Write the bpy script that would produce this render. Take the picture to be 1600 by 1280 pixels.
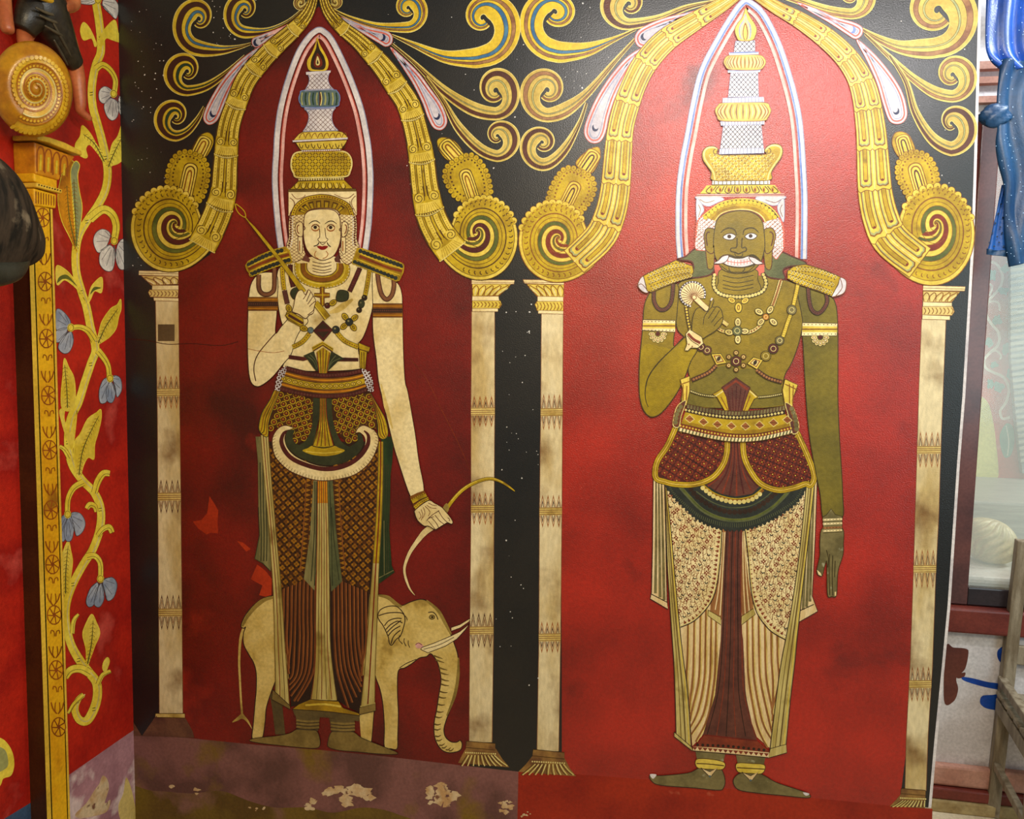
import bpy, math, random
from mathutils import Vector, Matrix
random.seed(7)
for o in list(bpy.data.objects): bpy.data.objects.remove(o)
scene = bpy.context.scene
COL = scene.collection

# ------------------------------------------------------------------ camera
FPX = 1200.0
CAM = Vector((0.0, -2.4, 1.70))
YAW, PITCH, ROLL = math.radians(9.9), math.radians(4.76), math.radians(1.15)
F_ = Vector((-math.sin(YAW)*math.cos(PITCH), math.cos(YAW)*math.cos(PITCH), -math.sin(PITCH)))
R0 = Vector((math.cos(YAW), math.sin(YAW), 0))
U0 = R0.cross(F_)
R_ = R0*math.cos(ROLL) + U0*math.sin(ROLL)
U_ = U0*math.cos(ROLL) - R0*math.sin(ROLL)
cd = bpy.data.cameras.new('camera'); cam = bpy.data.objects.new('camera', cd); COL.objects.link(cam)
cd.sensor_width = 36; cd.lens = 36*FPX/1600; cd.clip_start = 0.02
cam.matrix_world = Matrix(((R_.x, U_.x, -F_.x, CAM.x), (R_.y, U_.y, -F_.y, CAM.y), (R_.z, U_.z, -F_.z, CAM.z), (0, 0, 0, 1)))
scene.camera = cam

def ray(x, y): return F_*FPX + R_*(x-800) - U_*(y-640)
def on_y(x, y, Y=0.0):            # the point of the plane y=Y that the photograph shows at (x, y)
    d = ray(x, y); return CAM + d*((Y-CAM.y)/d.y)
def on_x(x, y, X):
    d = ray(x, y); return CAM + d*((X-CAM.x)/d.x)
def on_z(x, y, Z):
    d = ray(x, y); return CAM + d*((Z-CAM.z)/d.z)

# ------------------------------------------------------------------ world, lamps, exposure
w = bpy.data.worlds.new('world'); scene.world = w; w.use_nodes = True
bg = w.node_tree.nodes['Background']; bg.inputs[0].default_value = (1.0, 0.93, 0.84, 1); bg.inputs[1].default_value = 0.17
def area(name, loc, target, sx, sy, power, col):
    l = bpy.data.lights.new(name, 'AREA'); l.shape = 'RECTANGLE'; l.size = sx; l.size_y = sy; l.energy = power; l.color = col
    o = bpy.data.objects.new(name, l); COL.objects.link(o); o.location = loc
    o.rotation_euler = (Vector(target)-Vector(loc)).to_track_quat('-Z', 'Y').to_euler(); return o
# a tube lamp high in front of the second arch, whose mirror image is the sheen on it
area('tube_lamp', (0.44, -1.08, 2.86), (0.44, 0, 2.0), 1.5, 0.14, 28, (1.0, 0.97, 0.98))
# daylight from the door to the right
area('door_daylight', (2.3, -2.1, 2.2), (0.9, 0, 1.6), 1.5, 2.0, 30, (0.76, 0.95, 1.0))
# a warm bulb back in the hall
area('hall_bulb', (0.25, -2.7, 2.7), (-1.5, -0.2, 1.3), 0.5, 0.5, 42, (1.0, 0.80, 0.50))
# fill light added over the passage past the wall's free edge
area('passage_fill', (1.75, 0.05, 3.1), (1.6, 0.4, 0.8), 0.8, 0.2, 30, (0.92, 0.97, 1.0))
vs = scene.view_settings; vs.view_transform = 'Standard'; vs.look = 'None'; vs.gamma = 1; vs.exposure = 0.0; vs.use_curve_mapping = False

# ------------------------------------------------------------------ materials
def lin(c): return tuple(((v/255)/12.92 if v/255 <= 0.04045 else ((v/255+0.055)/1.055)**2.4) for v in c)
MATS = {}
def paint(name, rgb, rgb2=None, scale=7.0, lo=0.42, hi=0.62, stain=None, stain_lo=0.58, stain_hi=0.66, stain_scale=9.0,
          rough=0.42, bump=0.22, spec=0.32, fine=0.16, grain=(1, 1, 1), sheen_bump=270.0, coat=0.10, crough=0.36):
    if rgb2 is None: rgb2 = tuple(v*0.78 for v in rgb)
    m = bpy.data.materials.new(name); m.use_nodes = True; nt = m.node_tree; N = nt.nodes; L = nt.links
    b = N['Principled BSDF']; b.inputs['Roughness'].default_value = rough; b.inputs['Specular IOR Level'].default_value = spec
    b.inputs['Coat Weight'].default_value = coat; b.inputs['Coat Roughness'].default_value = crough
    g = N.new('ShaderNodeNewGeometry')
    mp = N.new('ShaderNodeMapping'); mp.inputs['Scale'].default_value = grain; L.new(g.outputs['Position'], mp.inputs['Vector'])
    def noise(sc, det, src):
        n = N.new('ShaderNodeTexNoise'); n.inputs['Scale'].default_value = sc; n.inputs['Detail'].default_value = det
        L.new(src, n.inputs['Vector']); return n
    def rng(src, a, c):
        r = N.new('ShaderNodeMapRange'); r.inputs[1].default_value = a; r.inputs[2].default_value = c; L.new(src, r.inputs[0]); return r.outputs[0]
    def mix(fac, a, c, bt='MIX'):
        x = N.new('ShaderNodeMix'); x.data_type = 'RGBA'; x.blend_type = bt
        for s, v in ((0, fac), (6, a), (7, c)):
            if hasattr(v, 'is_linked'): L.new(v, x.inputs[s])
            elif s == 0: x.inputs[0].default_value = v
            else: x.inputs[s].default_value = (*v, 1)
        return x.outputs[2]
    n1 = noise(scale, 6, mp.outputs[0])
    c = mix(rng(n1.outputs[0], lo, hi), lin(rgb), lin(rgb2))
    if stain:
        n2 = noise(stain_scale, 8, g.outputs['Position'])
        c = mix(rng(n2.outputs[0], stain_lo, stain_hi), c, lin(stain))
    n3 = noise(95, 3, mp.outputs[0])
    r3 = N.new('ShaderNodeMapRange'); r3.inputs[1].default_value = 0.3; r3.inputs[2].default_value = 0.7
    r3.inputs[3].default_value = 1-fine; r3.inputs[4].default_value = 1+fine*0.6; L.new(n3.outputs[0], r3.inputs[0])
    c = mix(1.0, c, r3.outputs[0], 'MULTIPLY')
    L.new(c, b.inputs['Base Color'])
    if bump:
        n4 = noise(sheen_bump, 2, g.outputs['Position'])
        bp = N.new('ShaderNodeBump'); bp.inputs['Strength'].default_value = bump; bp.inputs['Distance'].default_value = 0.0026
        L.new(n4.outputs[0], bp.inputs['Height']); L.new(bp.outputs[0], b.inputs['Normal']); L.new(bp.outputs[0], b.inputs['Coat Normal'])
    MATS[name] = m; return m
def M(n): return MATS[n]

# ------------------------------------------------------------------ tags and objects
def tag(o, label=None, cat=None, group=None, kind=None):
    for k, v in (('label', label), ('category', cat), ('group', group), ('kind', kind)):
        if v: o[k] = v
    return o
def empty(name, loc):
    o = bpy.data.objects.new(name, None); COL.objects.link(o); o.location = loc; o.empty_display_size = 0.05; return o
def mesh_obj(name, verts, faces, mats, idx=None, parent=None, base=None, smooth=False):
    base = base if base is not None else (parent.matrix_basis.translation if parent else Vector((0, 0, 0)))
    if parent and parent.parent: base = parent.parent.location + parent.location
    me = bpy.data.meshes.new(name); me.from_pydata([tuple(Vector(v)-Vector(base)) for v in verts], [], faces)
    for m in (mats if isinstance(mats, (list, tuple)) else [mats]): me.materials.append(M(m) if isinstance(m, str) else m)
    if idx: me.polygons.foreach_set('material_index', idx)
    if smooth: me.polygons.foreach_set('use_smooth', [True]*len(faces))
    me.update()
    o = bpy.data.objects.new(name, me); COL.objects.link(o)
    if parent: o.parent = parent
    else: o.location = base
    return o

# ------------------------------------------------------------------ drawing on a painted surface
def P(*a): return [(a[i], a[i+1]) for i in range(0, len(a), 2)]
def crop(x0, y0, s):              # readings taken from an enlarged view of the picture
    return lambda *a: [(x0+a[i]/s, y0+a[i+1]/s) for i in range(0, len(a), 2)]
def sp(pts, n=6, closed=False):   # Catmull-Rom through the points
    m = len(pts); out = []
    if m < 3: return list(pts)
    for i in range(m if closed else m-1):
        if closed: p = [pts[(i+j-1) % m] for j in range(4)]
        else: p = [pts[max(0, min(m-1, i+j-1))] for j in range(4)]
        for k in range(n):
            t = k/n; t2 = t*t; t3 = t2*t
            out.append(tuple(0.5*(2*p[1][d]+(p[2][d]-p[0][d])*t+(2*p[0][d]-5*p[1][d]+4*p[2][d]-p[3][d])*t2+(3*p[1][d]-p[0][d]-3*p[2][d]+p[3][d])*t3) for d in range(len(p[1]))))
    if not closed: out.append(tuple(pts[-1]))
    return out
def dedupe(pts):
    out = []
    for p in pts:
        if not out or abs(p[0]-out[-1][0])+abs(p[1]-out[-1][1]) > 1e-3: out.append(p)
    if len(out) > 2 and abs(out[0][0]-out[-1][0])+abs(out[0][1]-out[-1][1]) < 1e-3: out.pop()
    return out
def inside(poly, p):
    x, y = p; c = False; j = len(poly)-1
    for i in range(len(poly)):
        xi, yi = poly[i]; xj, yj = poly[j]
        if (yi > y) != (yj > y) and x < (xj-xi)*(y-yi)/(yj-yi)+xi: c = not c
        j = i
    return c
def clipseg(poly, a, b):
    ts = [0.0, 1.0]; dx, dy = b[0]-a[0], b[1]-a[1]
    for i in range(len(poly)):
        c, d = poly[i-1], poly[i]; ex, ey = d[0]-c[0], d[1]-c[1]; den = dx*ey-dy*ex
        if abs(den) < 1e-9: continue
        t = ((c[0]-a[0])*ey-(c[1]-a[1])*ex)/den; s = ((c[0]-a[0])*dy-(c[1]-a[1])*dx)/den
        if 0 < t < 1 and 0 <= s <= 1: ts.append(t)
    ts.sort(); out = []
    for t0, t1 in zip(ts, ts[1:]):
        if t1-t0 > 1e-4 and inside(poly, (a[0]+dx*(t0+t1)/2, a[1]+dy*(t0+t1)/2)):
            out.append(((a[0]+dx*t0, a[1]+dy*t0), (a[0]+dx*t1, a[1]+dy*t1)))
    return out
def ribbon_edges(pts, wid):
    n = len(pts); L, R = [], []
    for i in range(n):
        a = pts[max(0, i-1)]; b = pts[min(n-1, i+1)]; dx, dy = b[0]-a[0], b[1]-a[1]; l = math.hypot(dx, dy) or 1
        w_ = wid[i] if isinstance(wid, (list, tuple)) else wid
        nx, ny = -dy/l*w_/2, dx/l*w_/2
        L.append((pts[i][0]+nx, pts[i][1]+ny)); R.append((pts[i][0]-nx, pts[i][1]-ny))
    return L, R
DZ = 7e-6
class Thing:
    """A painted (or built) thing: an Empty at its base, its painted parts laid one over the other."""
    def __init__(s, name, label, cat, base_px, surf, z0=0.001, group=None):
        s.surf = surf; s.z = z0; s.base = surf(base_px[0], base_px[1], z0)
        s.o = empty(name, s.base); tag(s.o, label, cat, group)
class Part:
    def __init__(s, name, th, parent=None, label=None, z=None):
        s.name, s.th, s.par, s.label = name, th, parent, label
        s.v, s.f, s.mi, s.mats = [], [], [], []; s.obj = None
        if z is not None: s.th.z = z
    def mat(s, m):
        if m not in s.mats: s.mats.append(m)
        return s.mats.index(m)
    def _add(s, pts, faces, m):
        k = len(s.v); s.v += [s.th.surf(x, y, s.th.z) for x, y in pts]; i = s.mat(m)
        for f in faces: s.f.append([k+j for j in f]); s.mi.append(i)
    def step(s): s.th.z += DZ
    def poly(s, pts, m, smooth=True, n=6):
        s.step(); q = dedupe(sp(pts, n, True) if smooth and len(pts) > 3 else pts); s._add(q, [list(range(len(q)))], m); return q
    def strip(s, A, B, m, keep=False):
        if not keep: s.step()
        n = len(A); s._add(A+B, [[i, i+1, n+i+1, n+i] for i in range(n-1)], m)
    def line(s, pts, wid, m, smooth=True, closed=False, n=5, keep=False):
        if closed and smooth: q = sp(pts, n, True); q.append(q[0])
        elif closed: q = list(pts)+[pts[0]]
        elif smooth: q = sp(pts, n)
        else: q = list(pts)
        if isinstance(wid, (list, tuple)):
            k = len(q)-1; m_ = len(wid)-1; ww = []
            for i in range(len(q)):
                t = i/k*m_; a = min(int(t), m_-1); ww.append(wid[a]+(wid[a+1]-wid[a])*(t-a))
        else: ww = wid
        A, B = ribbon_edges(q, ww); s.strip(A, B, m, keep); return q
    def lines(s, segs, wid, m, smooth=True):
        s.step()
        for q in segs: s.line(q, wid, m, smooth, keep=True)
    def outline(s, pts, m, edge, wid, smooth=True, n=6):
        q = s.poly(pts, m, smooth, n); s.line(q, wid, edge, smooth=False, closed=True); return q
    def disc(s, c, r, m, r2=None, ang=0, k=14, keep=False):
        if not keep: s.step()
        r2 = r2 or r; ca, sa = math.cos(ang), math.sin(ang); pts = []
        for i in range(k):
            a = 2*math.pi*i/k; x, y = r*math.cos(a), r2*math.sin(a); pts.append((c[0]+x*ca-y*sa, c[1]+x*sa+y*ca))
        s._add(pts, [list(range(k))], m); return pts
    def discs(s, cs, r, m, k=8, r2=None):
        s.step()
        for c in cs: s.disc(c, r, m, r2, k=k, keep=True)
    def ring(s, c, r, wid, m, r2=None, ang=0, k=20):
        q = []; r2 = r2 or r; ca, sa = math.cos(ang), math.sin(ang)
        for i in range(k):
            a = 2*math.pi*i/k; x, y = r*math.cos(a), r2*math.sin(a); q.append((c[0]+x*ca-y*sa, c[1]+x*sa+y*ca))
        s.line(q, wid, m, smooth=False, closed=True)
    def polys(s, list_, m):
        s.step()
        for q in list_: s._add(q, [list(range(len(q)))], m)
    def lattice(s, poly, gap, ang, wid, m):
        xs = [p[0] for p in poly]; ys = [p[1] for p in poly]; cx, cy = (min(xs)+max(xs))/2, (min(ys)+max(ys))/2
        D = math.hypot(max(xs)-min(xs), max(ys)-min(ys))/2+gap; s.step()
        for a in (ang if isinstance(ang, (list, tuple)) else [ang]):
            a = math.radians(a); dx, dy = math.cos(a), math.sin(a); k = int(D/gap)+1
            for i in range(-k, k+1):
                ox, oy = cx-dy*gap*i, cy+dx*gap*i
                for q in clipseg(poly, (ox-dx*D, oy-dy*D), (ox+dx*D, oy+dy*D)): s.line(list(q), wid, m, smooth=False, keep=True)
    def grid(s, poly, gap, ang, jit=0.0):
        xs = [p[0] for p in poly]; ys = [p[1] for p in poly]; cx, cy = (min(xs)+max(xs))/2, (min(ys)+max(ys))/2
        D = math.hypot(max(xs)-min(xs), max(ys)-min(ys))/2+gap; k = int(D/gap)+1; a = math.radians(ang); out = []
        for i in range(-k, k+1):
            for j in range(-k, k+1):
                x, y = cx+gap*(i*math.cos(a)-j*math.sin(a)), cy+gap*(i*math.sin(a)+j*math.cos(a))
                x += random.uniform(-jit, jit); y += random.uniform(-jit, jit)
                if inside(poly, (x, y)): out.append((x, y))
        return out
    def done(s):
        if not s.v: return None
        s.obj = mesh_obj(s.name, s.v, s.f, s.mats, s.mi, parent=s.par if s.par else s.th.o, base=s.th.base)
        if s.par: s.obj.parent = s.par
        if s.label: s.obj['label'] = s.label
        s.v = []; return s.obj
def along(pts, step, start=0.0):
    """points every `step` along a polyline, with their direction"""
    out = []; d = -start
    for a, b in zip(pts, pts[1:]):
        l = math.hypot(b[0]-a[0], b[1]-a[1])
        if l == 0: continue
        while d <= l:
            if d >= 0: out.append((a[0]+(b[0]-a[0])*d/l, a[1]+(b[1]-a[1])*d/l, math.atan2(b[1]-a[1], b[0]-a[0])))
            d += step
        d -= l
    return out
def surf_back(x, y, z=0.0): p = on_y(x, y, 0.0); return Vector((p.x, p.y-z, p.z))
# ------------------------------------------------------------------ palette
paint('plaster', (196, 180, 150), (165, 140, 105))
paint('black', (19, 21, 22), (28, 27, 25), scale=4, rough=0.40, spec=0.4, coat=0.42, crough=0.34)
paint('red_field', (122, 18, 9), (70, 11, 8), scale=3.2, lo=0.36, hi=0.66, stain=(150, 34, 16), stain_lo=0.62, stain_hi=0.74, stain_scale=3.5, rough=0.38, bump=0.4, coat=0.4, crough=0.42)
paint('red_field_b', (172, 34, 17), (126, 21, 10), scale=3.0, lo=0.36, hi=0.66, stain=(88, 14, 11), stain_lo=0.60, stain_hi=0.74, stain_scale=3.5, rough=0.40, spec=0.35, bump=0.5, coat=0.62, crough=0.32)
paint('red_base', (158, 40, 16), (134, 28, 13), scale=5, stain=(200, 110, 80), stain_lo=0.66, stain_hi=0.74)
paint('mauve', (128, 84, 78), (96, 62, 56), scale=6, stain=(120, 92, 26), stain_lo=0.56, stain_hi=0.70, stain_scale=5, rough=0.6)
paint('mauve_light', (176, 128, 134), (150, 104, 112), scale=6, stain=(216, 192, 186), stain_lo=0.56, stain_hi=0.62, stain_scale=5, rough=0.6)
paint('patch_bare', (214, 190, 150), (190, 150, 100), scale=20, stain=(120, 80, 60), stain_lo=0.6, stain_hi=0.66, stain_scale=30)
paint('red_side', (184, 36, 18), (150, 22, 14), scale=5, stain=(196, 74, 62), stain_lo=0.60, stain_hi=0.72, stain_scale=5, rough=0.45)
paint('cream', (232, 213, 158), (214, 190, 128), scale=9, stain=(176, 150, 90), stain_lo=0.62, stain_hi=0.74, stain_scale=8)
paint('cream_dirty', (214, 188, 112), (190, 160, 78), scale=9, stain=(128, 100, 44), stain_lo=0.58, stain_hi=0.72, stain_scale=9)
paint('column_cream', (220, 203, 158), (192, 166, 108), scale=8, grain=(1, 1, 0.35), stain=(122, 88, 46), stain_lo=0.52, stain_hi=0.74, stain_scale=7)
paint('column_base', (150, 112, 56), (104, 68, 40), scale=14)
paint('column_base_dark', (110, 72, 52), (84, 50, 40), scale=14)
paint('square_patch', (96, 76, 50), (80, 62, 42))
paint('white', (218, 211, 208), (194, 187, 188), scale=12)
paint('pale_pink', (226, 180, 170), (208, 150, 140), scale=12)
paint('pink_line', (196, 96, 80), (176, 76, 62))
paint('blue_line', (92, 118, 176), (120, 140, 190), scale=10)
paint('grey_blue', (128, 134, 160), (150, 150, 170), scale=10)
paint('navy', (34, 42, 74))
paint('gold', (188, 158, 26), (158, 128, 20), scale=16, stain=(128, 100, 18), stain_lo=0.60, stain_hi=0.72, stain_scale=22)
paint('gold_deep', (166, 130, 20), (132, 100, 16), scale=16)
paint('gold_light', (216, 190, 78), (196, 168, 52), scale=16)
paint('gold_pale', (218, 202, 128), (196, 176, 96), scale=16)
paint('gold_brown', (134, 84, 20), (112, 66, 16), scale=16)
paint('gold_ink', (84, 56, 14), (66, 44, 12), scale=20)
paint('yellow', (210, 180, 46), (190, 156, 38), scale=14)
paint('yellow_b', (194, 168, 82), (174, 146, 64), scale=14)  # duller yellow; haze over these scrolls is put into the colour
paint('orange', (206, 138, 22), (180, 108, 18), scale=14)
paint('brown', (84, 44, 30), (66, 34, 24), scale=12)
paint('brown_mid', (132, 86, 52), (108, 66, 42), scale=12)
paint('scroll_brown', (66, 36, 26), (54, 30, 24))
paint('scroll_tan', (150, 108, 66), (118, 76, 48), scale=25)
paint('scroll_blue', (48, 92, 128), (70, 116, 140), scale=20)
paint('scroll_sage', (160, 160, 96), (140, 146, 100), scale=20)
paint('scroll_green', (34, 58, 44), (40, 66, 40))
paint('line_cream', (214, 198, 120), (196, 174, 84))
paint('ink', (40, 26, 18), (54, 36, 24))
paint('ink_red', (110, 30, 18), (90, 26, 16))
paint('redbrown', (124, 44, 22), (100, 34, 18), scale=20)
paint('maroon', (82, 30, 26), (64, 24, 22), scale=16)
paint('lip', (130, 16, 14))
paint('tan_line', (160, 96, 44), (136, 76, 34))
paint('dark_green', (54, 58, 34), (42, 46, 28), scale=12)
paint('sage', (134, 126, 78), (104, 98, 58), scale=12, grain=(3, 3, 0.6))
paint('green_cloth', (40, 60, 28), (30, 46, 24), scale=12, grain=(3, 3, 0.6))
paint('teal_grey', (92, 110, 108), (70, 90, 96), scale=20)
paint('skirt_dark', (74, 40, 16), (58, 32, 14), scale=16)
paint('skirt_ink', (30, 16, 8), (36, 20, 10))
paint('skirt_gold', (160, 108, 22), (138, 90, 18), scale=24)
paint('pleat_brown', (110, 58, 24), (84, 42, 18), scale=14, grain=(4, 4, 0.5))
paint('pleat_dark', (44, 26, 18), (38, 20, 14), scale=14)
paint('olive', (140, 117, 27), (122, 102, 27), scale=6, stain=(104, 90, 28), stain_lo=0.6, stain_hi=0.72)
paint('olive_bright', (152, 128, 16), (134, 112, 18), scale=6)
paint('olive_dark', (118, 104, 34), (98, 88, 32), scale=6)
paint('olive_hand', (120, 108, 66), (96, 86, 50), scale=14, stain=(150, 146, 112), stain_lo=0.62, stain_hi=0.7, stain_scale=30)
paint('olive_ink', (52, 42, 14), (62, 50, 18))
paint('bluegreen', (90, 94, 58), (74, 80, 50), scale=14)
paint('blackgreen', (38, 42, 36), (46, 50, 44), scale=14)
paint('flower_red', (128, 52, 30), (106, 42, 26), scale=24)
paint('purple_brown', (98, 54, 42), (80, 44, 36), scale=14)
paint('cream_cloth', (226, 202, 152), (210, 180, 124), scale=12, grain=(3, 3, 0.6))
paint('cream_shadow', (160, 108, 60), (132, 84, 44), scale=12, grain=(3, 3, 0.6))
paint('sash', (196, 178, 108), (164, 142, 68), scale=10, grain=(4, 4, 0.4), stain=(120, 98, 40), stain_lo=0.58, stain_hi=0.70)
paint('sash_dark', (112, 90, 40), (92, 72, 32), scale=10)
paint('vine', (236, 212, 72), (222, 190, 48), scale=12)
paint('vine_leaf', (212, 182, 48), (230, 204, 84), scale=10)
paint('leaf_green', (96, 100, 36), (66, 76, 30), scale=12)
paint('petal', (222, 214, 202), (184, 174, 166), scale=16)
paint('petal_blue', (168, 172, 180), (130, 140, 158), scale=16)
paint('petal_ink', (66, 66, 72), (86, 84, 86))
paint('pilaster_face', (228, 174, 24), (212, 150, 16), scale=8, stain=(150, 98, 18), stain_lo=0.6, stain_hi=0.72)
paint('pilaster_edge', (226, 186, 60), (206, 166, 50), scale=8)
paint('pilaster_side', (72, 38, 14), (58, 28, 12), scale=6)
paint('pilaster_ink', (146, 74, 18), (120, 58, 14))
paint('crack', (60, 16, 14), (74, 24, 18))
paint('chip_red', (176, 52, 20), (160, 44, 18))
paint('fleck', (220, 216, 208), (190, 186, 180))
paint('pale_floor', (228, 214, 184), (206, 186, 150), scale=6, rough=0.7)
paint('plume_white', (196, 188, 190), (172, 165, 172), scale=12)
# ------------------------------------------------------------------ the room: back wall, side wall, floor, recess with the window
XC = on_y(197, 600).x             # the corner
def box(name, lo, hi, mat, parent=None, kind=None, bevel=0.0, base=None):
    x0, y0, z0 = lo; x1, y1, z1 = hi
    v = [(x, y, z) for x in (x0, x1) for y in (y0, y1) for z in (z0, z1)]
    f = [(0, 1, 3, 2), (4, 6, 7, 5), (0, 4, 5, 1), (2, 3, 7, 6), (0, 2, 6, 4), (1, 5, 7, 3)]
    b = Vector(((x0+x1)/2, (y0+y1)/2, z0))
    o = mesh_obj(name, v, f, mat, parent=parent, base=None if parent else b)
    if bevel:
        md = o.modifiers.new('bevel', 'BEVEL'); md.width = bevel; md.segments = 2
    if kind: o['kind'] = kind
    return o
HT = 3.35
edge_px = P(1534, -60, 1533, 0, 1530, 120, 1526, 260, 1522, 380, 1517, 470, 1508, 620, 1500, 720, 1492, 840, 1485, 945, 1476, 1040, 1464, 1160, 1455, 1262)
edge = [on_y(x, y) for x, y in edge_px]
FZ = -0.16
ol = [(XC, FZ), (edge[-1].x, FZ)]+[(p.x, p.z) for p in reversed(edge)]+[(edge[0].x, HT), (XC, HT)]
n = len(ol); TH = 0.13
wall = mesh_obj('wall_back', [(x, 0, z) for x, z in ol]+[(x, TH, z) for x, z in ol],
                [list(range(n)), list(range(2*n-1, n-1, -1))]+[[i, n+i, n+(i+1) % n, (i+1) % n] for i in range(n)], 'plaster', base=Vector((0, 0, 0)))
wall['kind'] = 'structure'; wall['label'] = 'painted temple wall with two arched niches'
class WallThing:                  # painted fields are parts of the wall itself
    def __init__(s, o, surf, z0): s.o, s.surf, s.z, s.base = o, surf, z0, Vector(o.location)
WT = WallThing(wall, surf_back, 0.0001)
base_line = P(198, 1148, 290, 1153, 400, 1164, 500, 1172, 600, 1182, 720, 1196, 810, 1206, 900, 1210, 1020, 1219, 1200, 1240, 1390, 1259, 1457, 1264)
e_left = P(180, 0, 180, 1148)
edge_in = [(x-4, y) for x, y in edge_px]
p = Part('black_field', WT); p.poly([(180, -60)]+e_left+base_line[:-1]+[(1452, 1262)]+list(reversed(edge_in))[1:], 'black', smooth=False); p.done()
red1 = P(284, 1152, 283, 800, 278, 470, 278, 426, 300, 418, 328, 398, 345, 366, 353, 320, 356, 250, 362, 190, 384, 130, 430, 75, 470, 44, 490, 18, 498, 10,
         510, 22, 540, 52, 590, 100, 622, 145, 645, 200, 655, 270, 668, 340, 690, 385, 737, 440, 737, 700, 736, 1160, 734, 1198, 600, 1183, 500, 1173, 400, 1165)
p = Part('red_niche_field', WT); p.poly(red1, 'red_field', smooth=False); p.done()
red2 = P(878, 1209, 877, 800, 880, 470, 880, 438, 905, 430, 940, 385, 960, 330, 965, 240, 975, 185, 1000, 120, 1050, 58, 1110, 18, 1163, -12,
         1210, 8, 1300, 60, 1345, 130, 1362, 220, 1366, 310, 1385, 380, 1442, 446, 1441, 480, 1436, 600, 1431, 800, 1424, 1000, 1415, 1180, 1405, 1261, 1390, 1259, 1200, 1240, 1020, 1219)
p = Part('red_niche_field', WT); p.poly(red2, 'red_field_b', smooth=False); p.done()
below = P(198, 1300, 810, 1300)
p = Part('mauve_base_band', WT); p.poly([(180, 1147)]+base_line[:7]+[(808, 1400), (180, 1400)], 'mauve', smooth=False); p.done()
p = Part('red_base_band', WT); p.poly(base_line[6:]+[(1453, 1400), (806, 1400)], 'red_base', smooth=False); p.done()
paint('olive_base', (112, 88, 30), (92, 68, 26), scale=7, stain=(128, 90, 76), stain_lo=0.55, stain_hi=0.68, stain_scale=6)
p = Part('stained_base', WT); p.poly(P(180, 1238, 240, 1236, 300, 1240, 345, 1236, 390, 1252, 430, 1262, 480, 1262, 520, 1270, 570, 1262, 620, 1272, 660, 1300, 640, 1400, 180, 1400), 'olive_base'); p.done()
for cx, cy, rx, ry, k in ((545, 1242, 36, 15, 26), (688, 1243, 26, 16, 22), (790, 1262, 18, 10, 10), (488, 1258, 9, 9, 7), (310, 1236, 6, 8, 5), (268, 1232, 5, 5, 4), (822, 1272, 14, 5, 6), (400, 1262, 14, 5, 5)):
    p = Part('bare_plaster_patch', WT); p.step()
    for i in range(k):
        a_ = random.uniform(0, 6.28); d = math.sqrt(random.random()); x, y, r = cx+rx*d*math.cos(a_), cy+ry*d*math.sin(a_), random.uniform(0.18, 0.42)*min(rx, ry)
        q = [(x+r*random.uniform(0.5, 1.5)*1.5*math.cos(j*math.pi/5), y+r*random.uniform(0.5, 1.4)*math.sin(j*math.pi/5)) for j in range(10)]; p.step(); p._add(q, [list(range(10))], 'patch_bare')
    o = p.done(); o['kind'] = 'stuff'
for q in (P(180, 1118, 197, 1119, 206, 1124, 222, 1150, 180, 1150), P(224, 1150, 236, 1132, 245, 1118, 250, 1150)): p = Part('worn_corner', WT); p.poly(q, 'column_base_dark', smooth=False); p.done()
p = Part('pale_wall_edge', WT); A = [(x-4.5, y) for x, y in edge_px]; p.strip(A, edge_px, 'white'); p.done()
# hairline cracks, flecks of lost paint
p = Part('crack', WT, z=0.0007)
p.line(P(200, 530, 230, 532, 262, 538, 300, 537, 345, 540, 372, 534), 1.1, 'crack'); p.line(P(640, 560, 665, 590, 690, 640, 715, 690, 735, 735), 1.3, 'redbrown'); p.done()
p = Part('chipped_paint', WT, z=0.0005)
c = crop(0, 640, 4)
p.poly(c(1310, 540, 1335, 580, 1365, 630, 1360, 700, 1365, 775, 1320, 770, 1290, 780, 1240, 745, 1205, 700, 1260, 690, 1295, 650), 'chip_red', smooth=False)
p.poly(P(402, 882, 415, 892, 425, 905, 424, 935, 405, 930, 410, 915, 392, 905), 'chip_red', smooth=False); p.poly(P(370, 845, 380, 848, 392, 858, 385, 862), 'chip_red', smooth=False)
p.done()
p = Part('lost_paint_fleck', WT, z=0.0007); p.obj = None
for i in range(230):
    x, y = random.choice([(random.uniform(205, 260), random.uniform(10, 420)), (random.uniform(600, 830), random.uniform(0, 300)), (random.uniform(880, 1010), random.uniform(0, 220)),
                          (random.uniform(330, 400), random.uniform(0, 90)), (random.uniform(1400, 1525), random.uniform(0, 300)), (random.uniform(775, 845), random.uniform(430, 1100))])
    r = random.choice((0.5, 0.6, 0.8, 1.2)); p.disc((x, y), r, 'fleck', r*random.uniform(0.5, 1.4), random.random()*3, k=6, keep=True)
o = p.done(); o['kind'] = 'stuff'

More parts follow.
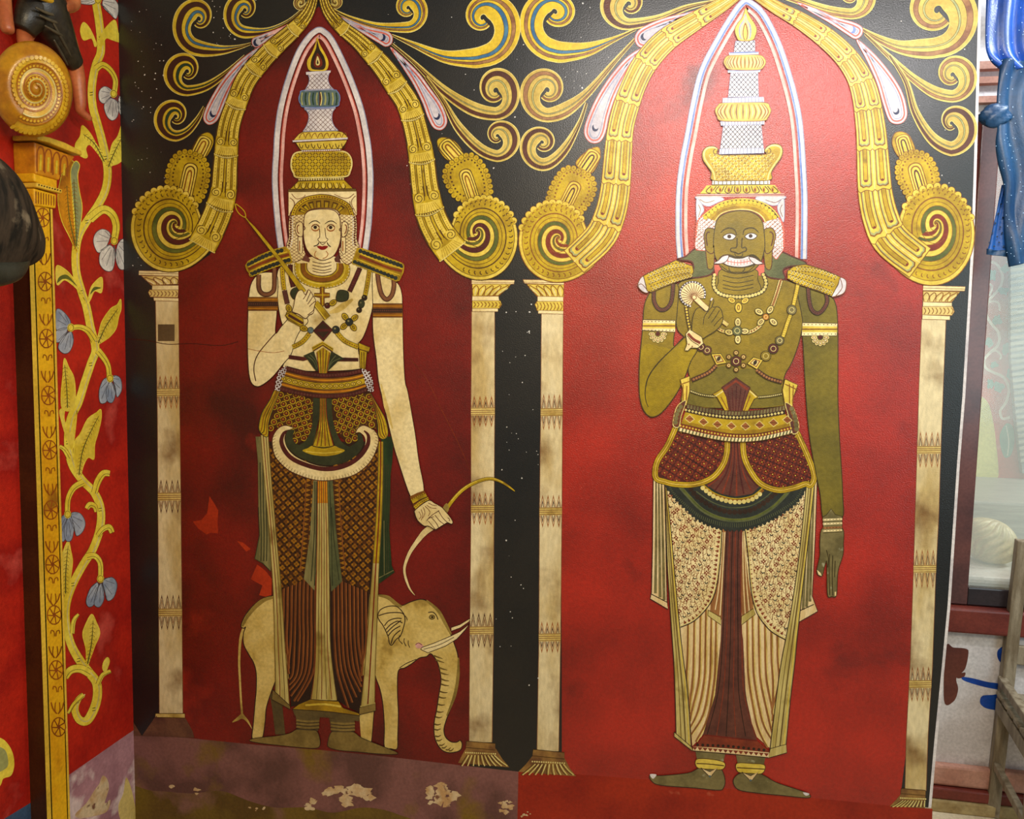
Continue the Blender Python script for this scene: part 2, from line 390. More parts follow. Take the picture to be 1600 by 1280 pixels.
# side wall, running towards the room
def surf_side(x, y, z=0.0): q = on_x(x, y, XC); return Vector((q.x+z, q.y, q.z))
side = box('wall_left', (XC-0.15, -2.3, FZ), (XC, TH, HT), 'plaster', kind='structure'); side['label'] = 'red side wall with painted vine'
ST = WallThing(side, surf_side, 0.0001)
p = Part('red_side_field', ST)
p.poly(P(215, -40, 215, 1137, 197, 1149, 112, 1208, 57, 1249, -30, 1302, -30, -60), 'red_side', smooth=False); p.done()
p = Part('mauve_base_band', ST); p.poly(P(197, 1149, 230, 1128, 230, 1400, 60, 1400, 60, 1247, 112, 1208), 'mauve_light', smooth=False); p.done()
p = Part('blue_base_band', ST); paint('blue_base', (44, 66, 96), (60, 84, 110)); p.poly(P(57, 1249, 57, 1400, -60, 1400, -60, 1320, -30, 1302), 'blue_base', smooth=False); p.done()
p = Part('bare_plaster_patch', ST); c = crop(0, 960, 4)
p.poly(c(640, 1010, 670, 1030, 680, 1090, 655, 1180, 690, 1160, 670, 1230, 600, 1260, 500, 1275, 470, 1250, 540, 1180, 590, 1100, 620, 1060), 'patch_bare')
p.poly(c(790, 1020, 830, 1130, 848, 1290, 760, 1290, 740, 1200, 770, 1120), 'cream_dirty'); p.done()

box('floor', (-3.2, -4.5, FZ-0.1), (4.4, 2.4, FZ), 'plaster', kind='structure')
box('floor_step', (0.55, TH+0.001, FZ), (4.2, 2.0, 0.0), 'pale_floor', kind='structure')['label'] = 'pale raised floor of the passage'
# ------------------------------------------------------------------ painted columns
def xat(edge, y):
    for (x0, y0), (x1, y1) in zip(edge, edge[1:]):
        if y0 <= y <= y1: return x0+(x1-x0)*(y-y0)/(y1-y0)
    return edge[0][0] if y < edge[0][1] else edge[-1][0]
def column(label, L, R, cap, capside, bands, basepoly, base_mat, plinth, shaft_dirty, zig):
    t = Thing('painted_column', label, 'painted column', ((L[-1][0]+R[-1][0])/2, basepoly[0][1]), surf_back, 0.0004, 'painted columns flanking the two niches')
    p = Part('shaft', t); p.poly(L+list(reversed(R)), 'column_cream', smooth=False)
    p.line(L, 0.9, 'brown_mid', smooth=False); p.line(R, 0.9, 'brown_mid', smooth=False); p.done()
    for k, (yc, h) in enumerate(bands):
        p = Part('zigzag_band', t); dark = zig[k]
        for s, top in ((-1, yc-6), (1, yc+6)):
            x0, x1 = xat(L, top)+0.5, xat(R, top)-0.5; nt = 4 if x1-x0 < 38 else 5; ww = (x1-x0)/nt
            p.polys([P(x0+ww*i, top, x0+ww*(i+0.5), top+s*(h-6), x0+ww*(i+1), top) for i in range(nt)], dark[0])
            p.polys([P(x0+ww*(i+0.1), top, x0+ww*(i+0.5), top+s*(h-11), x0+ww*(i+0.9), top) for i in range(nt)], 'column_cream')
            p.polys([P(x0+ww*(i+0.2), top, x0+ww*(i+0.5), top+s*(h-14), x0+ww*(i+0.8), top) for i in range(nt)], dark[1])
            p.polys([P(x0+ww*(i+0.34), top, x0+ww*(i+0.5), top+s*(h-19), x0+ww*(i+0.66), top) for i in range(nt)], 'column_cream')
        x0, x1 = xat(L, yc), xat(R, yc)
        p.poly(P(x0, yc-6, x1, yc-6.5, x1, yc+6, x0, yc+6.5), 'cream_dirty', smooth=False)
        for dy in (-5, -1.5, 1.5, 5): p.line(P(x0, yc+dy, x1, yc+dy-0.5), 1.0, 'brown_mid', smooth=False)
        p.done()
    p = Part('base', t); p.poly(basepoly, base_mat, smooth=False)
    xs = [q[0] for q in basepoly]; b0, b1 = min(xs), max(xs); yt, yb = plinth[2][1], max(q[1] for q in basepoly)
    if base_mat == 'column_base':
        nn = 9
        for i in range(nn):
            f = (i+0.5)/nn; xt = plinth[0][0]+(plinth[1][0]-plinth[0][0])*f; xb = b0+(b1-b0)*f
            p.line(P(xt-1.5, yt+8, (xt+xb)/2-2.5, (yt+yb)/2+4, xb-1, yb-2), 1.2, 'gold_ink'); p.line(P(xt+1, yt+8, (xt+xb)/2+1, (yt+yb)/2+4, xb+1.5, yb-2), 1.8, 'gold_pale')
        p.discs([(plinth[3][0]+(plinth[2][0]-plinth[3][0])*i/14, yt+4+(plinth[2][1]-plinth[3][1])*i/14*0.5) for i in range(15)], 1.3, 'gold_pale')
    p.poly(plinth, 'column_base' if base_mat == 'column_base' else 'cream_dirty', smooth=False); p.line(plinth, 1.1, 'gold_ink', smooth=False, closed=True); p.done()
    # capital
    p = Part('capital', t); side, slab, bell, ring_ = capside, cap['slab'], cap['bell'], cap['ring']
    p.poly(bell, cap['m'], smooth=False)
    y0, y1 = bell[0][1], max(q[1] for q in bell); k = cap['n']
    for i in range(k):
        f = (i+0.5)/k; xt = bell[0][0]+(bell[1][0]-bell[0][0])*f; xb = bell[-1][0]+(bell[2][0]-bell[-1][0])*f; wd = abs(bell[1][0]-bell[0][0])/k*0.40
        p.line(P(xb-wd*0.6, y1-1, (xt+xb)/2-wd, (y0+y1)/2, xt-wd*0.5, y0+4, xt, y0+2.5, xt+wd*0.5, y0+4, (xt+xb)/2+wd, (y0+y1)/2, xb+wd*0.6, y1-1), 1.4, cap['ink'])
        p.line(P(xb, y1-2, xt, y0+6), [2.0, 2.8], cap['hi'], smooth=False)
    p.line(bell, 1, cap['ink'], smooth=False, closed=True)
    p.poly(ring_, cap['m'], smooth=False); rx0, rx1 = min(q[0] for q in ring_), max(q[0] for q in ring_); ry0, ry1 = min(q[1] for q in ring_), max(q[1] for q in ring_)
    for i in range(8):
        x = rx0+(rx1-rx0)*(i+0.6)/8.2; p.line(P(x-1, ry0+2, x+1.6, (ry0+ry1)/2, x-1, ry1-2), 1.3, cap['ink'])
    p.line(ring_, 0.9, cap['ink'], smooth=False, closed=True)
    for q in cap['bars']: p.poly(q, 'cream', smooth=False); p.line(q, 0.8, 'brown_mid', smooth=False, closed=True)
    p.poly(slab, 'cream', smooth=False); p.line(slab, 0.9, 'brown_mid', smooth=False, closed=True)
    p.line([((slab[0][0]), slab[0][1]+4), (slab[1][0], slab[1][1]+4)], 0.8, 'brown_mid', smooth=False); p.done()
    return t
tanset = ('tan_line', 'brown'); dk = ('brown', 'brown_mid')
tA = column('cream painted column with a dark square stain, beside the corner of the room', P(243, 470, 246, 640, 247, 800, 249, 1118), P(279, 470, 281, 640, 283, 800, 286, 1118),
       dict(m='cream_dirty', n=4, ink='brown_mid', hi='cream', slab=P(217, 423, 279, 424, 279, 432, 217, 430), bell=P(221, 431, 279, 432, 279, 444, 237, 446), ring=P(234, 453, 232, 457, 235, 464, 278, 465, 279, 453),
            bars=[P(238, 446, 279, 446, 279, 453, 238, 453), P(240, 465, 279, 466, 279, 471, 241, 470)]), 0,
       [(613, 27), (776, 27), (957, 28)], P(249, 1118, 243, 1120, 231, 1137, 222, 1150, 304, 1153, 301, 1142, 290, 1122), 'column_base_dark', P(243, 1115, 289, 1115, 289, 1122, 243, 1121), True, [tanset, dk, dk])
p = Part('square_stain', tA); p.poly(P(247, 507, 273, 507, 273, 533, 247, 533), 'square_patch', smooth=False); p.done()
capB = dict(m='gold_light', n=5, ink='gold_brown', hi='gold_pale', slab=P(737, 437, 804, 438, 803, 444, 737, 444), bell=P(738, 444, 799, 444, 780, 462, 738, 463), ring=P(738, 470, 738, 482, 780, 482, 784, 476, 782, 470),
            bars=[P(738, 463, 779, 463, 780, 470, 738, 470), P(738, 482, 778, 482, 778, 487, 738, 487)])
column('cream painted column whose foot the elephant trunk curls towards', P(737, 487, 736, 640, 736, 800, 734, 1000, 733, 1160), P(773, 487, 773, 640, 772, 800, 771, 1000, 769, 1160), capB, 0,
       [(643, 25), (795, 26), (985, 28)], P(729, 1168, 722, 1180, 716, 1192, 796, 1199, 785, 1186, 775, 1170), 'column_base', P(729, 1158, 774, 1162, 774, 1172, 728, 1168), True, [tanset, tanset, dk])
capC = dict(m='gold_light', n=5, ink='gold_brown', hi='gold_pale', slab=P(817, 437, 881, 438, 881, 445, 820, 443), bell=P(823, 444, 881, 445, 881, 464, 839, 463), ring=P(839, 471, 836, 476, 840, 486, 880, 487, 880, 471),
            bars=[P(840, 463, 880, 464, 880, 471, 840, 471), P(841, 485, 880, 486, 880, 491, 841, 490)])
column('cream painted column standing next to the mauve and red base bands', P(846, 490, 845, 640, 843, 800, 842, 1000, 839, 1174), P(880, 490, 879, 640, 878, 800, 876, 1000, 873, 1174), capC, 0,
       [(644, 29), (799, 26), (996, 25)], P(833, 1180, 822, 1194, 810, 1206, 900, 1213, 890, 1200, 882, 1184), 'column_base', P(833, 1171, 882, 1176, 882, 1186, 832, 1181), True, [tanset, tanset, tanset])
capD = dict(m='cream_dirty', n=5, ink='gold_brown', hi='gold_pale', slab=P(1442, 446, 1508, 448, 1507, 455, 1442, 454), bell=P(1442, 455, 1500, 456, 1487, 472, 1442, 472), ring=P(1441, 479, 1441, 492, 1487, 493, 1491, 487, 1488, 479),
            bars=[P(1442, 472, 1487, 473, 1487, 479, 1442, 479), P(1441, 492, 1484, 494, 1484, 500, 1441, 499)])
column('cream painted column at the free edge of the painted wall', P(1440, 499, 1436, 600, 1433, 700, 1430, 800, 1427, 900, 1422, 1040, 1416, 1150, 1414, 1236), P(1478, 499, 1474, 600, 1470, 700, 1467, 800, 1462, 900, 1457, 1040, 1450, 1150, 1447, 1236), capD, 0,
       [(703, 29), (889, 31), (1069, 28)], P(1408, 1240, 1400, 1250, 1390, 1260, 1445, 1263, 1446, 1242), 'column_base', P(1408, 1232, 1446, 1235, 1446, 1243, 1407, 1240), True, [tanset, tanset, tanset])

# ------------------------------------------------------------------ arches: gold bands, curls, plumes, leaves, scrolls
def stations(c, rr, cw, tail, n=52, turns=1.12):
    """outer and inner edge of a scroll: tail first, then the curl winding in from below its eye; rr = radius below, beside, above, beyond"""
    rb, rs, rt, ro = rr; kr = [rb, rs, rt, ro, ro*0.66, ro*0.5]; ki = [rb*0.55, rs*0.17, rt*0.2, ro*0.16, ro*0.06, 0.0]
    def val(k, t):
        t = t/(math.pi/2); i = min(int(t), 4); f = t-i; p = [k[max(0, i-1)], k[i], k[i+1], k[min(5, i+2)]]
        return 0.5*(2*p[1]+(p[2]-p[0])*f+(2*p[0]-5*p[1]+4*p[2]-p[3])*f*f+(3*p[1]-p[0]-3*p[2]+p[3])*f**3)
    O, I = [], []
    for i in range(n+1):
        th = turns*2*math.pi*i/n; a = math.pi/2+(th if cw else -th); ro_, ri = val(kr, th), max(0.0, val(ki, th))
        O.append((c[0]+ro_*math.cos(a), c[1]+ro_*math.sin(a))); I.append((c[0]+ri*math.cos(a), c[1]+ri*math.sin(a)))
    if tail:
        ks = [tuple(t) for t in tail]+[(*O[0], *I[0]), (*O[4], *I[4]), (*O[8], *I[8])]
        q = sp(ks, 9); q = q[:9*len(tail)]
        O = [(a[0], a[1]) for a in q]+O; I = [(a[2], a[3]) for a in q]+I
    return O, I
def mixp(O, I, f): return [(a[0]+(b[0]-a[0])*f, a[1]+(b[1]-a[1])*f) for a, b in zip(O, I)]
B_DARK = [(0, 1, 'yellow'), (0.17, 0.48, 'scroll_brown'), (0.64, 0.80, 'scroll_green')]
B_BLUE = [(0, 1, 'yellow'), (0.17, 0.45, 'scroll_brown'), (0.66, 0.82, 'scroll_blue')]
B_LITE = [(0, 1, 'yellow_b'), (0.14, 0.34, 'scroll_tan'), (0.54, 0.62, 'scroll_sage')]
B_LBLU = [(0, 1, 'yellow'), (0.16, 0.30, 'scroll_tan'), (0.42, 0.58, 'scroll_blue')]
B_BRN = [(0, 1, 'yellow_b'), (0.14, 0.40, 'brown'), (0.60, 0.68, 'scroll_sage')]
def scroll(th, c, rr, cw, tail, bands):
    p = Part('scroll', th); O, I = stations(c, rr, cw, tail)
    for a, b, m in bands: p.strip(mixp(O, I, a), mixp(O, I, b), m)
    for f in (0.0, 1.0): p.line(mixp(O, I, f), 1.0, 'line_cream', smooth=False)
    for a, b, m in bands[1:]:
        for f in (a, b): p.line(mixp(O, I, f), 0.7, 'gold_ink', smooth=False)
    p.done()
def plume(th, pts, tip, mats=('plume_white', 'pink_line', 'plume_white', 'navy')):
    """a feather: nested outlines drawn in towards its round tip"""
    p = Part('plume', th); q = p.poly(pts, mats[0]); p.line(q, 0.9, 'pink_line', smooth=False, closed=True)
    def shrink(f, g):
        return [(tip[0]+(x-tip[0])*f+(g*(x-tip[0])*0), tip[1]+(y-tip[1])*f) for x, y in q]
    def inset(d):
        n_ = len(q); out = []; ar = sum(q[i-1][0]*q[i][1]-q[i][0]*q[i-1][1] for i in range(n_)); s_ = 1 if ar > 0 else -1
        for i in range(n_):
            a, b = q[i-1], q[(i+1) % n_]; dx, dy = b[0]-a[0], b[1]-a[1]; l = math.hypot(dx, dy) or 1
            out.append((q[i][0]-s_*dy/l*d, q[i][1]+s_*dx/l*d))
        return [o for o in out if inside(q, o)]
    for d, m in ((3.2, mats[1]), (5.6, mats[2])):
        z = inset(d)
        if len(z) > 5: p.poly(z, m, smooth=False)
    z = inset(8.2)
    if len(z) > 5: p.line(z, 1.3, 'grey_blue', smooth=False)
    cx = sum(a[0] for a in q)/len(q); cy = sum(a[1] for a in q)/len(q); l = math.hypot(tip[0]-cx, tip[1]-cy) or 1; ux, uy = (tip[0]-cx)/l, (tip[1]-cy)/l
    p.disc(tip, 5.0, mats[3], 5.8, k=14); p.disc((tip[0]-ux*3.4, tip[1]-uy*3.4), 4.0, 'plume_white', 5.2, k=12); p.done()
def path_frame(path, widths):
    q = sp([(a[0], a[1], w_) for a, w_ in zip(path, widths)], 12)
    cum = [0.0]
    for a, b in zip(q, q[1:]): cum.append(cum[-1]+math.hypot(b[0]-a[0], b[1]-a[1]))
    Ltot = cum[-1]
    def at(s, t):                 # s in px along the path, t in -1..1 across
        s = max(0, min(Ltot-1e-6, s)); i = 0
        lo, hi = 0, len(cum)-1
        while hi-lo > 1:
            m_ = (lo+hi)//2
            if cum[m_] <= s: lo = m_
            else: hi = m_
        a, b = q[lo], q[hi]; f = (s-cum[lo])/max(1e-9, cum[hi]-cum[lo]); l = math.hypot(b[0]-a[0], b[1]-a[1]) or 1
        # smoothed normal
        a2, b2 = q[max(0, lo-3)], q[min(len(q)-1, hi+3)]; l2 = math.hypot(b2[0]-a2[0], b2[1]-a2[1]) or 1
        nx, ny = -(b2[1]-a2[1])/l2, (b2[0]-a2[0])/l2; w_ = a[2]+(b[2]-a[2])*f
        return (a[0]+(b[0]-a[0])*f+nx*t*w_/2, a[1]+(b[1]-a[1])*f+ny*t*w_/2)
    def s_of(px):
        return cum[min(range(len(q)), key=lambda i: (q[i][0]-px[0])**2+(q[i][1]-px[1])**2)]
    return at, s_of, Ltot
def arch_band_a(th, path, widths, cuts):
    """fluted gold lengths, each ending in two volutes and a beaded bib"""
    at, s_of, T = path_frame(path, widths); cs = [0]+[s_of(c) for c in cuts]; cs = sorted(set(cs))
    if T-cs[-1] > 8: cs.append(T)
    for s0, s1 in reversed(list(zip(cs, cs[1:]))):
        p = Part('band_length', th); h = s1-s0; A = lambda *a: [at(s0+a[i]*h, a[i+1]) for i in range(0, len(a), 2)]
        wpx = math.hypot(at(s1-h*0.2, 1)[0]-at(s1-h*0.2, -1)[0], at(s1-h*0.2, 1)[1]-at(s1-h*0.2, -1)[1]); lb = min(0.34, 0.34*wpx/h)   # bib length
        n_ = 8; e1 = [at(s0+h*i/n_, -1) for i in range(n_+1)]; e2 = [at(s0+h*i/n_, 1) for i in range(n_+1)]
        bulge = [at(s1+h*lb*0.42*math.sin(math.pi*i/10), -1+2*i/10) for i in range(11)]
        q = p.poly(e1+bulge[1:-1]+list(reversed(e2)), 'gold', smooth=False)
        p.line(q, 1.3, 'gold_ink', smooth=False, closed=True)
        v = 1-lb-0.10
        for t0, t1, m in ((-0.95, -0.62, 'gold_light'), (0.62, 0.95, 'gold_light'), (-0.42, -0.12, 'gold_light'), (0.12, 0.42, 'gold_light')):
            p.strip([at(s0+h*(0.04+(v-0.14)*i/6), t0) for i in range(7)], [at(s0+h*(0.04+(v-0.14)*i/6), t1) for i in range(7)], m)
        for t in (-0.95, -0.62, -0.5, -0.1, 0.1, 0.5, 0.62, 0.95):
            e = v-0.10 if abs(t) > 0.55 else v-0.02
            p.line([at(s0+h*(0.03+(e-0.03)*i/6), t) for i in range(7)], 1.3 if abs(t) < 0.2 else 1.0, 'gold_ink', smooth=False)
        for t in (-0.78, 0.78, -0.27, 0.27):
            p.discs([at(s0+h*(0.08+(v-0.24)*i/8), t) for i in range(9)], 0.9, 'gold_deep', k=6)
        # volutes
        for sg in (-1, 1):
            cx = 0.56*sg; r = 0.36; kk = wpx/2/h; pts = []
            for i in range(22):
                a = -math.pi*0.5+ (i/21)*math.pi*3.0; rr = r*(1-0.75*i/21)
                pts.append(at(s0+h*(v+rr*kk*math.sin(a)*1.0), cx-sg*rr*math.cos(a)*-1))
            p.disc(at(s0+h*v, cx), r*wpx/2*0.95, 'gold_light', k=16); p.line(pts, 1.2, 'gold_ink', smooth=False)
            p.line([at(s0+h*(v-0.22), 0.16*sg), at(s0+h*(v-0.05), 0.14*sg), at(s0+h*(v+0.06), 0.2*sg)], 1.2, 'gold_ink')
        # bib with rays and beads
        y0 = v+0.36*wpx/2/h*0.9
        bib = [at(s0+h*(y0+0.0), -0.86), at(s0+h*(y0+0.02), 0), at(s0+h*(y0+0.0), 0.86)]+[at(s1+h*lb*0.30*math.sin(math.pi*i/10)-h*0.02, 0.9-1.8*i/10) for i in range(11)]
        p.poly(bib, 'gold_light', smooth=False)
        p.lines([[at(s0+h*(y0+0.04), 0.12*i), at(s1+h*lb*0.2*math.cos(i/4.2*1.4), 0.19*i)] for i in range(-4, 5)], 0.7, 'gold_deep', smooth=False)
        rim = [at(s1+h*lb*0.36*math.sin(math.pi*i/12), -0.98+1.96*i/12) for i in range(13)]; rim2 = [at(s1+h*lb*0.16*math.sin(math.pi*i/12)-h*lb*0.10, -0.98+1.96*i/12) for i in range(13)]
        p.strip(rim2, rim, 'gold_ink'); p.discs([(a[0]*0.5+b[0]*0.5, a[1]*0.5+b[1]*0.5) for a, b in zip(rim, rim2)], max(0.9, wpx*0.028), 'gold_light', k=7)
        p.line(rim, 1.2, 'gold_pale', smooth=False); p.done()
def arch_band_b(th, path, widths, cuts, mats=('gold_light', 'gold', 'gold_brown')):
    """two lanes of long nested loops"""
    at, s_of, T = path_frame(path, widths); cs = sorted(set([0]+[s_of(c) for c in cuts]))
    if T-cs[-1] > 8: cs.append(T)
    for s0, s1 in reversed(list(zip(cs, cs[1:]))):
        p = Part('band_length', th); h = s1-s0; n_ = 8
        e1 = [at(s0+h*i/n_, -1) for i in range(n_+1)]; e2 = [at(s0+h*i/n_, 1) for i in range(n_+1)]
        endp = [at(s1+d, t) for t, d in ((-1, 0), (-0.85, 3.5), (-0.5, 0.5), (-0.15, 3.5), (0, 1), (0.15, 3.5), (0.5, 0.5), (0.85, 3.5), (1, 0))]
        q = p.poly(e1+sp(endp, 4)[1:-1]+list(reversed(e2)), 'gold_light', smooth=False); p.line(q, 1.2, 'gold_brown', smooth=False, closed=True)
        for lane in (-0.5, 0.5):
            def loop(hw, e, top=0.02):
                return [at(s0+h*top, lane-hw)]+[at(s0+h*(top+(e-top)*i/5)-3*(i == 5), lane-hw) for i in range(1, 6)]+[at(s0+h*e, lane-hw*0.5), at(s0+h*e-1.2, lane), at(s0+h*e, lane+hw*0.5)]+[at(s0+h*(top+(e-top)*i/5)-3*(i == 5), lane+hw) for i in range(5, 0, -1)]+[at(s0+h*top, lane+hw)]
            p.poly(loop(0.37, 0.955), 'gold_brown', smooth=False); p.poly(loop(0.31, 0.925), 'scroll_sage', smooth=False); p.poly(loop(0.26, 0.89), 'gold_light', smooth=False)
            p.poly(loop(0.15, 0.82), 'gold_brown', smooth=False); p.poly(loop(0.10, 0.80), 'gold', smooth=False)
            p.disc(at(s0+h*0.79, lane), 2.2, 'redbrown', k=8)
        p.line([at(s0+h*i/6, 0) for i in range(7)], 1.6, 'gold_pale', smooth=False); p.done()
def curl(th, c, R, th0, cw, mats, ry=1.0, serr=(200, 380), off=(0, 0), grow=0.34):
    """the big round curl under each arch foot: bands winding in to the middle"""
    p = Part('curl', th); t0 = math.radians(th0)
    def crv(f, t_end=2*math.pi, n_=44):
        out = []
        for i in range(n_+1):
            t = t_end*i/n_; e = math.exp(-f*(0.86+(0.06+0.30*f)*t)); r = R*e*(1+grow*math.exp(-1.5*t)); a = t0+(t if cw else -t)
            out.append((c[0]+off[0]*(1-e)+r*math.cos(a), c[1]+off[1]*(1-e)+r*ry*math.sin(a)))
        return out
    p.disc(c, R, mats[0], R*ry, k=40)
    for f0, f1, m in ((0, 0.08, mats[4]), (0.08, 0.26, mats[0]), (0.26, 0.29, mats[3]), (0.29, 0.46, mats[0]), (0.46, 0.58, mats[5]), (0.58, 0.72, mats[4]), (0.72, 0.92, mats[6]), (0.92, 1.06, mats[4]), (1.06, 1.2, mats[5]), (1.2, 1.36, mats[4]), (1.36, 1.7, mats[6]), (1.7, 2.4, mats[4])):
        e = 1.95*math.pi if f0 < 0.45 else 2.6*math.pi; p.strip(crv(f0, e), crv(f1, e), m)
    for f in (0.08, 0.37, 0.46, 0.58, 0.72, 0.92, 1.06, 1.2, 1.36, 1.7): p.line(crv(f, 1.95*math.pi if f < 0.45 else 2.6*math.pi), 0.9, mats[3], smooth=False)
    p.line(crv(0.0), 1.4, mats[3], smooth=False)
    cr = []
    for x, y, a in along(crv(0.165, 1.75*math.pi)[5:], 9): cr.append([(x+3.0*math.cos(a+math.pi*0.9+b), y+3.0*math.sin(a+math.pi*0.9+b)) for b in (-1.2, -0.6, 0, 0.6, 1.2)])
    p.lines(cr, 1.5, mats[3])
    out = []
    nsc = 12
    for i in range(nsc):
        a = math.radians(serr[0]+(serr[1]-serr[0])*i/(nsc-1)); out.append((c[0]+(R*0.97)*math.cos(a), c[1]+(R*0.97)*ry*math.sin(a)))
    p.discs(out, 6.0, mats[3], k=14); p.discs(out, 5.2, mats[4], k=14); p.discs([(x+1, y+1.5) for x, y in out], 2.0, mats[2], k=8)
    rr = [(c[0]+(R*0.90)*math.cos(math.radians(serr[0]-4+(serr[1]-serr[0]+8)*i/24)), c[1]+R*0.90*ry*math.sin(math.radians(serr[0]-4+(serr[1]-serr[0]+8)*i/24))) for i in range(25)]
    p.line(rr, 7, mats[0], smooth=False)
    p.discs([(x, y) for x, y, a in along(rr, 8)], 2.4, mats[3], k=8); p.discs([(x+0.9, y+0.9) for x, y, a in along(rr, 8)], 2.0, mats[0], k=8)
    p.done()
def leaf(th, pts, root, tip, mats, frill=True, name='leaf', core=0.22):
    p = Part(name, th); q = p.poly(pts, mats[0]); L_ = math.hypot(tip[0]-root[0], tip[1]-root[1])
    if frill:
        qa = along(q+[q[0]], 8.5); p.discs([(x, y) for x, y, a in qa], 4.6, mats[3], k=12); p.discs([(x, y) for x, y, a in qa], 3.9, mats[0], k=12); p.discs([(x, y) for x, y, a in qa], 1.6, mats[2], k=7)
        p.poly([((x-root[0])*0.86+root[0], (y-root[1])*0.90+root[1]) for x, y in q], mats[0], smooth=False)
        cx = sum(a[0] for a in q)/len(q); cy = sum(a[1] for a in q)/len(q)
        ring_ = [((x-cx)*0.74+cx, (y-cy)*0.80+cy) for x, y in q]
        p.discs([(x, y) for x, y, a in along(ring_, 6)], 1.6, mats[3], k=7)
    else: p.line(q, 1.2, mats[3], smooth=False, closed=True)
    dx, dy = (tip[0]-root[0])/L_, (tip[1]-root[1])/L_; nx, ny = -dy, dx
    def U(wd, e):
        return [(root[0]+nx*wd, root[1]+ny*wd), (root[0]+dx*L_*(e-0.25)+nx*wd, root[1]+dy*L_*(e-0.25)+ny*wd), (root[0]+dx*L_*(e-0.06)+nx*wd*0.75, root[1]+dy*L_*(e-0.06)+ny*wd*0.75), (root[0]+dx*L_*e, root[1]+dy*L_*e),
                (root[0]+dx*L_*(e-0.06)-nx*wd*0.75, root[1]+dy*L_*(e-0.06)-ny*wd*0.75), (root[0]+dx*L_*(e-0.25)-nx*wd, root[1]+dy*L_*(e-0.25)-ny*wd), (root[0]-nx*wd, root[1]-ny*wd)]
    w0 = L_*core
    for f, e, m in ((1.0, 0.95, mats[3]), (0.88, 0.92, mats[4]), (0.70, 0.86, mats[3]), (0.56, 0.82, mats[4]), (0.38, 0.74, mats[1]), (0.2, 0.68, mats[4])): p.poly(sp(U(w0*f, e), 5), m, smooth=False)
    p.done()
GA = ('gold', 'gold_brown', 'gold_deep', 'gold_ink', 'gold_light', 'leaf_green', 'maroon'); GB = ('gold', 'brown', 'gold_deep', 'gold_brown', 'gold_light', 'leaf_green', 'redbrown')

# ---- arch over the pale figure
a1 = Thing('painted_arch', 'gold painted arch of beaded fluted lengths ending in curls, over the pale-skinned figure', 'arch', (500, 430), surf_back, 0.0009, 'painted dragon arches')
scroll(a1, (311, 32), (56, 40, 33, 18), True, [(392, 70, 392, 67), (372, 78, 370, 71), (345, 86, 343, 71)], B_BLUE)
scroll(a1, (293, 114), (36, 37, 30, 15), True, [(384, 88, 382, 86), (355, 118, 350, 112), (325, 141, 320, 129)], B_DARK)
scroll(a1, (275, 184), (37, 34, 27, 15), True, [(320, 168, 318, 166), (312, 190, 306, 184), (296, 211, 290, 200)], B_DARK)
scroll(a1, (383, 18), (42, 33, 28, 15), True, [(476, 15, 474, 12), (452, 37, 448, 32), (420, 53, 416, 44)], B_BLUE)
scroll(a1, (470, 5), (11, 11, 10, 6), True, [(486, 0, 483, -3), (481, 10, 478, 5)], B_LITE)
scroll(a1, (524, 3), (11, 11, 10, 6), False, [(508, 0, 511, -3), (513, 9, 516, 5)], B_LITE)
scroll(a1, (638, 14), (37, 30, 25, 18), False, [(517, 14, 518, 12), (545, 30, 547, 25), (590, 46, 592, 36)], B_LBLU)
scroll(a1, (755, 30), (75, 57, 38, 26), False, [(612, 56, 613, 54), (645, 74, 648, 66), (690, 97, 692, 79), (728, 105, 726, 78)], B_LBLU)
scroll(a1, (775, 144), (44, 37, 37, 24), False, [(612, 70, 614, 68), (645, 100, 648, 95), (690, 148, 698, 136), (735, 180, 742, 160)], B_BRN)
scroll(a1, (777, 214), (39, 35, 24, 14), False, [(664, 122, 667, 119), (690, 160, 695, 155), (712, 205, 720, 192), (745, 240, 752, 224)], B_BRN)
plume(a1, P(452, 38, 430, 47, 408, 55, 396, 60, 394, 68, 400, 74, 412, 68, 430, 54, 455, 41), (401, 67), ('plume_white', 'purple_brown', 'pale_pink', 'navy'))
plume(a1, P(412, 70, 392, 82, 372, 98, 350, 122, 332, 150, 320, 175, 319, 188, 327, 195, 338, 190, 346, 176, 354, 156, 366, 132, 384, 106, 404, 82), (333, 178))
plume(a1, P(520, 22, 545, 31, 575, 42, 604, 49, 613, 57, 612, 68, 603, 73, 590, 66, 560, 48, 530, 32), (598, 59))
plume(a1, P(610, 74, 632, 92, 655, 115, 672, 138, 688, 160, 697, 180, 698, 194, 690, 203, 678, 200, 669, 184, 660, 160, 645, 130, 626, 100), (683, 182))
leaf(a1, P(299, 240, 304, 225, 313, 212, 325, 207, 333, 213, 334, 224, 328, 238, 320, 247, 308, 246), (309, 244), (325, 212), GA, frill=False, name='leaf_tip', core=0.34)
leaf(a1, P(683, 221, 690, 215, 704, 217, 716, 226, 725, 242, 716, 248, 706, 252, 696, 248, 687, 236), (715, 247), (690, 219), GA, frill=False, name='leaf_tip', core=0.34)
leaf(a1, P(264, 292, 262, 275, 267, 256, 278, 241, 292, 237, 306, 241, 318, 248, 325, 262, 325, 280, 320, 300, 312, 314, 296, 312, 280, 300), (290, 304), (301, 252), GA)
leaf(a1, P(695, 276, 698, 262, 710, 252, 722, 246, 735, 242, 748, 250, 760, 268, 766, 290, 766, 306, 752, 314, 728, 314, 712, 308, 701, 292), (739, 308), (724, 262), GA)
curl(a1, (261, 357), 56, 22, True, GA, 1.15, serr=(205, 325), off=(14, -8))
curl(a1, (756, 371), 53, 158, False, GA, 1.19, serr=(215, 335), off=(-10, -10))
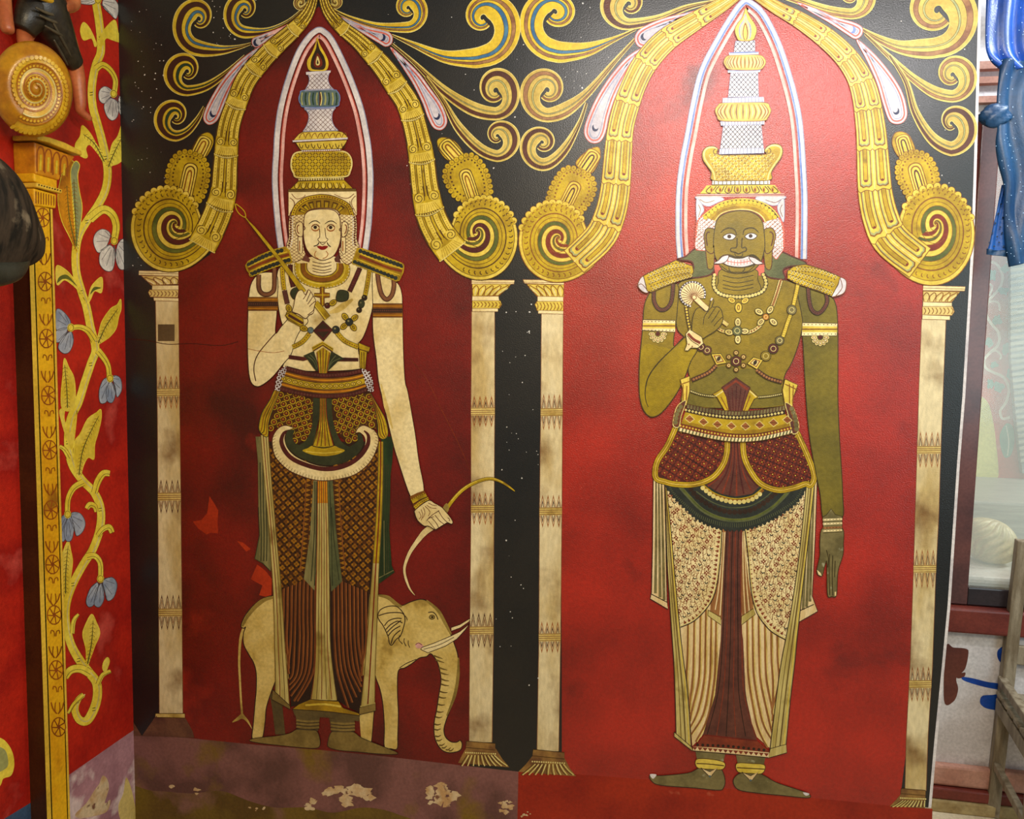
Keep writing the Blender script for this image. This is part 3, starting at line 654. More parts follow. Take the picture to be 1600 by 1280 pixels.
L1 = P(492, -20, 489, 4, 479, 26, 458, 49, 431, 73, 408, 97, 385, 126, 371, 160, 358, 200, 353, 256, 350, 300, 341, 332, 328, 362, 316, 385)
arch_band_a(a1, L1, [14, 15, 20, 25, 29, 31, 33, 33, 35, 38, 41, 44, 45, 45], P(458, 49, 424, 82, 396, 112, 368, 167, 353, 240, 342, 324, 316, 385))
R1 = P(505, -20, 508, 4, 516, 22, 534, 43, 560, 64, 582, 86, 603, 110, 622, 138, 639, 165, 651, 205, 659, 245, 664, 290, 673, 334, 687, 365, 708, 394)
arch_band_a(a1, R1, [14, 15, 18, 21, 25, 29, 33, 35, 36, 37, 40, 42, 46, 48, 50], P(540, 48, 588, 92, 622, 138, 646, 184, 660, 252, 671, 330, 708, 394))

# ---- arch over the green figure
a2 = Thing('painted_arch', 'gold painted arch of paired long loops ending in curls, over the green-skinned figure', 'arch', (1160, 440), surf_back, 0.0009, 'painted dragon arches')
scroll(a2, (866, 20), (77, 51, 32, 32), True, [(994, 47, 992, 45), (960, 66, 957, 58), (925, 86, 922, 66), (895, 95, 893, 67)], B_LBLU)
scroll(a2, (855, 143), (48, 42, 35, 24), True, [(994, 62, 991, 60), (962, 100, 957, 95), (922, 150, 914, 140), (888, 182, 882, 160)], B_LITE)
scroll(a2, (847, 224), (43, 34, 25, 19), True, [(918, 162, 915, 160), (908, 195, 903, 190), (890, 235, 882, 222), (868, 260, 862, 242)], B_BRN)
scroll(a2, (983, 8), (39, 45, 30, 20), True, [(1120, 3, 1118, 0), (1075, 16, 1072, 8), (1030, 36, 1026, 24)], B_BRN)
scroll(a2, (1330, -6), (36, 38, 25, 16), False, [(1210, -6, 1213, -10), (1245, 6, 1248, -4), (1290, 23, 1293, 9)], B_LITE)
scroll(a2, (1466, 18), (72, 61, 48, 44), False, [(1346, 47, 1348, 44), (1370, 66, 1376, 56), (1402, 83, 1406, 64), (1436, 91, 1436, 62)], B_LITE)
scroll(a2, (1488, 119), (41, 38, 31, 21), False, [(1350, 54, 1353, 52), (1385, 90, 1392, 86), (1420, 125, 1428, 116), (1455, 152, 1461, 135)], B_LITE)
scroll(a2, (1486, 195), (49, 40, 28, 13), False, [(1388, 88, 1392, 86), (1412, 130, 1419, 126), (1425, 180, 1435, 172), (1452, 225, 1460, 208)], B_BRN)
plume(a2, P(1110, 10, 1075, 20, 1040, 28, 1010, 40, 996, 50, 992, 62, 998, 73, 1012, 74, 1030, 58, 1060, 36, 1112, 13), (1006, 58))
plume(a2, P(1006, 76, 982, 88, 955, 118, 933, 152, 918, 185, 913, 206, 918, 219, 927, 224, 938, 221, 946, 207, 952, 180, 964, 146, 985, 108), (930, 200))
plume(a2, P(1245, 4, 1275, 14, 1305, 27, 1335, 36, 1347, 44, 1346, 55, 1336, 61, 1322, 53, 1296, 36, 1265, 18), (1332, 47), ('plume_white', 'pink_line', 'plume_white', 'blue_line'))
plume(a2, P(1338, 62, 1365, 84, 1392, 116, 1410, 146, 1417, 176, 1412, 190, 1400, 194, 1389, 188, 1380, 164, 1370, 130, 1355, 96), (1400, 174), ('plume_white', 'pink_line', 'plume_white', 'navy'))
leaf(a2, P(900, 257, 905, 247, 915, 238, 927, 231, 936, 231, 938, 243, 934, 257, 925, 270, 912, 268), (912, 265), (933, 234), GB, frill=False, name='leaf_tip', core=0.34)
leaf(a2, P(1394, 226, 1396, 211, 1405, 206, 1418, 210, 1426, 223, 1429, 238, 1412, 246, 1402, 243), (1417, 243), (1407, 209), GB, frill=False, name='leaf_tip', core=0.34)
leaf(a2, P(858, 318, 860, 298, 870, 278, 880, 266, 892, 262, 904, 267, 917, 272, 926, 280, 929, 296, 923, 312, 913, 326, 903, 335, 885, 330), (881, 326), (903, 282), GB)
leaf(a2, P(1402, 262, 1406, 250, 1416, 241, 1430, 238, 1446, 242, 1458, 256, 1464, 275, 1464, 295, 1454, 308, 1436, 312, 1420, 309, 1410, 292, 1403, 278), (1441, 304), (1426, 252), GB)
curl(a2, (865, 376), 54, 28, True, GB, 1.13, serr=(200, 325), off=(8, -4))
curl(a2, (1462, 365), 60, 155, False, GB, 1.27, serr=(215, 340), off=(0, -16))
L2 = P(1160, -14, 1128, 8, 1092, 30, 1042, 62, 1009, 98, 991, 132, 979, 165, 970, 200, 966, 240, 961, 300, 952, 340, 936, 372, 897, 409)
arch_band_b(a2, L2, [16, 22, 28, 36, 38, 38, 40, 40, 43, 46, 48, 49, 46], P(1092, 30, 1046, 58, 1008, 99, 980, 160, 967, 219, 962, 286, 948, 350, 897, 409))
R2 = P(1172, -14, 1212, 12, 1252, 34, 1290, 60, 1319, 87, 1340, 117, 1352, 150, 1360, 200, 1363, 240, 1367, 300, 1376, 342, 1393, 376, 1437, 411)
arch_band_b(a2, R2, [16, 20, 26, 32, 35, 38, 42, 46, 49, 53, 56, 58, 56], P(1242, 26, 1288, 58, 1324, 92, 1344, 128, 1355, 172, 1363, 232, 1368, 296, 1386, 364, 1437, 411))

# ------------------------------------------------------------------ pointed haloes
def halo(label, outer, wid, gap, wid2, base, cols):
    t = Thing('painted_halo', label, 'halo', base, surf_back, 0.0024, 'pointed haloes')
    q = sp(outer, 8); A, B = ribbon_edges(q, 1.0); cx = base[0]
    def off(d):
        out = []
        for i, (x, y) in enumerate(q):
            a, b = q[max(0, i-1)], q[min(len(q)-1, i+1)]; l = math.hypot(b[0]-a[0], b[1]-a[1]) or 1
            out.append((x-(b[1]-a[1])/l*d, y+(b[0]-a[0])/l*d))
        return out
    p = Part('white_band', t); p.strip(off(0), off(wid), 'white'); p.strip(off(-0.6), off(0.9), 'grey_blue'); p.strip(off(wid*0.62), off(wid*0.95), cols[0]); p.done()
    p = Part('pink_band', t); p.strip(off(wid+gap), off(wid+gap+wid2), cols[1]); p.strip(off(wid+gap-0.8), off(wid+gap+0.6), 'pink_line'); p.done()
halo('white and pink pointed halo line around the pale figure and its crown', P(436, 392, 430, 345, 426, 285, 428, 238, 430, 205, 436, 165, 448, 121, 464, 80, 480, 56, 491, 46, 499, 43, 508, 46, 523, 62, 547, 111, 567, 165, 576, 205, 581, 238, 583.5, 285, 581, 345, 575, 394), 8.5, 3.0, 5.0, (505, 400), ('white', 'pale_pink'))
halo('white and blue pointed halo line around the green figure and its crown', P(1059, 408, 1056, 362, 1057, 298, 1063, 250, 1071, 208, 1081, 156, 1094, 107, 1121, 55, 1140, 24, 1153, 6, 1164, -2, 1176, 2, 1196, 21, 1219, 65, 1238, 122, 1250, 171, 1255, 208, 1258, 249, 1261, 314, 1260, 405), 9.5, 3.2, 5.5, (1158, 410), ('blue_line', 'pale_pink'))
# ------------------------------------------------------------------ white elephant behind the pale figure
def ev(p, pts, gap, start=0.0): return along(sp(pts, 8), gap, start)
def beads(p, pts, gap, r, m, rim=None, r2=None):
    q = [(x, y) for x, y, a in ev(p, pts, gap, 0)]
    if rim: p.discs(q, r+0.8, rim, k=9, r2=(r2+0.8) if r2 else None)
    p.discs(q, r, m, k=9, r2=r2)
paint('foot', (132, 110, 56), (108, 88, 42), scale=12)
paint('foot_dark', (96, 80, 44), (80, 66, 38), scale=12)
paint('elephant_shade', (148, 124, 58), (124, 102, 44), scale=12)
cH = crop(560, 910, 4.414); cF = crop(350, 920, 4.848); cG = crop(560, 720, 5.818)
el = Thing('painted_elephant', 'white painted elephant with curled trunk and tusks behind the pale figure', 'elephant', (560, 1180), surf_back, 0.0008)
p = Part('far_leg', el); p.poly(cF(345, 790, 365, 900, 390, 1105, 465, 1102, 445, 900, 440, 800), 'foot_dark', smooth=False); p.done()
p = Part('far_leg', el); p.poly(cH(5, 890, 110, 868, 100, 1000, 90, 1112, 20, 1090), 'cream_dirty', smooth=False); p.line(cH(110, 868, 100, 1000, 90, 1112), 1.2, 'ink'); p.done()
p = Part('tail', el); p.line(cF(165, 285, 140, 330, 124, 400, 116, 550, 122, 700, 130, 850, 138, 950), [6, 5, 4, 3.5, 3.2, 3, 3.5], 'cream_dirty')
p.poly(cF(138, 945, 100, 975, 62, 1012, 100, 1002, 138, 985, 175, 1010, 213, 1062, 190, 1005, 160, 965), 'cream_dirty'); p.done()
p = Part('body', el)
hind = cF(400, 45, 375, 50, 300, 72, 220, 130, 160, 205, 130, 280, 150, 300, 165, 290, 148, 340, 150, 420, 190, 500, 225, 560, 245, 640, 245, 760, 235, 880, 222, 1030, 214, 1132, 255, 1142, 292, 1130, 312, 1010, 322, 900, 360, 780, 395, 690)
fore = cH(60, 640, 105, 560, 115, 640, 150, 740, 170, 850, 180, 1000, 180, 1135, 225, 1148, 268, 1146, 272, 1060, 276, 900, 270, 750, 276, 612, 320, 590, 370, 560, 420, 522, 470, 512, 500, 492, 540, 540, 560, 600, 570, 680, 555, 780, 540, 880, 522, 980, 530, 1080, 570, 1150, 620, 1174, 680, 1168, 710, 1148, 715, 1110, 700, 1090, 680, 1102, 640, 1100, 602, 1068, 590, 1020, 600, 970, 625, 900, 660, 800, 680, 700, 690, 600, 685, 500, 660, 420, 630, 340, 590, 260, 550, 190, 500, 150, 460, 122, 420, 118, 360, 135, 300, 160, 260, 142, 200, 96, 130, 82)
p.poly(sp(hind, 5)+sp(fore, 5), 'cream_dirty', smooth=False)
p.line(sp(hind, 5), 1.5, 'ink', smooth=False); p.line(sp(fore[1:], 5), 1.5, 'ink', smooth=False)
p.line(cF(370, 65, 300, 88, 230, 145, 175, 215, 140, 285), [4, 7, 6, 3], 'elephant_shade')
p.line(cH(140, 90, 205, 105, 262, 150, 300, 168), [3, 6, 6, 3], 'elephant_shade'); p.line(cH(470, 125, 550, 195, 598, 280, 640, 360), [3, 5, 5, 3], 'elephant_shade'); p.line(cH(690, 520, 688, 640, 664, 780, 610, 920), [2, 5, 5, 2], 'elephant_shade'); p.done()
p = Part('trunk_ridges', el)
for i in range(19):
    t = i/18; q = sp(cH(520, 505, 560, 600, 572, 690, 556, 790, 540, 890, 525, 990, 535, 1080, 575, 1140, 625, 1160), 8); a = q[int(t*(len(q)-1))]
    w_ = 14*(1-t*0.45); dy = 5-9*t
    p.line([a, (a[0]+w_*0.5, a[1]+1.2+dy*0.3), (a[0]+w_, a[1]+dy)], [2.6, 2.2, 0.8], 'sash_dark')
p.done()
p = Part('ear', el); p.outline(cH(135, 232, 150, 192, 200, 167, 262, 166, 305, 205, 322, 252, 312, 310, 290, 370, 262, 392, 232, 432, 215, 420, 205, 372, 172, 300, 145, 262), 'cream_dirty', 'ink', 1.5)
for q in (cH(140, 230, 200, 212, 270, 208, 315, 215), cH(180, 300, 210, 265, 260, 248, 300, 250), cH(190, 325, 225, 290, 270, 268, 305, 280), cH(205, 370, 240, 330, 290, 300), cH(225, 425, 245, 370, 290, 330), cH(198, 345, 235, 308, 295, 262)): p.line(q, 1.6, 'ink')
p.done()
p = Part('eye', el); p.disc(cH(508, 240)[0], 4.6, 'elephant_shade', 4.0); p.ring(cH(508, 240)[0], 4.2, 1.0, 'ink', 3.4); p.disc(cH(510, 240)[0], 1.7, 'ink'); p.line(cH(482, 208, 515, 206, 538, 228, 550, 258), 1.4, 'ink'); p.done()
for q in (cH(285, 365, 280, 395, 305, 425), cH(318, 385, 315, 410, 330, 440), cH(345, 400, 345, 425, 355, 450), cH(285, 590, 330, 560, 400, 530), cH(300, 210, 330, 240, 338, 262)): p = Part('cheek_fold', el); p.line(q, 1.2, 'ink'); p.done()
p = Part('mouth', el); p.poly(cH(393, 430, 412, 415, 438, 425, 448, 442, 425, 455, 402, 452), 'pale_pink'); p.line(cH(395, 430, 415, 418, 440, 432), 1, 'ink_red'); p.done()
p = Part('tusk', el); p.outline(cH(640, 312, 700, 292, 772, 248, 765, 270, 705, 312, 642, 336), 'cream', 'ink', 0.9, smooth=False); p.done()
p = Part('tusk', el); p.outline(cH(430, 462, 480, 486, 600, 440, 680, 390, 740, 325, 768, 284, 700, 340, 620, 378, 520, 420, 440, 448), 'cream', 'ink', 1.1, smooth=False); p.line(cH(450, 462, 560, 430, 660, 378), 1.0, 'ink'); p.done()

# ------------------------------------------------------------------ bow
bw = Thing('painted_bow', 'thin curved painted bow held in the pale figure\'s lowered hand', 'bow', (640, 925), surf_back, 0.0018)
p = Part('upper_limb', bw, label='ochre yellow limb'); q = cG(790, 460, 850, 370, 940, 272, 1040, 207, 1150, 168, 1230, 166, 1320, 202, 1400, 258, 1422, 277)
p.line(q, [6.4, 6.2, 6, 5.8, 5.6, 5, 4.2, 3, 1.5], 'gold_ink'); p.line(q, [5.2, 5, 4.8, 4.6, 4.4, 4, 3, 2, 0.8], 'gold'); p.line([(x-0.6, y-1) for x, y in q[1:-2]], 1.3, 'gold_light'); p.done()
p = Part('lower_limb', bw, label='cream limb'); q = cG(665, 605, 600, 655, 530, 742, 470, 832, 430, 930, 420, 1000, 436, 1080, 470, 1165, 515, 1222)
p.line(q, [11, 10, 7.5, 6, 5, 4.5, 4.5, 3.5, 1.2], 'brown'); p.line(q, [10, 9, 6.6, 5.2, 4.2, 3.6, 3.6, 2.6, 0.6], 'cream'); p.done()
p = Part('grip', bw); p.poly(cG(770, 425, 805, 385, 825, 430, 810, 470, 790, 455), 'elephant_shade'); p.done()

# ------------------------------------------------------------------ pale figure
cA = crop(380, 30, 6.154); cB = crop(380, 230, 6.154); cC = crop(370, 370, 5.714); cD = crop(370, 560, 5.714); cE = crop(380, 740, 5.714)
f1 = Thing('painted_deity', 'pale-skinned painted deity in a tall tiered crown, holding a bow and a staff', 'painted figure', (505, 1172), surf_back, 0.0027)
# feet and legs
for fl, an in ((cF(560, 1060, 640, 1062, 700, 1072, 725, 1120, 730, 1180, 700, 1205, 600, 1202, 400, 1182, 260, 1165, 195, 1148, 240, 1130, 400, 1112, 500, 1092), cF(545, 955, 730, 972, 715, 1075, 560, 1068)),
               (cF(820, 1080, 900, 1078, 980, 1082, 1050, 1130, 1200, 1190, 1320, 1245, 1200, 1250, 1000, 1232, 880, 1222, 800, 1200, 788, 1165), cF(800, 978, 992, 990, 985, 1085, 820, 1085))):
    p = Part('foot', f1); p.poly(fl, 'foot'); p.poly(an, 'foot_dark', smooth=False); p.line(sp(fl, 5, True), 1.0, 'ink', smooth=False, closed=True); p.done()
    p = Part('anklet', f1); x0, x1 = an[3][0], an[2][0]; y = an[3][1]-15
    for k in range(3): p.line(P(x0-2, y+k*5, (x0+x1)/2, y+k*5+2, x1+2, y+k*5+1), 3.6, 'foot'); p.line(P(x0-2, y+k*5+2, (x0+x1)/2, y+k*5+4, x1+2, y+k*5+3), 0.9, 'ink')
    p.done()
# skirt
sk = Part('skirt', f1)
sk.poly(cF(520, 905, 800, 925, 1032, 955, 1025, 1002, 800, 975, 540, 958), 'foot_dark', smooth=False)
sk.poly(P(410, 690, 596, 690, 584, 925)+cF(1110, -10, 1085, 300, 1055, 600, 1040, 945, 960, 905, 870, 850, 660, 838, 600, 872, 510, 892, 488, 600, 455, 300), 'pleat_dark', smooth=False)
for i in range(9):
    x = 455+i*30; e = 560+i*42
    q = cF(x+(10-i)*1.5, -110, x, 10, x-2, 200, x-8 if i < 4 else x, 400, (x-20) if i > 2 else 490, min(e-60, 640), max(496, x-90-i*6) if i > 2 else 495, e if i < 7 else 850)
    sk.line(q, [4.2, 4.2, 4.0, 4.0, 3.5], 'pleat_brown'); sk.line([(a+0.8, b) for a, b in q], 1.1, 'tan_line')
for i in range(9):
    x = 835+i*30; e = 900-i*40
    q = cF(x, -110, x, 10, x+2, 200, x+6, 400, min(x+30, 1050), 560+ (8-i)*10, min(x+110, 1042), e)
    sk.line(q, [4.2, 4.2, 4.0, 4.0, 3.5], 'pleat_brown'); sk.line([(a+0.8, b) for a, b in q], 1.1, 'tan_line')
panL = cE(225, -260, 640, -60, 630, 20, 610, 300, 590, 600, 545, 940, 520, 960, 430, 1000, 330, 1040, 300, 700, 270, 400); panR = cE(800, -60, 1225, -260, 1210, -20, 1190, 400, 1150, 800, 1120, 1060, 1010, 1010, 890, 960, 850, 700, 820, 300)
for pan in (panL, panR):
    sk.poly(pan, 'skirt_dark', smooth=False)
sk.done()
for pan, ang in ((panL, 50), (panR, 48)):
    p = Part('flowered_panel', f1); p.lattice(pan, 10.2, (ang, ang-92), 1.9, 'skirt_ink')
    fl = p.grid(pan, 10.2, ang, 0.3); inner = [(x, y) for x, y in fl]
    g2 = []
    for x, y in inner:
        g2 += [(x+2.3*math.cos(math.radians(ang+45+90*k)), y+2.3*math.sin(math.radians(ang+45+90*k))) for k in range(4)]
    random.shuffle(g2); h = len(g2)*2//3
    p.discs(g2[:h], 2.1, 'skirt_gold', k=8); p.discs(g2[h:], 2.1, 'gold_brown', k=8); p.discs(inner, 0.9, 'skirt_dark', k=6); p.done()
p = Part('triangle_border', f1)
for pts, s_ in ((cE(590, 60, 580, 300, 560, 600, 540, 860), -1), (cE(830, 60, 842, 300, 862, 600, 890, 860), 1)):
    p.line(pts, 8.5, 'skirt_dark'); q = ev(p, pts, 7.6)
    p.polys([[(x-3.4, y-2.8), (x+3.6, y), (x-3.4, y+2.8)] if s_ < 0 else [(x+3.4, y-2.8), (x-3.6, y), (x+3.4, y+2.8)] for x, y, a in q], 'skirt_gold')
    p.line([(x+s_*4.6, y) for x, y in pts], 1.1, 'tan_line')
p.done()
p = Part('side_flap', f1, label='grey green cloth'); q = p.poly(cE(115, -330, 135, -110, 140, 300, 150, 550, 108, 760, 180, 800, 250, 872, 268, 600, 245, 300, 200, -330), 'sage', smooth=False)
for x in (160, 185, 210): p.line(cE(x-5, -100, x, 300, x+6, 560, x+2, 780), 1.6, 'dark_green')
p.line(cE(140, 300, 150, 550, 108, 760, 180, 800, 250, 872), 1.2, 'dark_green', smooth=False); p.done()
p = Part('side_flap', f1, label='dark green cloth'); p.poly(cE(1235, -330, 1345, -330, 1335, -110, 1320, 0, 1308, 500, 1330, 820, 1355, 880, 1210, 985, 1215, 800, 1240, 420), 'green_cloth', smooth=False)
for x in (1262, 1282, 1300): p.line(cE(x, -80, x-2, 420, x, 880), 1.4, 'dark_green')
p.line(cE(1260, 420, 1262, 900), 1.2, 'sage'); p.line(cE(1215, 930, 1345, 862), 1.2, 'sage'); p.done()
p = Part('skirt_trim', f1); q1 = P(408, 680, 413, 740, 421, 830, 428, 930, 430, 1010, 431, 1060, 430, 1090); q2 = P(420, 680, 424, 740, 432, 830, 441, 930, 446, 1010, 450, 1060, 453, 1105)
p.strip(sp(q1, 5), sp(q2, 5), 'sash')
for f in (0.0, 0.35, 0.7, 1.0): p.line([(a[0]+(b[0]-a[0])*f, a[1]+(b[1]-a[1])*f) for a, b in zip(q1, q2)], 1.2, 'redbrown' if f in (0.35,) else 'sash_dark')
p.outline(cF(372, 762, 502, 882, 506, 912, 365, 835), 'foot', 'ink', 1.0, smooth=False); p.done()
p = Part('skirt_trim', f1); q1 = P(592, 690, 591, 740, 588, 810, 583, 880, 577, 960, 571, 1040, 564, 1108); q2 = P(599, 690, 599, 740, 597, 810, 593, 880, 590, 960, 587, 1040, 586, 1100)
p.strip(sp(q1, 5), sp(q2, 5), 'sash'); p.strip(sp(q1[:4], 5), sp(q2[:4], 5), 'gold')
for f in (0.0, 0.5, 1.0): p.line([(a[0]+(b[0]-a[0])*f, a[1]+(b[1]-a[1])*f) for a, b in zip(q1, q2)], 1.2 if f != 0.5 else 2.0, 'redbrown' if f == 0.5 else 'sash_dark')
p.outline(cF(1028, 898, 1150, 866, 1152, 922, 1028, 952), 'foot', 'ink', 1.0, smooth=False); p.line(cF(1035, 890, 1148, 862), 2, 'sash'); p.done()
p = Part('center_sash', f1)
p.poly(cE(630, 60, 672, 60, 668, 700, 640, 1042, 545, 940, 600, 550), 'sage', smooth=False); p.poly(cE(758, 60, 802, 60, 832, 500, 887, 962, 790, 1052, 765, 700), 'bluegreen', smooth=False)
for q in (cE(645, 70, 640, 500, 610, 960), cE(660, 70, 655, 600, 640, 1000)): p.line(q, 1.6, 'dark_green')
for q in (cE(775, 70, 790, 500, 800, 1000), cE(790, 300, 815, 600, 860, 950)): p.line(q, 1.4, 'dark_green')
pl = P(497, 750, 512, 750, 515, 850, 516, 960, 517, 1010, 521, 1050, 527, 1094, 486, 1093, 492, 1050, 494, 1010, 494, 960, 496, 850)
p.poly(pl, 'sash', smooth=False); p.poly(P(497, 750, 512, 750, 512.5, 786, 497, 786), 'orange', smooth=False)
for i in range(6):
    f = i/5; p.line(P(497+15*f, 750, 496+18.5*f, 850, 494+22*f, 960, 494+23*f, 1010, 492+29*f, 1050, 487+40*f, 1092), 1.1, 'sash_dark' if i % 2 else 'redbrown')
p.outline(cF(570, 872, 655, 836, 870, 850, 905, 900, 1022, 940, 1030, 958, 800, 928, 520, 910), 'gold_deep', 'ink', 1.0, smooth=False); p.line(cF(620, 880, 760, 872, 890, 890), 3, 'gold_light'); p.done()
# hip tunic with rings
hipL = cD(372, 275, 560, 320, 705, 350, 695, 480, 668, 600, 612, 722, 545, 762, 505, 740, 500, 660, 440, 610, 380, 615, 295, 640, 295, 560, 330, 420); hipR = cD(1175, 285, 1020, 330, 845, 350, 852, 480, 880, 600, 930, 700, 1000, 755, 1075, 745, 1085, 660, 1130, 605, 1200, 615, 1262, 640, 1240, 460, 1205, 350)
for hp in (hipL, hipR):
    p = Part('ringed_tunic', f1); p.poly(hp, 'skirt_dark', smooth=False); g = p.grid(hp, 10.6, 28 if hp is hipL else -20)
    p.discs(g, 4.9, 'gold', k=14); p.discs(g, 3.6, 'skirt_dark', k=12); p.discs(g, 2.6, 'redbrown', k=10); p.discs([(x, y-0.5) for x, y in g], 1.0, 'gold', k=6)
    g2 = [(x+5.3, y+5.3) for x, y in g if inside(hp, (x+5.3, y+5.3))]; p.discs(g2, 1.2, 'gold_brown', k=6); p.done()
for q in (cD(345, 280, 300, 370, 232, 480, 205, 580, 205, 640, 245, 692, 285, 690, 290, 570, 340, 420, 388, 285), cD(1185, 290, 1250, 400, 1320, 520, 1350, 620, 1350, 690, 1312, 722, 1268, 692, 1262, 600, 1238, 460, 1205, 350)):
    p = Part('hip_fold', f1); z = p.poly(q, 'gold'); p.line(z, 1.1, 'dark_green', smooth=False, closed=True); n_ = len(q)
    for f in (0.3, 0.55, 0.8): p.line([(q[i][0]+(q[n_-1-i][0]-q[i][0])*f, q[i][1]+(q[n_-1-i][1]-q[i][1])*f) for i in range(5)], 1.4, 'gold_ink' if f == 0.55 else 'gold_brown')
    p.done()
p = Part('hip_sash', f1)
p.poly(cD(690, 345, 745, 335, 742, 500, 715, 640, 680, 770, 600, 800, 555, 782, 620, 730, 675, 600), 'dark_green', smooth=True); p.poly(cD(798, 335, 850, 345, 855, 480, 880, 620, 940, 745, 1005, 792, 900, 800, 850, 690, 812, 540), 'dark_green')
p.done()
# crescent
p = Part('crescent_ornament', f1)
outer = cD(512, 618, 440, 598, 380, 620, 335, 680, 320, 750, 340, 860, 390, 930, 470, 1000, 580, 1050, 700, 1085, 800, 1092, 900, 1080, 1040, 1045, 1140, 980, 1210, 900, 1255, 800, 1270, 720, 1240, 650, 1180, 612, 1130, 598, 1085, 622, 1062, 665)
inn = cD(1100, 655, 1145, 700, 1150, 770, 1100, 860, 1000, 930, 860, 965, 740, 960, 620, 922, 520, 870, 455, 800, 430, 720, 445, 660, 480, 632)
p.poly(sp(outer, 5)+sp(inn, 5), 'cream', smooth=False)
qa = along(sp(outer, 6)[20:], 5.0); p.lines([[(x, y), (x+(505-x)*0.06, y+(640-y)*0.05)] for x, y, a in qa], 0.8, 'foot', smooth=False); p.line(outer, 1.4, 'brown')
band = cD(478, 640, 425, 668, 402, 740, 432, 822, 500, 895, 620, 950, 760, 985, 890, 980, 1020, 935, 1115, 860, 1172, 770, 1178, 690, 1140, 645)
p.line(band, [2, 5, 6.5, 7, 7, 7, 7, 7, 7, 7, 6.5, 5, 2], 'maroon')
grn = cD(520, 640, 460, 645, 436, 715, 452, 785, 530, 862, 630, 912, 745, 948, 860, 952, 990, 918, 1085, 850, 1132, 770, 1128, 700, 1095, 662, 1080, 700, 1075, 745, 1000, 790, 900, 800, 780, 790, 640, 790, 540, 765, 505, 720, 510, 670)
p.poly(grn, 'dark_green'); p.done()
p = Part('center_fold', f1)
p.poly(cD(745, 300, 800, 300, 803, 500, 828, 640, 872, 782, 780, 792, 678, 782, 730, 620, 745, 480), 'gold', smooth=False)
for i in range(6):
    f = i/5; p.line(cD(745+55*f, 300, 745+58*f, 480, 730+98*f, 630, 682+186*f, 782), 1.4, 'redbrown' if i % 2 else 'gold_ink')
p.poly(cD(590, 822, 640, 800, 682, 780, 780, 796, 868, 780, 920, 800, 968, 822, 920, 850, 860, 865, 780, 872, 690, 862, 640, 848), 'gold'); p.line(cD(682, 782, 780, 800, 870, 780), 1.4, 'ink'); p.line(cD(620, 830, 780, 845, 940, 830), 1.6, 'gold_light'); p.done()
# torso
p = Part('torso', f1)
tor = cC(480, 225, 380, 285, 362, 420, 370, 560, 385, 680, 415, 790, 480, 870, 500, 1000, 472, 1070, 460, 1190, 1110, 1180, 1095, 1050, 1085, 965, 1130, 900, 1170, 800, 1210, 660, 1222, 560, 1235, 420, 1210, 290, 1080, 235, 960, 200, 600, 200)
q = p.poly(tor, 'cream'); p.line(q, 1.1, 'ink', smooth=False, closed=True); p.line(cC(830, 680, 900, 655, 960, 615, 1040, 560), [3, 9, 10, 3], 'cream_dirty'); p.done()
p = Part('arm', f1); arm = cC(240, 320, 180, 350, 130, 430, 110, 560, 105, 700, 100, 900, 105, 1100, 115, 1230, 140, 1310, 190, 1337, 250, 1312, 330, 1245, 420, 1135, 490, 1050, 525, 930, 575, 832, 640, 760, 600, 700, 500, 690, 455, 742, 400, 805, 350, 862, 362, 690, 366, 560, 372, 420, 350, 330)
q = p.poly(arm, 'cream', n=4); p.line(q, 1.2, 'ink', smooth=False, closed=True); p.line(cC(352, 860, 280, 940, 200, 1040, 165, 1120, 158, 1200, 175, 1290), 1.6, 'brown'); p.line(cC(105, 1000, 200, 1020, 330, 1035, 430, 1020), 0.9, 'tan_line'); p.done()
armR = [(590, 425), (582.6, 428), (583, 475), (583.5, 519), (588.8, 562), (592, 595), (599, 626), (613, 686), (622.7, 720), (642.5, 777), (652, 775), (663, 766), (655, 720), (650, 682), (644.8, 651), (637.8, 612), (633.4, 594), (630.8, 545), (629.5, 478), (628, 457), (622, 443), (605, 430)]
p = Part('arm', f1); q = p.poly(armR, 'cream', n=4); p.line(q, 1.1, 'ink', smooth=False, closed=True); p.line(P(596, 600, 604, 635, 614, 670), [2, 7, 2], 'cream_dirty'); p.done()
for q, lb in ((cC(105, 540, 370, 545, 372, 660, 108, 660), 0), (cC(1220, 598, 1482, 600, 1484, 722, 1218, 720), 1)):
    p = Part('armlet', f1); p.poly(q, 'gold_brown', smooth=False); x0, x1 = q[0][0], q[1][0]; y0, y1 = q[0][1], q[3][1]
    p.poly(P(x0, y0+(y1-y0)*0.38, x1, y0+(y1-y0)*0.38, x1, y0+(y1-y0)*0.64, x0, y0+(y1-y0)*0.64), 'ink', smooth=False)
    p.discs([(x0+(x1-x0)*(i+0.5)/14, (y0+y1)/2+0.2) for i in range(14)], 1.2, 'purple_brown', k=7)
    for f in (0.0, 0.18, 0.36, 0.66, 0.84, 1.0): p.line(P(x0, y0+(y1-y0)*f, x1, y0+(y1-y0)*f), 0.9, 'orange' if f in (0.18, 0.84) else 'brown', smooth=False)
    p.done()
p = Part('neck', f1); q = p.poly(cC(640, 190, 630, 290, 665, 332, 760, 346, 860, 330, 896, 290, 882, 180), 'cream')
for y in (232, 262, 292, 315): p.line(cC(680, y-8, 770, y+10, 850, y-6), 1.2, 'brown')
p.done()
p = Part('collar', f1); o_ = cC(532, 240, 540, 330, 590, 400, 700, 445, 800, 450, 920, 420, 985, 360, 1003, 285, 985, 240); i_ = cC(632, 235, 632, 290, 668, 330, 730, 348, 790, 350, 850, 336, 890, 298, 897, 260, 895, 235)
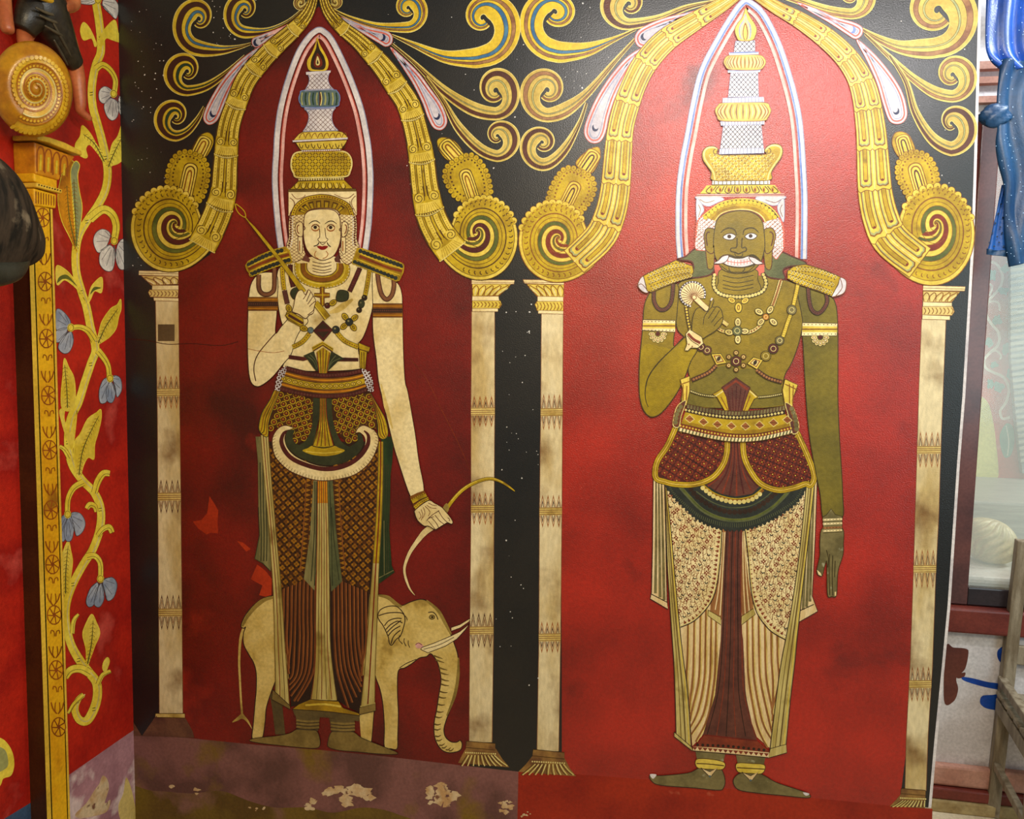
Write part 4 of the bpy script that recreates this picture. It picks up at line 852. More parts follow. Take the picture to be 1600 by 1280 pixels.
O, I = sp(o_, 6), sp(i_, 6); p.strip(O, I, 'gold'); p.strip(mixp(O, I, 0.45), mixp(O, I, 0.85), 'gold_brown'); p.discs([(x, y) for x, y, a in along(mixp(O, I, 0.0), 5)], 2.0, 'gold', k=8); p.line(mixp(O, I, -0.12), 0.9, 'gold_ink', smooth=False)
p.line(mixp(O, I, 0.3), 1.5, 'gold_light', smooth=False); p.line(I, 1.2, 'brown', smooth=False); p.line(mixp(O, I, 0.45), 1, 'gold_ink', smooth=False); p.done()
# head
p = Part('headdress_drape', f1); p.poly(cB(440, 425, 1092, 420, 1100, 640, 1090, 660, 440, 660, 440, 600), 'cream', smooth=False)
for q in (cB(470, 450, 520, 500, 590, 480, 600, 460), cB(455, 490, 490, 520, 495, 570, 455, 640), cB(470, 500, 500, 540, 480, 600), cB(880, 455, 960, 490, 1020, 490, 1070, 450), cB(1085, 470, 1050, 510, 1050, 560, 1090, 640), cB(1030, 520, 1040, 580, 1075, 600)): p.line(q, 1.2, 'brown_mid')
p.line(cB(440, 428, 1092, 424), 1.4, 'brown_mid', smooth=False); p.line(cB(440, 430, 440, 650), 1.0, 'brown_mid', smooth=False); p.line(cB(1096, 430, 1098, 650), 1.0, 'brown_mid', smooth=False); p.done()
lapL = cB(455, 650, 480, 612, 540, 595, 605, 615, 615, 680, 600, 760, 580, 860, 590, 980, 605, 1040, 560, 1085, 480, 1105, 435, 1040, 422, 950, 445, 860, 442, 760); lapR = cB(930, 650, 980, 610, 1040, 618, 1085, 655, 1098, 760, 1096, 880, 1120, 965, 1080, 1065, 1015, 1130, 950, 1085, 925, 1000, 945, 940, 935, 860, 930, 760)
for lp, ex in ((lapL, cB(620, 620, 560, 598, 500, 600, 470, 640, 462, 720, 462, 860, 445, 950)), (lapR, cB(930, 650, 980, 620, 1040, 630, 1075, 680, 1080, 780, 1075, 880, 1085, 960))):
    p = Part('hair_lappet', f1); q = p.poly(lp, 'cream'); p.lattice(q, 4.2, (35, -35), 0.7, 'brown_mid'); beads(p, ex, 3.6, 1.5, 'maroon'); beads(p, [(x+(3 if lp is lapL else -3), y+1) for x, y in ex], 3.6, 1.0, 'white'); p.line(q, 1.0, 'maroon', smooth=False, closed=True); p.done()
for q in (cB(570, 1090, 600, 1030, 650, 1080, 640, 1110), cB(945, 1115, 920, 1030, 880, 1075, 890, 1105)): p = Part('inner_hair', f1); p.polys([q], 'purple_brown'); p.done()
p = Part('cap', f1, label='gold cap with dark niches'); co = cB(462, 660, 480, 600, 522, 540, 600, 485, 700, 462, 780, 457, 880, 475, 980, 520, 1040, 570, 1072, 660); ci = cB(600, 650, 606, 640, 625, 618, 660, 602, 710, 592, 780, 588, 850, 592, 905, 610, 932, 640, 940, 650)
O, I = sp(co, 6), sp(ci, 6); p.strip(O, I, 'gold_deep'); p.strip(mixp(O, I, 0), mixp(O, I, 0.3), 'gold'); p.discs([(x, y) for x, y, a in along(mixp(O, I, 0.16), 4.2)], 1.2, 'ink_red', k=6); p.line(O, 1.2, 'brown', smooth=False); p.line(mixp(O, I, 0.3), 1.0, 'gold_ink', smooth=False); p.line(I, 1.4, 'brown', smooth=False)
n_ = len(O)
for k in range(7):
    f0, f1_ = 0.12+k*0.112, 0.12+k*0.112+0.075; a0, a1_ = int(f0*(n_-1)), int(f1_*(n_-1)); A_, B_ = mixp(O, I, 0.42), mixp(O, I, 0.94)
    p.polys([[A_[a0], A_[a1_], B_[a1_], B_[a0]]], 'gold_ink'); A_, B_ = mixp(O, I, 0.56), mixp(O, I, 0.94)
    p.polys([[((A_[a0][0]*0.8+A_[a1_][0]*0.2)), 0] and [(A_[a0][0]*0.78+A_[a1_][0]*0.22, A_[a0][1]*0.78+A_[a1_][1]*0.22), (A_[a0][0]*0.22+A_[a1_][0]*0.78, A_[a0][1]*0.22+A_[a1_][1]*0.78), (B_[a0][0]*0.22+B_[a1_][0]*0.78, B_[a0][1]*0.22+B_[a1_][1]*0.78), (B_[a0][0]*0.78+B_[a1_][0]*0.22, B_[a0][1]*0.78+B_[a1_][1]*0.22)]], 'gold')
p.done()
hd = Part('head', f1); q = hd.poly(cB(590, 700, 600, 650, 640, 615, 700, 602, 780, 598, 860, 605, 910, 635, 935, 690, 940, 760, 945, 840, 935, 920, 910, 990, 870, 1050, 800, 1085, 740, 1085, 670, 1050, 620, 990, 595, 920, 585, 840, 588, 760), 'cream'); hd.line(q, 1.3, 'brown', smooth=False, closed=True)
hd.line(cB(708, 1000, 692, 1030, 700, 1058, 730, 1074), 1.2, 'tan_line'); hd.line(cB(800, 1000, 820, 1028, 805, 1058, 770, 1074), 1.2, 'tan_line'); hd.line(cB(590, 760, 600, 780, 592, 800), 1.4, 'brown'); hd.line(cB(940, 780, 930, 795, 938, 810), 1.4, 'brown'); H = hd.done()
for sx, lo in ((cB(578, 742, 548, 720, 514, 742, 505, 790, 520, 840, 548, 862, 578, 850), cB(532, 865, 576, 865, 576, 1015, 552, 1032, 532, 1000)), (cB(955, 740, 980, 718, 1008, 735, 1015, 780, 1000, 840, 975, 865, 952, 850), cB(948, 868, 990, 868, 990, 1020, 968, 1034, 946, 1000))):
    p = Part('ear', f1); p.outline(sx, 'cream', 'brown', 1.2); c_ = (sum(a[0] for a in sx)/7, sum(a[1] for a in sx)/7); p.line([(c_[0]+(a[0]-c_[0])*0.5, c_[1]+(a[1]-c_[1])*0.6) for a in sx[1:6]], 1.6, 'redbrown'); p.outline(lo, 'cream', 'brown', 1.1, smooth=False)
    p.line([((lo[0][0]+lo[1][0])/2-1, lo[0][1]+6), ((lo[0][0]+lo[1][0])/2-1, lo[3][1]-5)], 1.8, 'tan_line', smooth=False); p.done()
for e, b in ((cB(700, 776)[0], cB(636, 742, 672, 716, 710, 712, 746, 736)), (cB(848, 778)[0], cB(790, 742, 828, 716, 868, 715, 906, 742))):
    p = Part('eye', f1, H); p.disc(e, 6.8, 'tan_line', 6.0); p.disc((e[0], e[1]-0.4), 5.6, 'cream', 4.2); p.disc((e[0]-0.3, e[1]-0.6), 2.8, 'ink'); p.line(P(e[0]-6, e[1]-1, e[0], e[1]-5, e[0]+6, e[1]-1), 1.1, 'ink'); p.done()
    p = Part('eyebrow', f1, H); p.line(b, [0.8, 1.5, 1.5, 0.8], 'ink'); p.done()
p = Part('nose', f1, H); p.line(cB(740, 790, 742, 862, 724, 888, 738, 912, 768, 918, 802, 912, 820, 888, 800, 866, 792, 780), 1.1, 'brown'); p.done()
p = Part('mouth', f1, H); p.line(cB(734, 918, 720, 942, 684, 955), 1.6, 'ink'); p.line(cB(812, 918, 826, 944, 848, 960), 1.6, 'ink'); p.line(cB(745, 920, 768, 940, 796, 922), 1.0, 'brown'); p.poly(cB(714, 956, 745, 950, 766, 956, 785, 950, 822, 957, 795, 984, 764, 990, 738, 980), 'lip'); p.done()
# crown
p = Part('crown_base_slab', f1); p.poly(cB(440, 405, 1088, 400, 1092, 428, 440, 434), 'sash_dark', smooth=False); p.line(cB(440, 408, 1088, 402), 1, 'brown', smooth=False); p.done()
p = Part('crown_petal_tier', f1); q = p.poly(cB(535, 330, 975, 318, 1010, 350, 1060, 402, 455, 408, 500, 365), 'gold', smooth=False)
for i in range(8):
    x = 520+i*64; p.line(cB(x-18+ (i-3.5)*-6, 345, x-22, 385, x, 400, x+22, 385, x+18+(i-3.5)*-6, 345), 1.3, 'gold_ink'); p.disc(cB(x, 375)[0], 2.2, 'gold_light', 4)
p.line(q, 1.1, 'gold_ink', smooth=False, closed=True); p.done()
p = Part('crown_bead_row', f1); p.line(cB(535, 316, 975, 308), 4, 'gold_ink', smooth=False); beads(p, cB(545, 316, 970, 308), 3.8, 1.4, 'gold_pale'); p.done()
p = Part('crown_pot', f1); q = p.poly(cB(530, 295, 490, 250, 468, 190, 475, 110, 510, 60, 600, 45, 760, 40, 900, 38, 990, 52, 1035, 95, 1050, 160, 1035, 230, 990, 285, 760, 295), 'gold'); p.lattice(q, 6.6, (45, -45), 1.2, 'gold_ink'); p.discs(p.grid(q, 6.6, 45), 1.0, 'gold_light', k=6); p.line(q, 2.2, 'gold_pale', smooth=False, closed=True); p.done()
p = Part('crown_pearl_row', f1); p.line(cA(570, 1268, 955, 1258), 4.5, 'brown_mid', smooth=False); beads(p, cA(575, 1268, 950, 1258), 3.4, 1.4, 'white'); p.done()
p = Part('crown_gold_tier', f1); q = p.poly(cA(510, 1190, 1005, 1165, 990, 1200, 950, 1250, 560, 1262, 530, 1220), 'gold_light', smooth=False)
for i in range(8): x = 545+i*58; p.line(cA(x, 1200, x+8, 1230, x+25, 1245, x+35, 1215), 1.3, 'gold_ink')
p.line(q, 1.0, 'gold_ink', smooth=False, closed=True)
q = p.poly(cA(575, 1090, 900, 1078, 960, 1090, 1015, 1145, 490, 1168, 540, 1110), 'gold_light', smooth=False)
for i in range(8): x = 545+i*58; p.line(cA(x, 1150, x+15, 1115, x+40, 1100, x+50, 1135), 1.2, 'gold_brown')
p.line(q, 1.0, 'gold_ink', smooth=False, closed=True); p.poly(cA(480, 1170, 1010, 1142, 1010, 1160, 485, 1188), 'white', smooth=False); p.line(cA(480, 1188, 1010, 1161), 0.9, 'brown', smooth=False); p.done()
p = Part('crown_lattice_tier', f1); q = p.poly(sp(cA(602, 865, 635, 920, 632, 985, 610, 1040, 580, 1085), 6)+sp(cA(920, 1075, 880, 1030, 860, 970, 865, 900, 895, 858), 6), 'white', smooth=False); p.lattice(q, 5.4, (45, -45), 0.65, 'purple_brown'); p.line(q, 1.0, 'grey_blue', smooth=False, closed=True); p.poly(cA(590, 855, 895, 848, 895, 866, 600, 880), 'grey_blue', smooth=False); p.poly(cA(600, 850, 890, 845, 890, 852, 600, 858), 'white', smooth=False); p.done()
p = Part('crown_blue_ring', f1, label='blue and green marbled ring'); q = p.poly(cA(590, 690, 870, 685, 910, 700, 935, 745, 930, 800, 890, 845, 600, 850, 560, 820, 542, 775, 555, 720), 'teal_grey'); p.line(q, 1.2, 'blue_line', smooth=False, closed=True)
for i in range(10): x = 575+i*36; p.line(cA(x, 710, x+(8 if i > 4 else -8), 770, x, 830), 2.4, 'scroll_green' if i % 2 else 'scroll_sage')
p.line(cA(740, 700, 748, 770, 740, 838), [1, 3.5, 1], 'brown'); p.line(cA(752, 705, 762, 770, 752, 835), 1.6, 'gold_pale'); p.done()
p = Part('crown_lattice_tier', f1); q = p.poly(sp(cA(612, 515, 640, 560, 640, 610, 620, 655, 598, 695), 6)+sp(cA(875, 680, 840, 640, 822, 590, 828, 540, 848, 500), 6), 'white', smooth=False); p.lattice(q, 5.0, (45, -45), 0.65, 'purple_brown'); p.line(q, 1.0, 'grey_blue', smooth=False, closed=True); p.poly(cA(610, 515, 848, 500, 845, 520, 612, 540), 'white', smooth=False); p.line(cA(600, 690, 875, 678), 2.2, 'grey_blue', smooth=False); p.done()
p = Part('crown_flame', f1)
p.poly(cA(718, 180, 702, 240, 665, 330, 625, 400, 622, 450, 645, 498, 715, 505, 800, 498, 825, 455, 820, 395, 790, 330, 745, 250), 'yellow'); p.poly(cA(718, 215, 705, 290, 670, 370, 655, 430, 665, 480, 715, 492, 780, 488, 800, 440, 785, 370, 740, 290), 'ink'); p.poly(cA(718, 330, 695, 390, 685, 430, 700, 465, 735, 468, 765, 450, 765, 410, 745, 365), 'redbrown'); p.poly(cA(720, 360, 704, 420, 712, 448, 738, 445, 742, 410), 'gold_pale'); p.poly(cA(721, 395, 714, 425, 722, 438, 732, 425), 'ink'); p.done()
# straps, gems, belt
p = Part('shoulder_loop', f1); p.line(cC(203, 340, 203, 450, 225, 500, 270, 517, 318, 500, 342, 450, 342, 280), 7.4, 'brown'); p.line(cC(203, 340, 203, 450, 225, 500, 270, 517, 318, 500, 342, 450, 342, 280), 4.4, 'brown_mid'); p.done()
p = Part('shoulder_loop', f1); p.line(cC(1262, 330, 1275, 430, 1300, 520, 1345, 560, 1390, 520, 1408, 440, 1405, 370), 7.4, 'brown'); p.line(cC(1262, 330, 1275, 430, 1300, 520, 1345, 560, 1390, 520, 1408, 440, 1405, 370), 4.4, 'brown_mid'); p.done()
def strap(pts, wid, m, dot=None, edge='ink'):
    p = Part('strap', f1); p.line(pts, wid+1.2, edge); p.line(pts, wid, m)
    if dot: beads(p, pts, 4.0, 0.9, dot)
    p.done()
strap(cC(412, 270, 418, 370, 430, 475), 6.0, 'gold', 'redbrown'); strap(cC(432, 480, 445, 540, 458, 600), 6.6, 'purple_brown'); strap(cC(485, 250, 488, 350, 510, 450), 6.2, 'maroon', 'purple_brown')
strap(cC(1105, 280, 1060, 385, 1012, 490), 6.6, 'maroon', 'purple_brown'); strap(cC(1190, 300, 1172, 420, 1150, 530), 6.0, 'gold', 'redbrown')
strap(cC(655, 865, 590, 940, 505, 985), 6.4, 'gold', 'redbrown'); strap(cC(895, 850, 970, 930, 1090, 985), 6.4, 'gold', 'redbrown')
def gem(pts=None, c_=None, r=0, m='dark_green', r2=None, ang=0, name='gem'):
    p = Part(name, f1)
    if pts: p.outline(pts, m, 'ink', 1.0)
    else: p.disc(c_, r+0.8, 'ink', (r2 or r)+0.8, ang); p.disc(c_, r, m, r2, ang); p.disc((c_[0]-r*0.25, c_[1]-r*0.3), r*0.3, 'sage', k=7)
    p.done()
gem(cC(485, 510, 500, 470, 540, 455, 560, 490, 540, 550, 510, 555)); gem(cC(892, 545, 910, 485, 960, 478, 1002, 500, 998, 560, 950, 580, 905, 575))
for x, y, r, m, r2 in ((815, 615, 4, 'maroon', None), (1145, 545, 3.8, 'ink', None), (1118, 598, 4.6, 'dark_green', 6.5), (1098, 655, 3.8, 'ink', None), (665, 835, 4.4, 'teal_grey', None), (890, 830, 5.6, 'blackgreen', None)): gem(c_=cC(x, y)[0], r=r, m=m, r2=r2)
def petal(c_, a, sc=1.0, ms=('gold_ink', 'gold', 'gold_ink', 'gold_ink'), th=None, name='petal_link'):
    p = Part(name, th or f1); p.disc(c_, 6.8*sc, ms[0], 4.8*sc, a); p.disc(c_, 5.8*sc, ms[1], 3.8*sc, a); p.disc(c_, 3.2*sc, ms[2], 1.8*sc, a); p.disc(c_, 2.0*sc, ms[1], 0.8*sc, a); p.done()
for x, y, a in ((865, 590, -0.6), (605, 820, 0.3), (472, 640, 1.2), (470, 700, 1.6)): petal(cC(x, y)[0], a)
c0 = cC(1010, 762)[0]
for k in range(4):
    a = math.pi/4+k*math.pi/2+0.12; petal((c0[0]+10.5*math.cos(a), c0[1]+10.5*math.sin(a)), a)
gem(c_=c0, r=5.6, m='blackgreen')
p = Part('diamond_clasp', f1); p.outline(cC(690, 840, 775, 750, 862, 832, 780, 932), 'maroon', 'ink', 1.2, smooth=False); p.polys([cC(715, 825, 775, 770, 835, 822), cC(715, 850, 835, 845, 778, 905)], 'ink'); p.done()
p = Part('cross_pendant', f1); p.outline(cC(752, 450, 790, 450, 788, 500, 836, 505, 836, 540, 788, 545, 790, 612, 775, 622, 755, 610, 752, 545, 700, 532, 698, 505, 750, 505), 'gold_brown', 'gold_ink', 1.0, smooth=False); p.line(cC(772, 455, 772, 615), 1.6, 'gold', smooth=False); p.line(cC(700, 520, 832, 522), 1.6, 'gold', smooth=False); p.done()
p = Part('waist_band', f1); p.poly(cC(472, 1055, 620, 1075, 650, 1095, 600, 1108, 470, 1090), 'maroon', smooth=False); p.done(); p = Part('waist_band', f1); p.poly(cC(930, 1078, 1090, 1082, 1092, 1112, 910, 1112), 'maroon', smooth=False); p.line(cC(930, 1095, 1090, 1098), 1.2, 'ink'); p.done()
p = Part('waist_ornament', f1)
p.poly(cC(600, 1062, 695, 1020, 750, 1195, 715, 1200, 690, 1170, 640, 1100), 'dark_green', smooth=False); p.poly(cC(850, 1020, 965, 1088, 910, 1112, 850, 1170, 812, 1205, 800, 1190), 'dark_green', smooth=False)
for q in (cC(640, 1070, 690, 1110, 720, 1180), cC(660, 1050, 705, 1100, 735, 1180), cC(930, 1085, 860, 1120, 815, 1195), cC(890, 1060, 850, 1110, 812, 1180)): p.line(q, 1.4, 'bluegreen')
p.poly(cC(718, 1030, 775, 985, 842, 1035, 808, 1250, 742, 1250), 'gold', smooth=False)
for i in range(5): f = i/4; p.line(cC(722+112*f, 1035-40*(1-abs(2*f-1)), 745+60*f, 1245), 1.3, 'gold_ink' if i % 2 else 'redbrown')
p.poly(cC(678, 985, 772, 935, 868, 995, 862, 1030, 775, 975, 690, 1025), 'gold', smooth=False); p.line(cC(690, 1020, 775, 968, 862, 1028), 1.6, 'brown', smooth=False); p.line(cC(682, 998, 772, 948, 866, 1006), 1.0, 'gold_ink', smooth=False); p.done()
p = Part('side_tab', f1); p.outline(cC(1090, 945, 1195, 988, 1187, 1022, 1168, 1030, 1152, 1182, 1108, 1172, 1100, 1025), 'gold', 'gold_ink', 1.1, smooth=False)
for x in (1120, 1140): p.line(cC(x, 1030, x+2, 1175), 1.4, 'gold_ink')
p.line(cC(1100, 1005, 1185, 1030), 1.6, 'gold_ink'); p.done()
for q in (cD(445, 65, 385, 110, 358, 200, 348, 282, 388, 292, 412, 220, 455, 100), cD(1118, 88, 1190, 118, 1222, 200, 1228, 292, 1180, 302, 1148, 200)):
    p = Part('lattice_tab', f1); p.poly(q, 'brown', smooth=False); p.lattice(q, 4.6, (60, -35), 1.6, 'white'); p.done()
p = Part('belt', f1)
O, I = sp(cD(452, 70, 600, 108, 760, 135, 950, 125, 1110, 95), 6), sp(cD(448, 110, 600, 150, 770, 172, 950, 165, 1118, 130), 6); p.strip(O, I, 'maroon'); p.discs([(x, y) for x, y, a in along(mixp(O, I, 0.45), 4.6)], 1.7, 'purple_brown', k=7); p.line(O, 1.0, 'ink', smooth=False)
O2 = sp(cD(402, 250, 560, 292, 740, 318, 900, 318, 1040, 300, 1162, 262), 6); O1 = sp(cD(448, 110, 600, 150, 770, 172, 950, 165, 1050, 150, 1130, 130), 6)
p.strip(O1, O2, 'gold_brown')
for f, m, w_ in ((0.02, 'ink', 1), (0.16, 'orange', 2.2), (0.32, 'ink', 1), (0.72, 'ink', 1.0), (0.86, 'orange', 2.2), (0.98, 'ink', 1.2)): p.line(mixp(O1, O2, f), w_, m, smooth=False)
p.strip(mixp(O1, O2, 0.34), mixp(O1, O2, 0.70), 'gold'); g = along(mixp(O1, O2, 0.52), 9.2, 0)
p.discs([(x, y) for x, y, a in g], 4.2, 'gold_ink', k=12, r2=3.2); p.discs([(x, y) for x, y, a in g], 3.2, 'gold_light', k=12, r2=2.2); p.discs([(x, y) for x, y, a in g], 1.6, 'gold_brown', k=8, r2=1.0)
O3 = sp(cD(395, 290, 560, 330, 735, 352, 900, 352, 1040, 336, 1168, 300), 6); p.strip(O2, O3, 'maroon'); p.discs([(x, y) for x, y, a in along(mixp(O2, O3, 0.5), 4.8)], 1.9, 'purple_brown', k=7); p.done()
# epaulettes
for q, l1, l2, l3 in ((cC(85, 262, 108, 222, 200, 172, 320, 122, 440, 92, 478, 128, 502, 232, 380, 262, 240, 312, 150, 354, 125, 335, 100, 300), cC(115, 250, 220, 192, 320, 150, 440, 115), cC(110, 290, 240, 235, 350, 195, 475, 160), cC(140, 335, 250, 285, 370, 240, 490, 205)),
                      (cC(1082, 105, 1130, 108, 1300, 168, 1480, 238, 1497, 278, 1490, 320, 1455, 392, 1430, 398, 1250, 322, 1100, 262, 1035, 235), cC(1110, 130, 1240, 180, 1360, 220, 1485, 265), cC(1100, 175, 1240, 232, 1360, 278, 1480, 310), cC(1060, 228, 1200, 285, 1330, 335, 1450, 380))):
    p = Part('epaulette', f1); z = p.poly(q, 'gold_deep', smooth=False); p.line(l2, 5.5, 'gold_brown'); p.line(l2, 2, 'redbrown')
    for l in (l1, l3): beads(p, l, 6.2, 3.5, 'blackgreen', 'gold')
    for a, b in ((l1, l2), (l2, l3)): p.line([((u[0]+v[0])/2, (u[1]+v[1])/2) for u, v in zip(a, b)], 1.6, 'yellow')
    p.line(z, 1.2, 'gold', smooth=False, closed=True); p.done()
p = Part('bracelet', f1); q = cG(472, 322, 540, 290, 602, 268, 648, 345, 590, 385, 522, 442); p.poly(q, 'gold_brown', smooth=False)
p.line(cG(495, 372, 560, 335, 622, 310), 5, 'gold'); p.line(cG(515, 425, 580, 370, 642, 340), 4.5, 'gold'); beads(p, cG(515, 425, 580, 370, 642, 340), 3.2, 0.8, 'brown'); beads(p, cG(490, 352, 545, 320, 605, 290), 3.4, 1.2, 'gold'); p.line(cG(505, 395, 570, 352, 632, 325), 1.2, 'ink'); p.done()
p = Part('hand', f1); q = p.poly(cG(525, 442, 520, 480, 545, 540, 600, 588, 640, 590, 680, 612, 702, 622, 728, 610, 780, 578, 815, 560, 850, 572, 863, 552, 835, 505, 800, 462, 762, 420, 700, 385, 640, 360), 'cream'); p.line(q, 1.1, 'ink', smooth=False, closed=True)
for a in (cG(640, 545, 670, 580, 702, 618), cG(670, 515, 710, 560, 735, 605), cG(700, 490, 745, 545, 785, 575), cG(730, 450, 775, 520, 815, 558), cG(640, 520, 690, 480, 740, 450), cG(625, 545, 645, 520, 690, 505), cG(815, 515, 830, 525, 832, 545)): p.line(a, 1.1, 'brown')
for a in (cG(640, 380, 680, 400, 720, 405), cG(625, 400, 665, 425, 715, 430), cG(610, 410, 655, 460, 640, 500), cG(595, 420, 610, 470, 590, 520), cG(555, 460, 575, 500, 555, 530), cG(575, 440, 590, 490, 575, 540)): p.line(a, 1.0, 'brown_mid')
p.done()

# ------------------------------------------------------------------ staff and the hand that grips it
st = Thing('painted_staff', 'thin yellow painted staff with a looped tip, held across the pale figure\'s shoulder', 'staff', (512, 497), surf_back, f1.z+0.0001)
p = Part('shaft', st); q = P(384, 339, 392, 349, 400, 358, 424, 388, 446, 416, 476, 457); p.line(q, [2, 3, 4.5, 6, 7, 9.5], 'gold_ink'); p.line(q, [1, 2, 3.4, 4.8, 5.8, 8.2], 'gold'); q = P(494, 473, 503, 484, 513, 497); p.line(q, [9.5, 10.5, 11], 'gold_ink'); p.line(q, [8.2, 9.2, 9.6], 'gold'); p.line(P(492, 476, 510, 499), 1.6, 'gold_light', smooth=False); p.done()
p = Part('loop_tip', st); p.line(P(369, 319, 371, 328, 377, 336, 385, 340, 384, 332, 378, 325, 370, 319), 1.5, 'gold'); p.done()
p = Part('hand', f1, z=st.z+0.0001); q = p.poly(cC(515, 625, 530, 545, 555, 490, 590, 478, 620, 520, 645, 475, 668, 492, 690, 530, 712, 572, 700, 625, 690, 680, 655, 700, 620, 730, 560, 692, 505, 668), 'cream'); p.line(q, 1.1, 'brown', smooth=False, closed=True)
for a in (cC(645, 475, 630, 515, 600, 560), cC(668, 495, 645, 545, 630, 580), cC(690, 530, 665, 570, 640, 605), cC(710, 575, 680, 600, 655, 625), cC(700, 625, 690, 660, 640, 700)): p.line(a, 1.2, 'brown')
p.done()
p = Part('bracelet', f1); q = cC(440, 700, 492, 672, 600, 735, 605, 785, 580, 805, 470, 745); p.poly(q, 'gold', smooth=False); p.line(cC(470, 700, 540, 740, 600, 775), 4, 'brown'); p.line(cC(455, 722, 530, 768, 590, 795), 1.0, 'gold_ink'); p.line(q, 1.0, 'gold_ink', smooth=False, closed=True); p.done()
# ------------------------------------------------------------------ green figure
kA = crop(1040, 0, 6.154); kB = crop(1030, 200, 6.154); kC = crop(990, 380, 4.706); kD = crop(990, 560, 4.706); kE = crop(990, 740, 4.706); kF = crop(990, 980, 4.706)
f2 = Thing('painted_deity', 'green-skinned painted guardian with tusks and white teeth in a tall crown, holding a fan', 'painted figure', (1150, 1225), surf_back, 0.0027)
paint('ring_gold', (206, 178, 80), (184, 152, 58), scale=14)
for ft, ank, an, nail in ((kF(480, 1035, 560, 1030, 640, 1040, 672, 1120, 660, 1180, 620, 1196, 450, 1180, 200, 1160, 132, 1128, 122, 1085, 200, 1090, 400, 1070), kF(455, 905, 672, 932, 655, 1010, 472, 1010), kF(462, 970, 560, 968, 665, 992, 655, 1042, 560, 1042, 468, 1030), kF(120, 1080, 165, 1080, 160, 1098, 140, 1112)),
                          (kF(770, 1078, 850, 1065, 940, 1080, 1050, 1140, 1200, 1190, 1288, 1225, 1280, 1252, 1100, 1236, 900, 1216, 770, 1192, 732, 1130), kF(752, 935, 968, 955, 955, 1020, 768, 1020), kF(758, 1000, 860, 1000, 962, 1012, 945, 1072, 860, 1072, 768, 1062), kF(1245, 1212, 1288, 1220, 1285, 1232, 1262, 1235))):
    p = Part('foot', f2); p.poly(ank, 'olive_hand', smooth=False); q = p.poly(ft, 'olive_hand'); p.line(q, 1.2, 'ink', smooth=False, closed=True); p.poly(nail, 'white'); p.done()
    p = Part('anklet', f2); q = p.poly(an, 'gold_light'); p.line(q, 1.1, 'gold_ink', smooth=False, closed=True); p.line([((a[0]), (a[1]+b[1])/2) for a, b in zip(an[:3], (an[5], an[4], an[3]))], 1.6, 'gold_ink')
    cx, cy = an[4]; p.outline(P(cx-14, cy-2, cx, cy+4, cx+12, cy-2, cx+3, cy+10, cx, cy+13, cx-3, cy+9), 'cream_cloth', 'ink', 1.0, smooth=False); p.disc((cx, cy+11), 1.8, 'teal_grey', k=8); p.done()
# side flaps
for q, st_ in ((kE(145, 30, 225, 40, 235, 400, 245, 930, 252, 996, 122, 920, 132, 870, 140, 500), [kE(165, 60, 165, 500, 160, 880), kE(185, 60, 190, 500, 195, 910), kE(205, 60, 215, 500, 225, 930)]),
               (kE(1285, 80, 1348, 60, 1332, 500, 1312, 900, 1352, 1012, 1212, 1092, 1222, 1000, 1245, 700), [kE(1305, 100, 1290, 500, 1270, 980), kE(1325, 100, 1310, 500, 1295, 940), kE(1290, 100, 1265, 500, 1245, 1000)])):
    p = Part('side_flap', f2); z = p.poly(q, 'cream_cloth', smooth=False)
    for l in st_: p.line(l, [2.4, 4.0, 4.5], 'olive_hand')
    p.line(z, 1.2, 'ink', smooth=False, closed=True)
    a, b = (kE(130, 885), kE(246, 945)) if q is not None and q[0][0] < 1100 else (kE(1215, 1010), kE(1325, 960)); p.line(a+b, 1.4, 'ink', smooth=False); p.done()
# lower pleats
def pleats(poly, curves):
    p = Part('pleated_skirt', f2); p.poly(poly, 'cream_cloth', smooth=False)
    for c_ in curves: p.line([(x+1.6, y) for x, y in c_], [2.6, 4.0, 4.6, 4.2, 3.0], 'cream_dirty'); p.line(c_, [1.8, 3.0, 3.4, 3.2, 2.4], 'cream_shadow'); p.line([(x+1.1, y) for x, y in c_], 0.9, 'gold_brown')
    p.done()
pleats(P(1058, 930, 1130, 930)+kF(645, 150, 620, 400, 600, 560, 560, 690, 500, 800, 432, 872, 405, 560, 372, 300), [kF(x, -230, x-4, 200, x-14, 400, max(x-60, 405+i*3), 560+i*20, max(x-150, 412), 590+i*50) for i, x in enumerate((400, 445, 490, 530, 570, 605))])
pleats(P(1157, 930, 1245, 930)+kF(1120, 10, 1075, 400, 1035, 640, 1000, 885, 905, 805, 850, 650, 812, 400), [kF(x, -230, x+6, 200, x+18, 400, min(x+75, 1030-i*2), 590+(5-i)*25, min(x+150, 1018), 640+(5-i)*48) for i, x in enumerate((830, 870, 915, 960, 1005, 1050))])
p = Part('center_pleat', f2); p.poly(kE(640, 400, 690, 400, 662, 1060, 640, 1075, 560, 1010, 612, 750)+[], 'cream_shadow', smooth=False); p.poly(kE(795, 400, 830, 400, 865, 900, 885, 1020, 800, 1060, 790, 1000), 'cream_shadow', smooth=False)
for q in (kE(655, 430, 630, 800, 600, 1000), kE(670, 430, 650, 800, 635, 1040), kE(810, 430, 830, 800, 850, 1010), kE(800, 430, 808, 800, 820, 1030)): p.line(q, 2.0, 'cream_cloth'); p.line([(x+1.4, y) for x, y in q], 0.9, 'gold_brown')
p.poly(P(1134, 825, 1160, 825, 1158, 900, 1158, 980, 1161, 1000, 1165, 1085, 1177, 1140, 1183, 1157, 1098, 1148, 1117, 1086, 1126, 1000, 1130, 900), 'purple_brown', smooth=False)
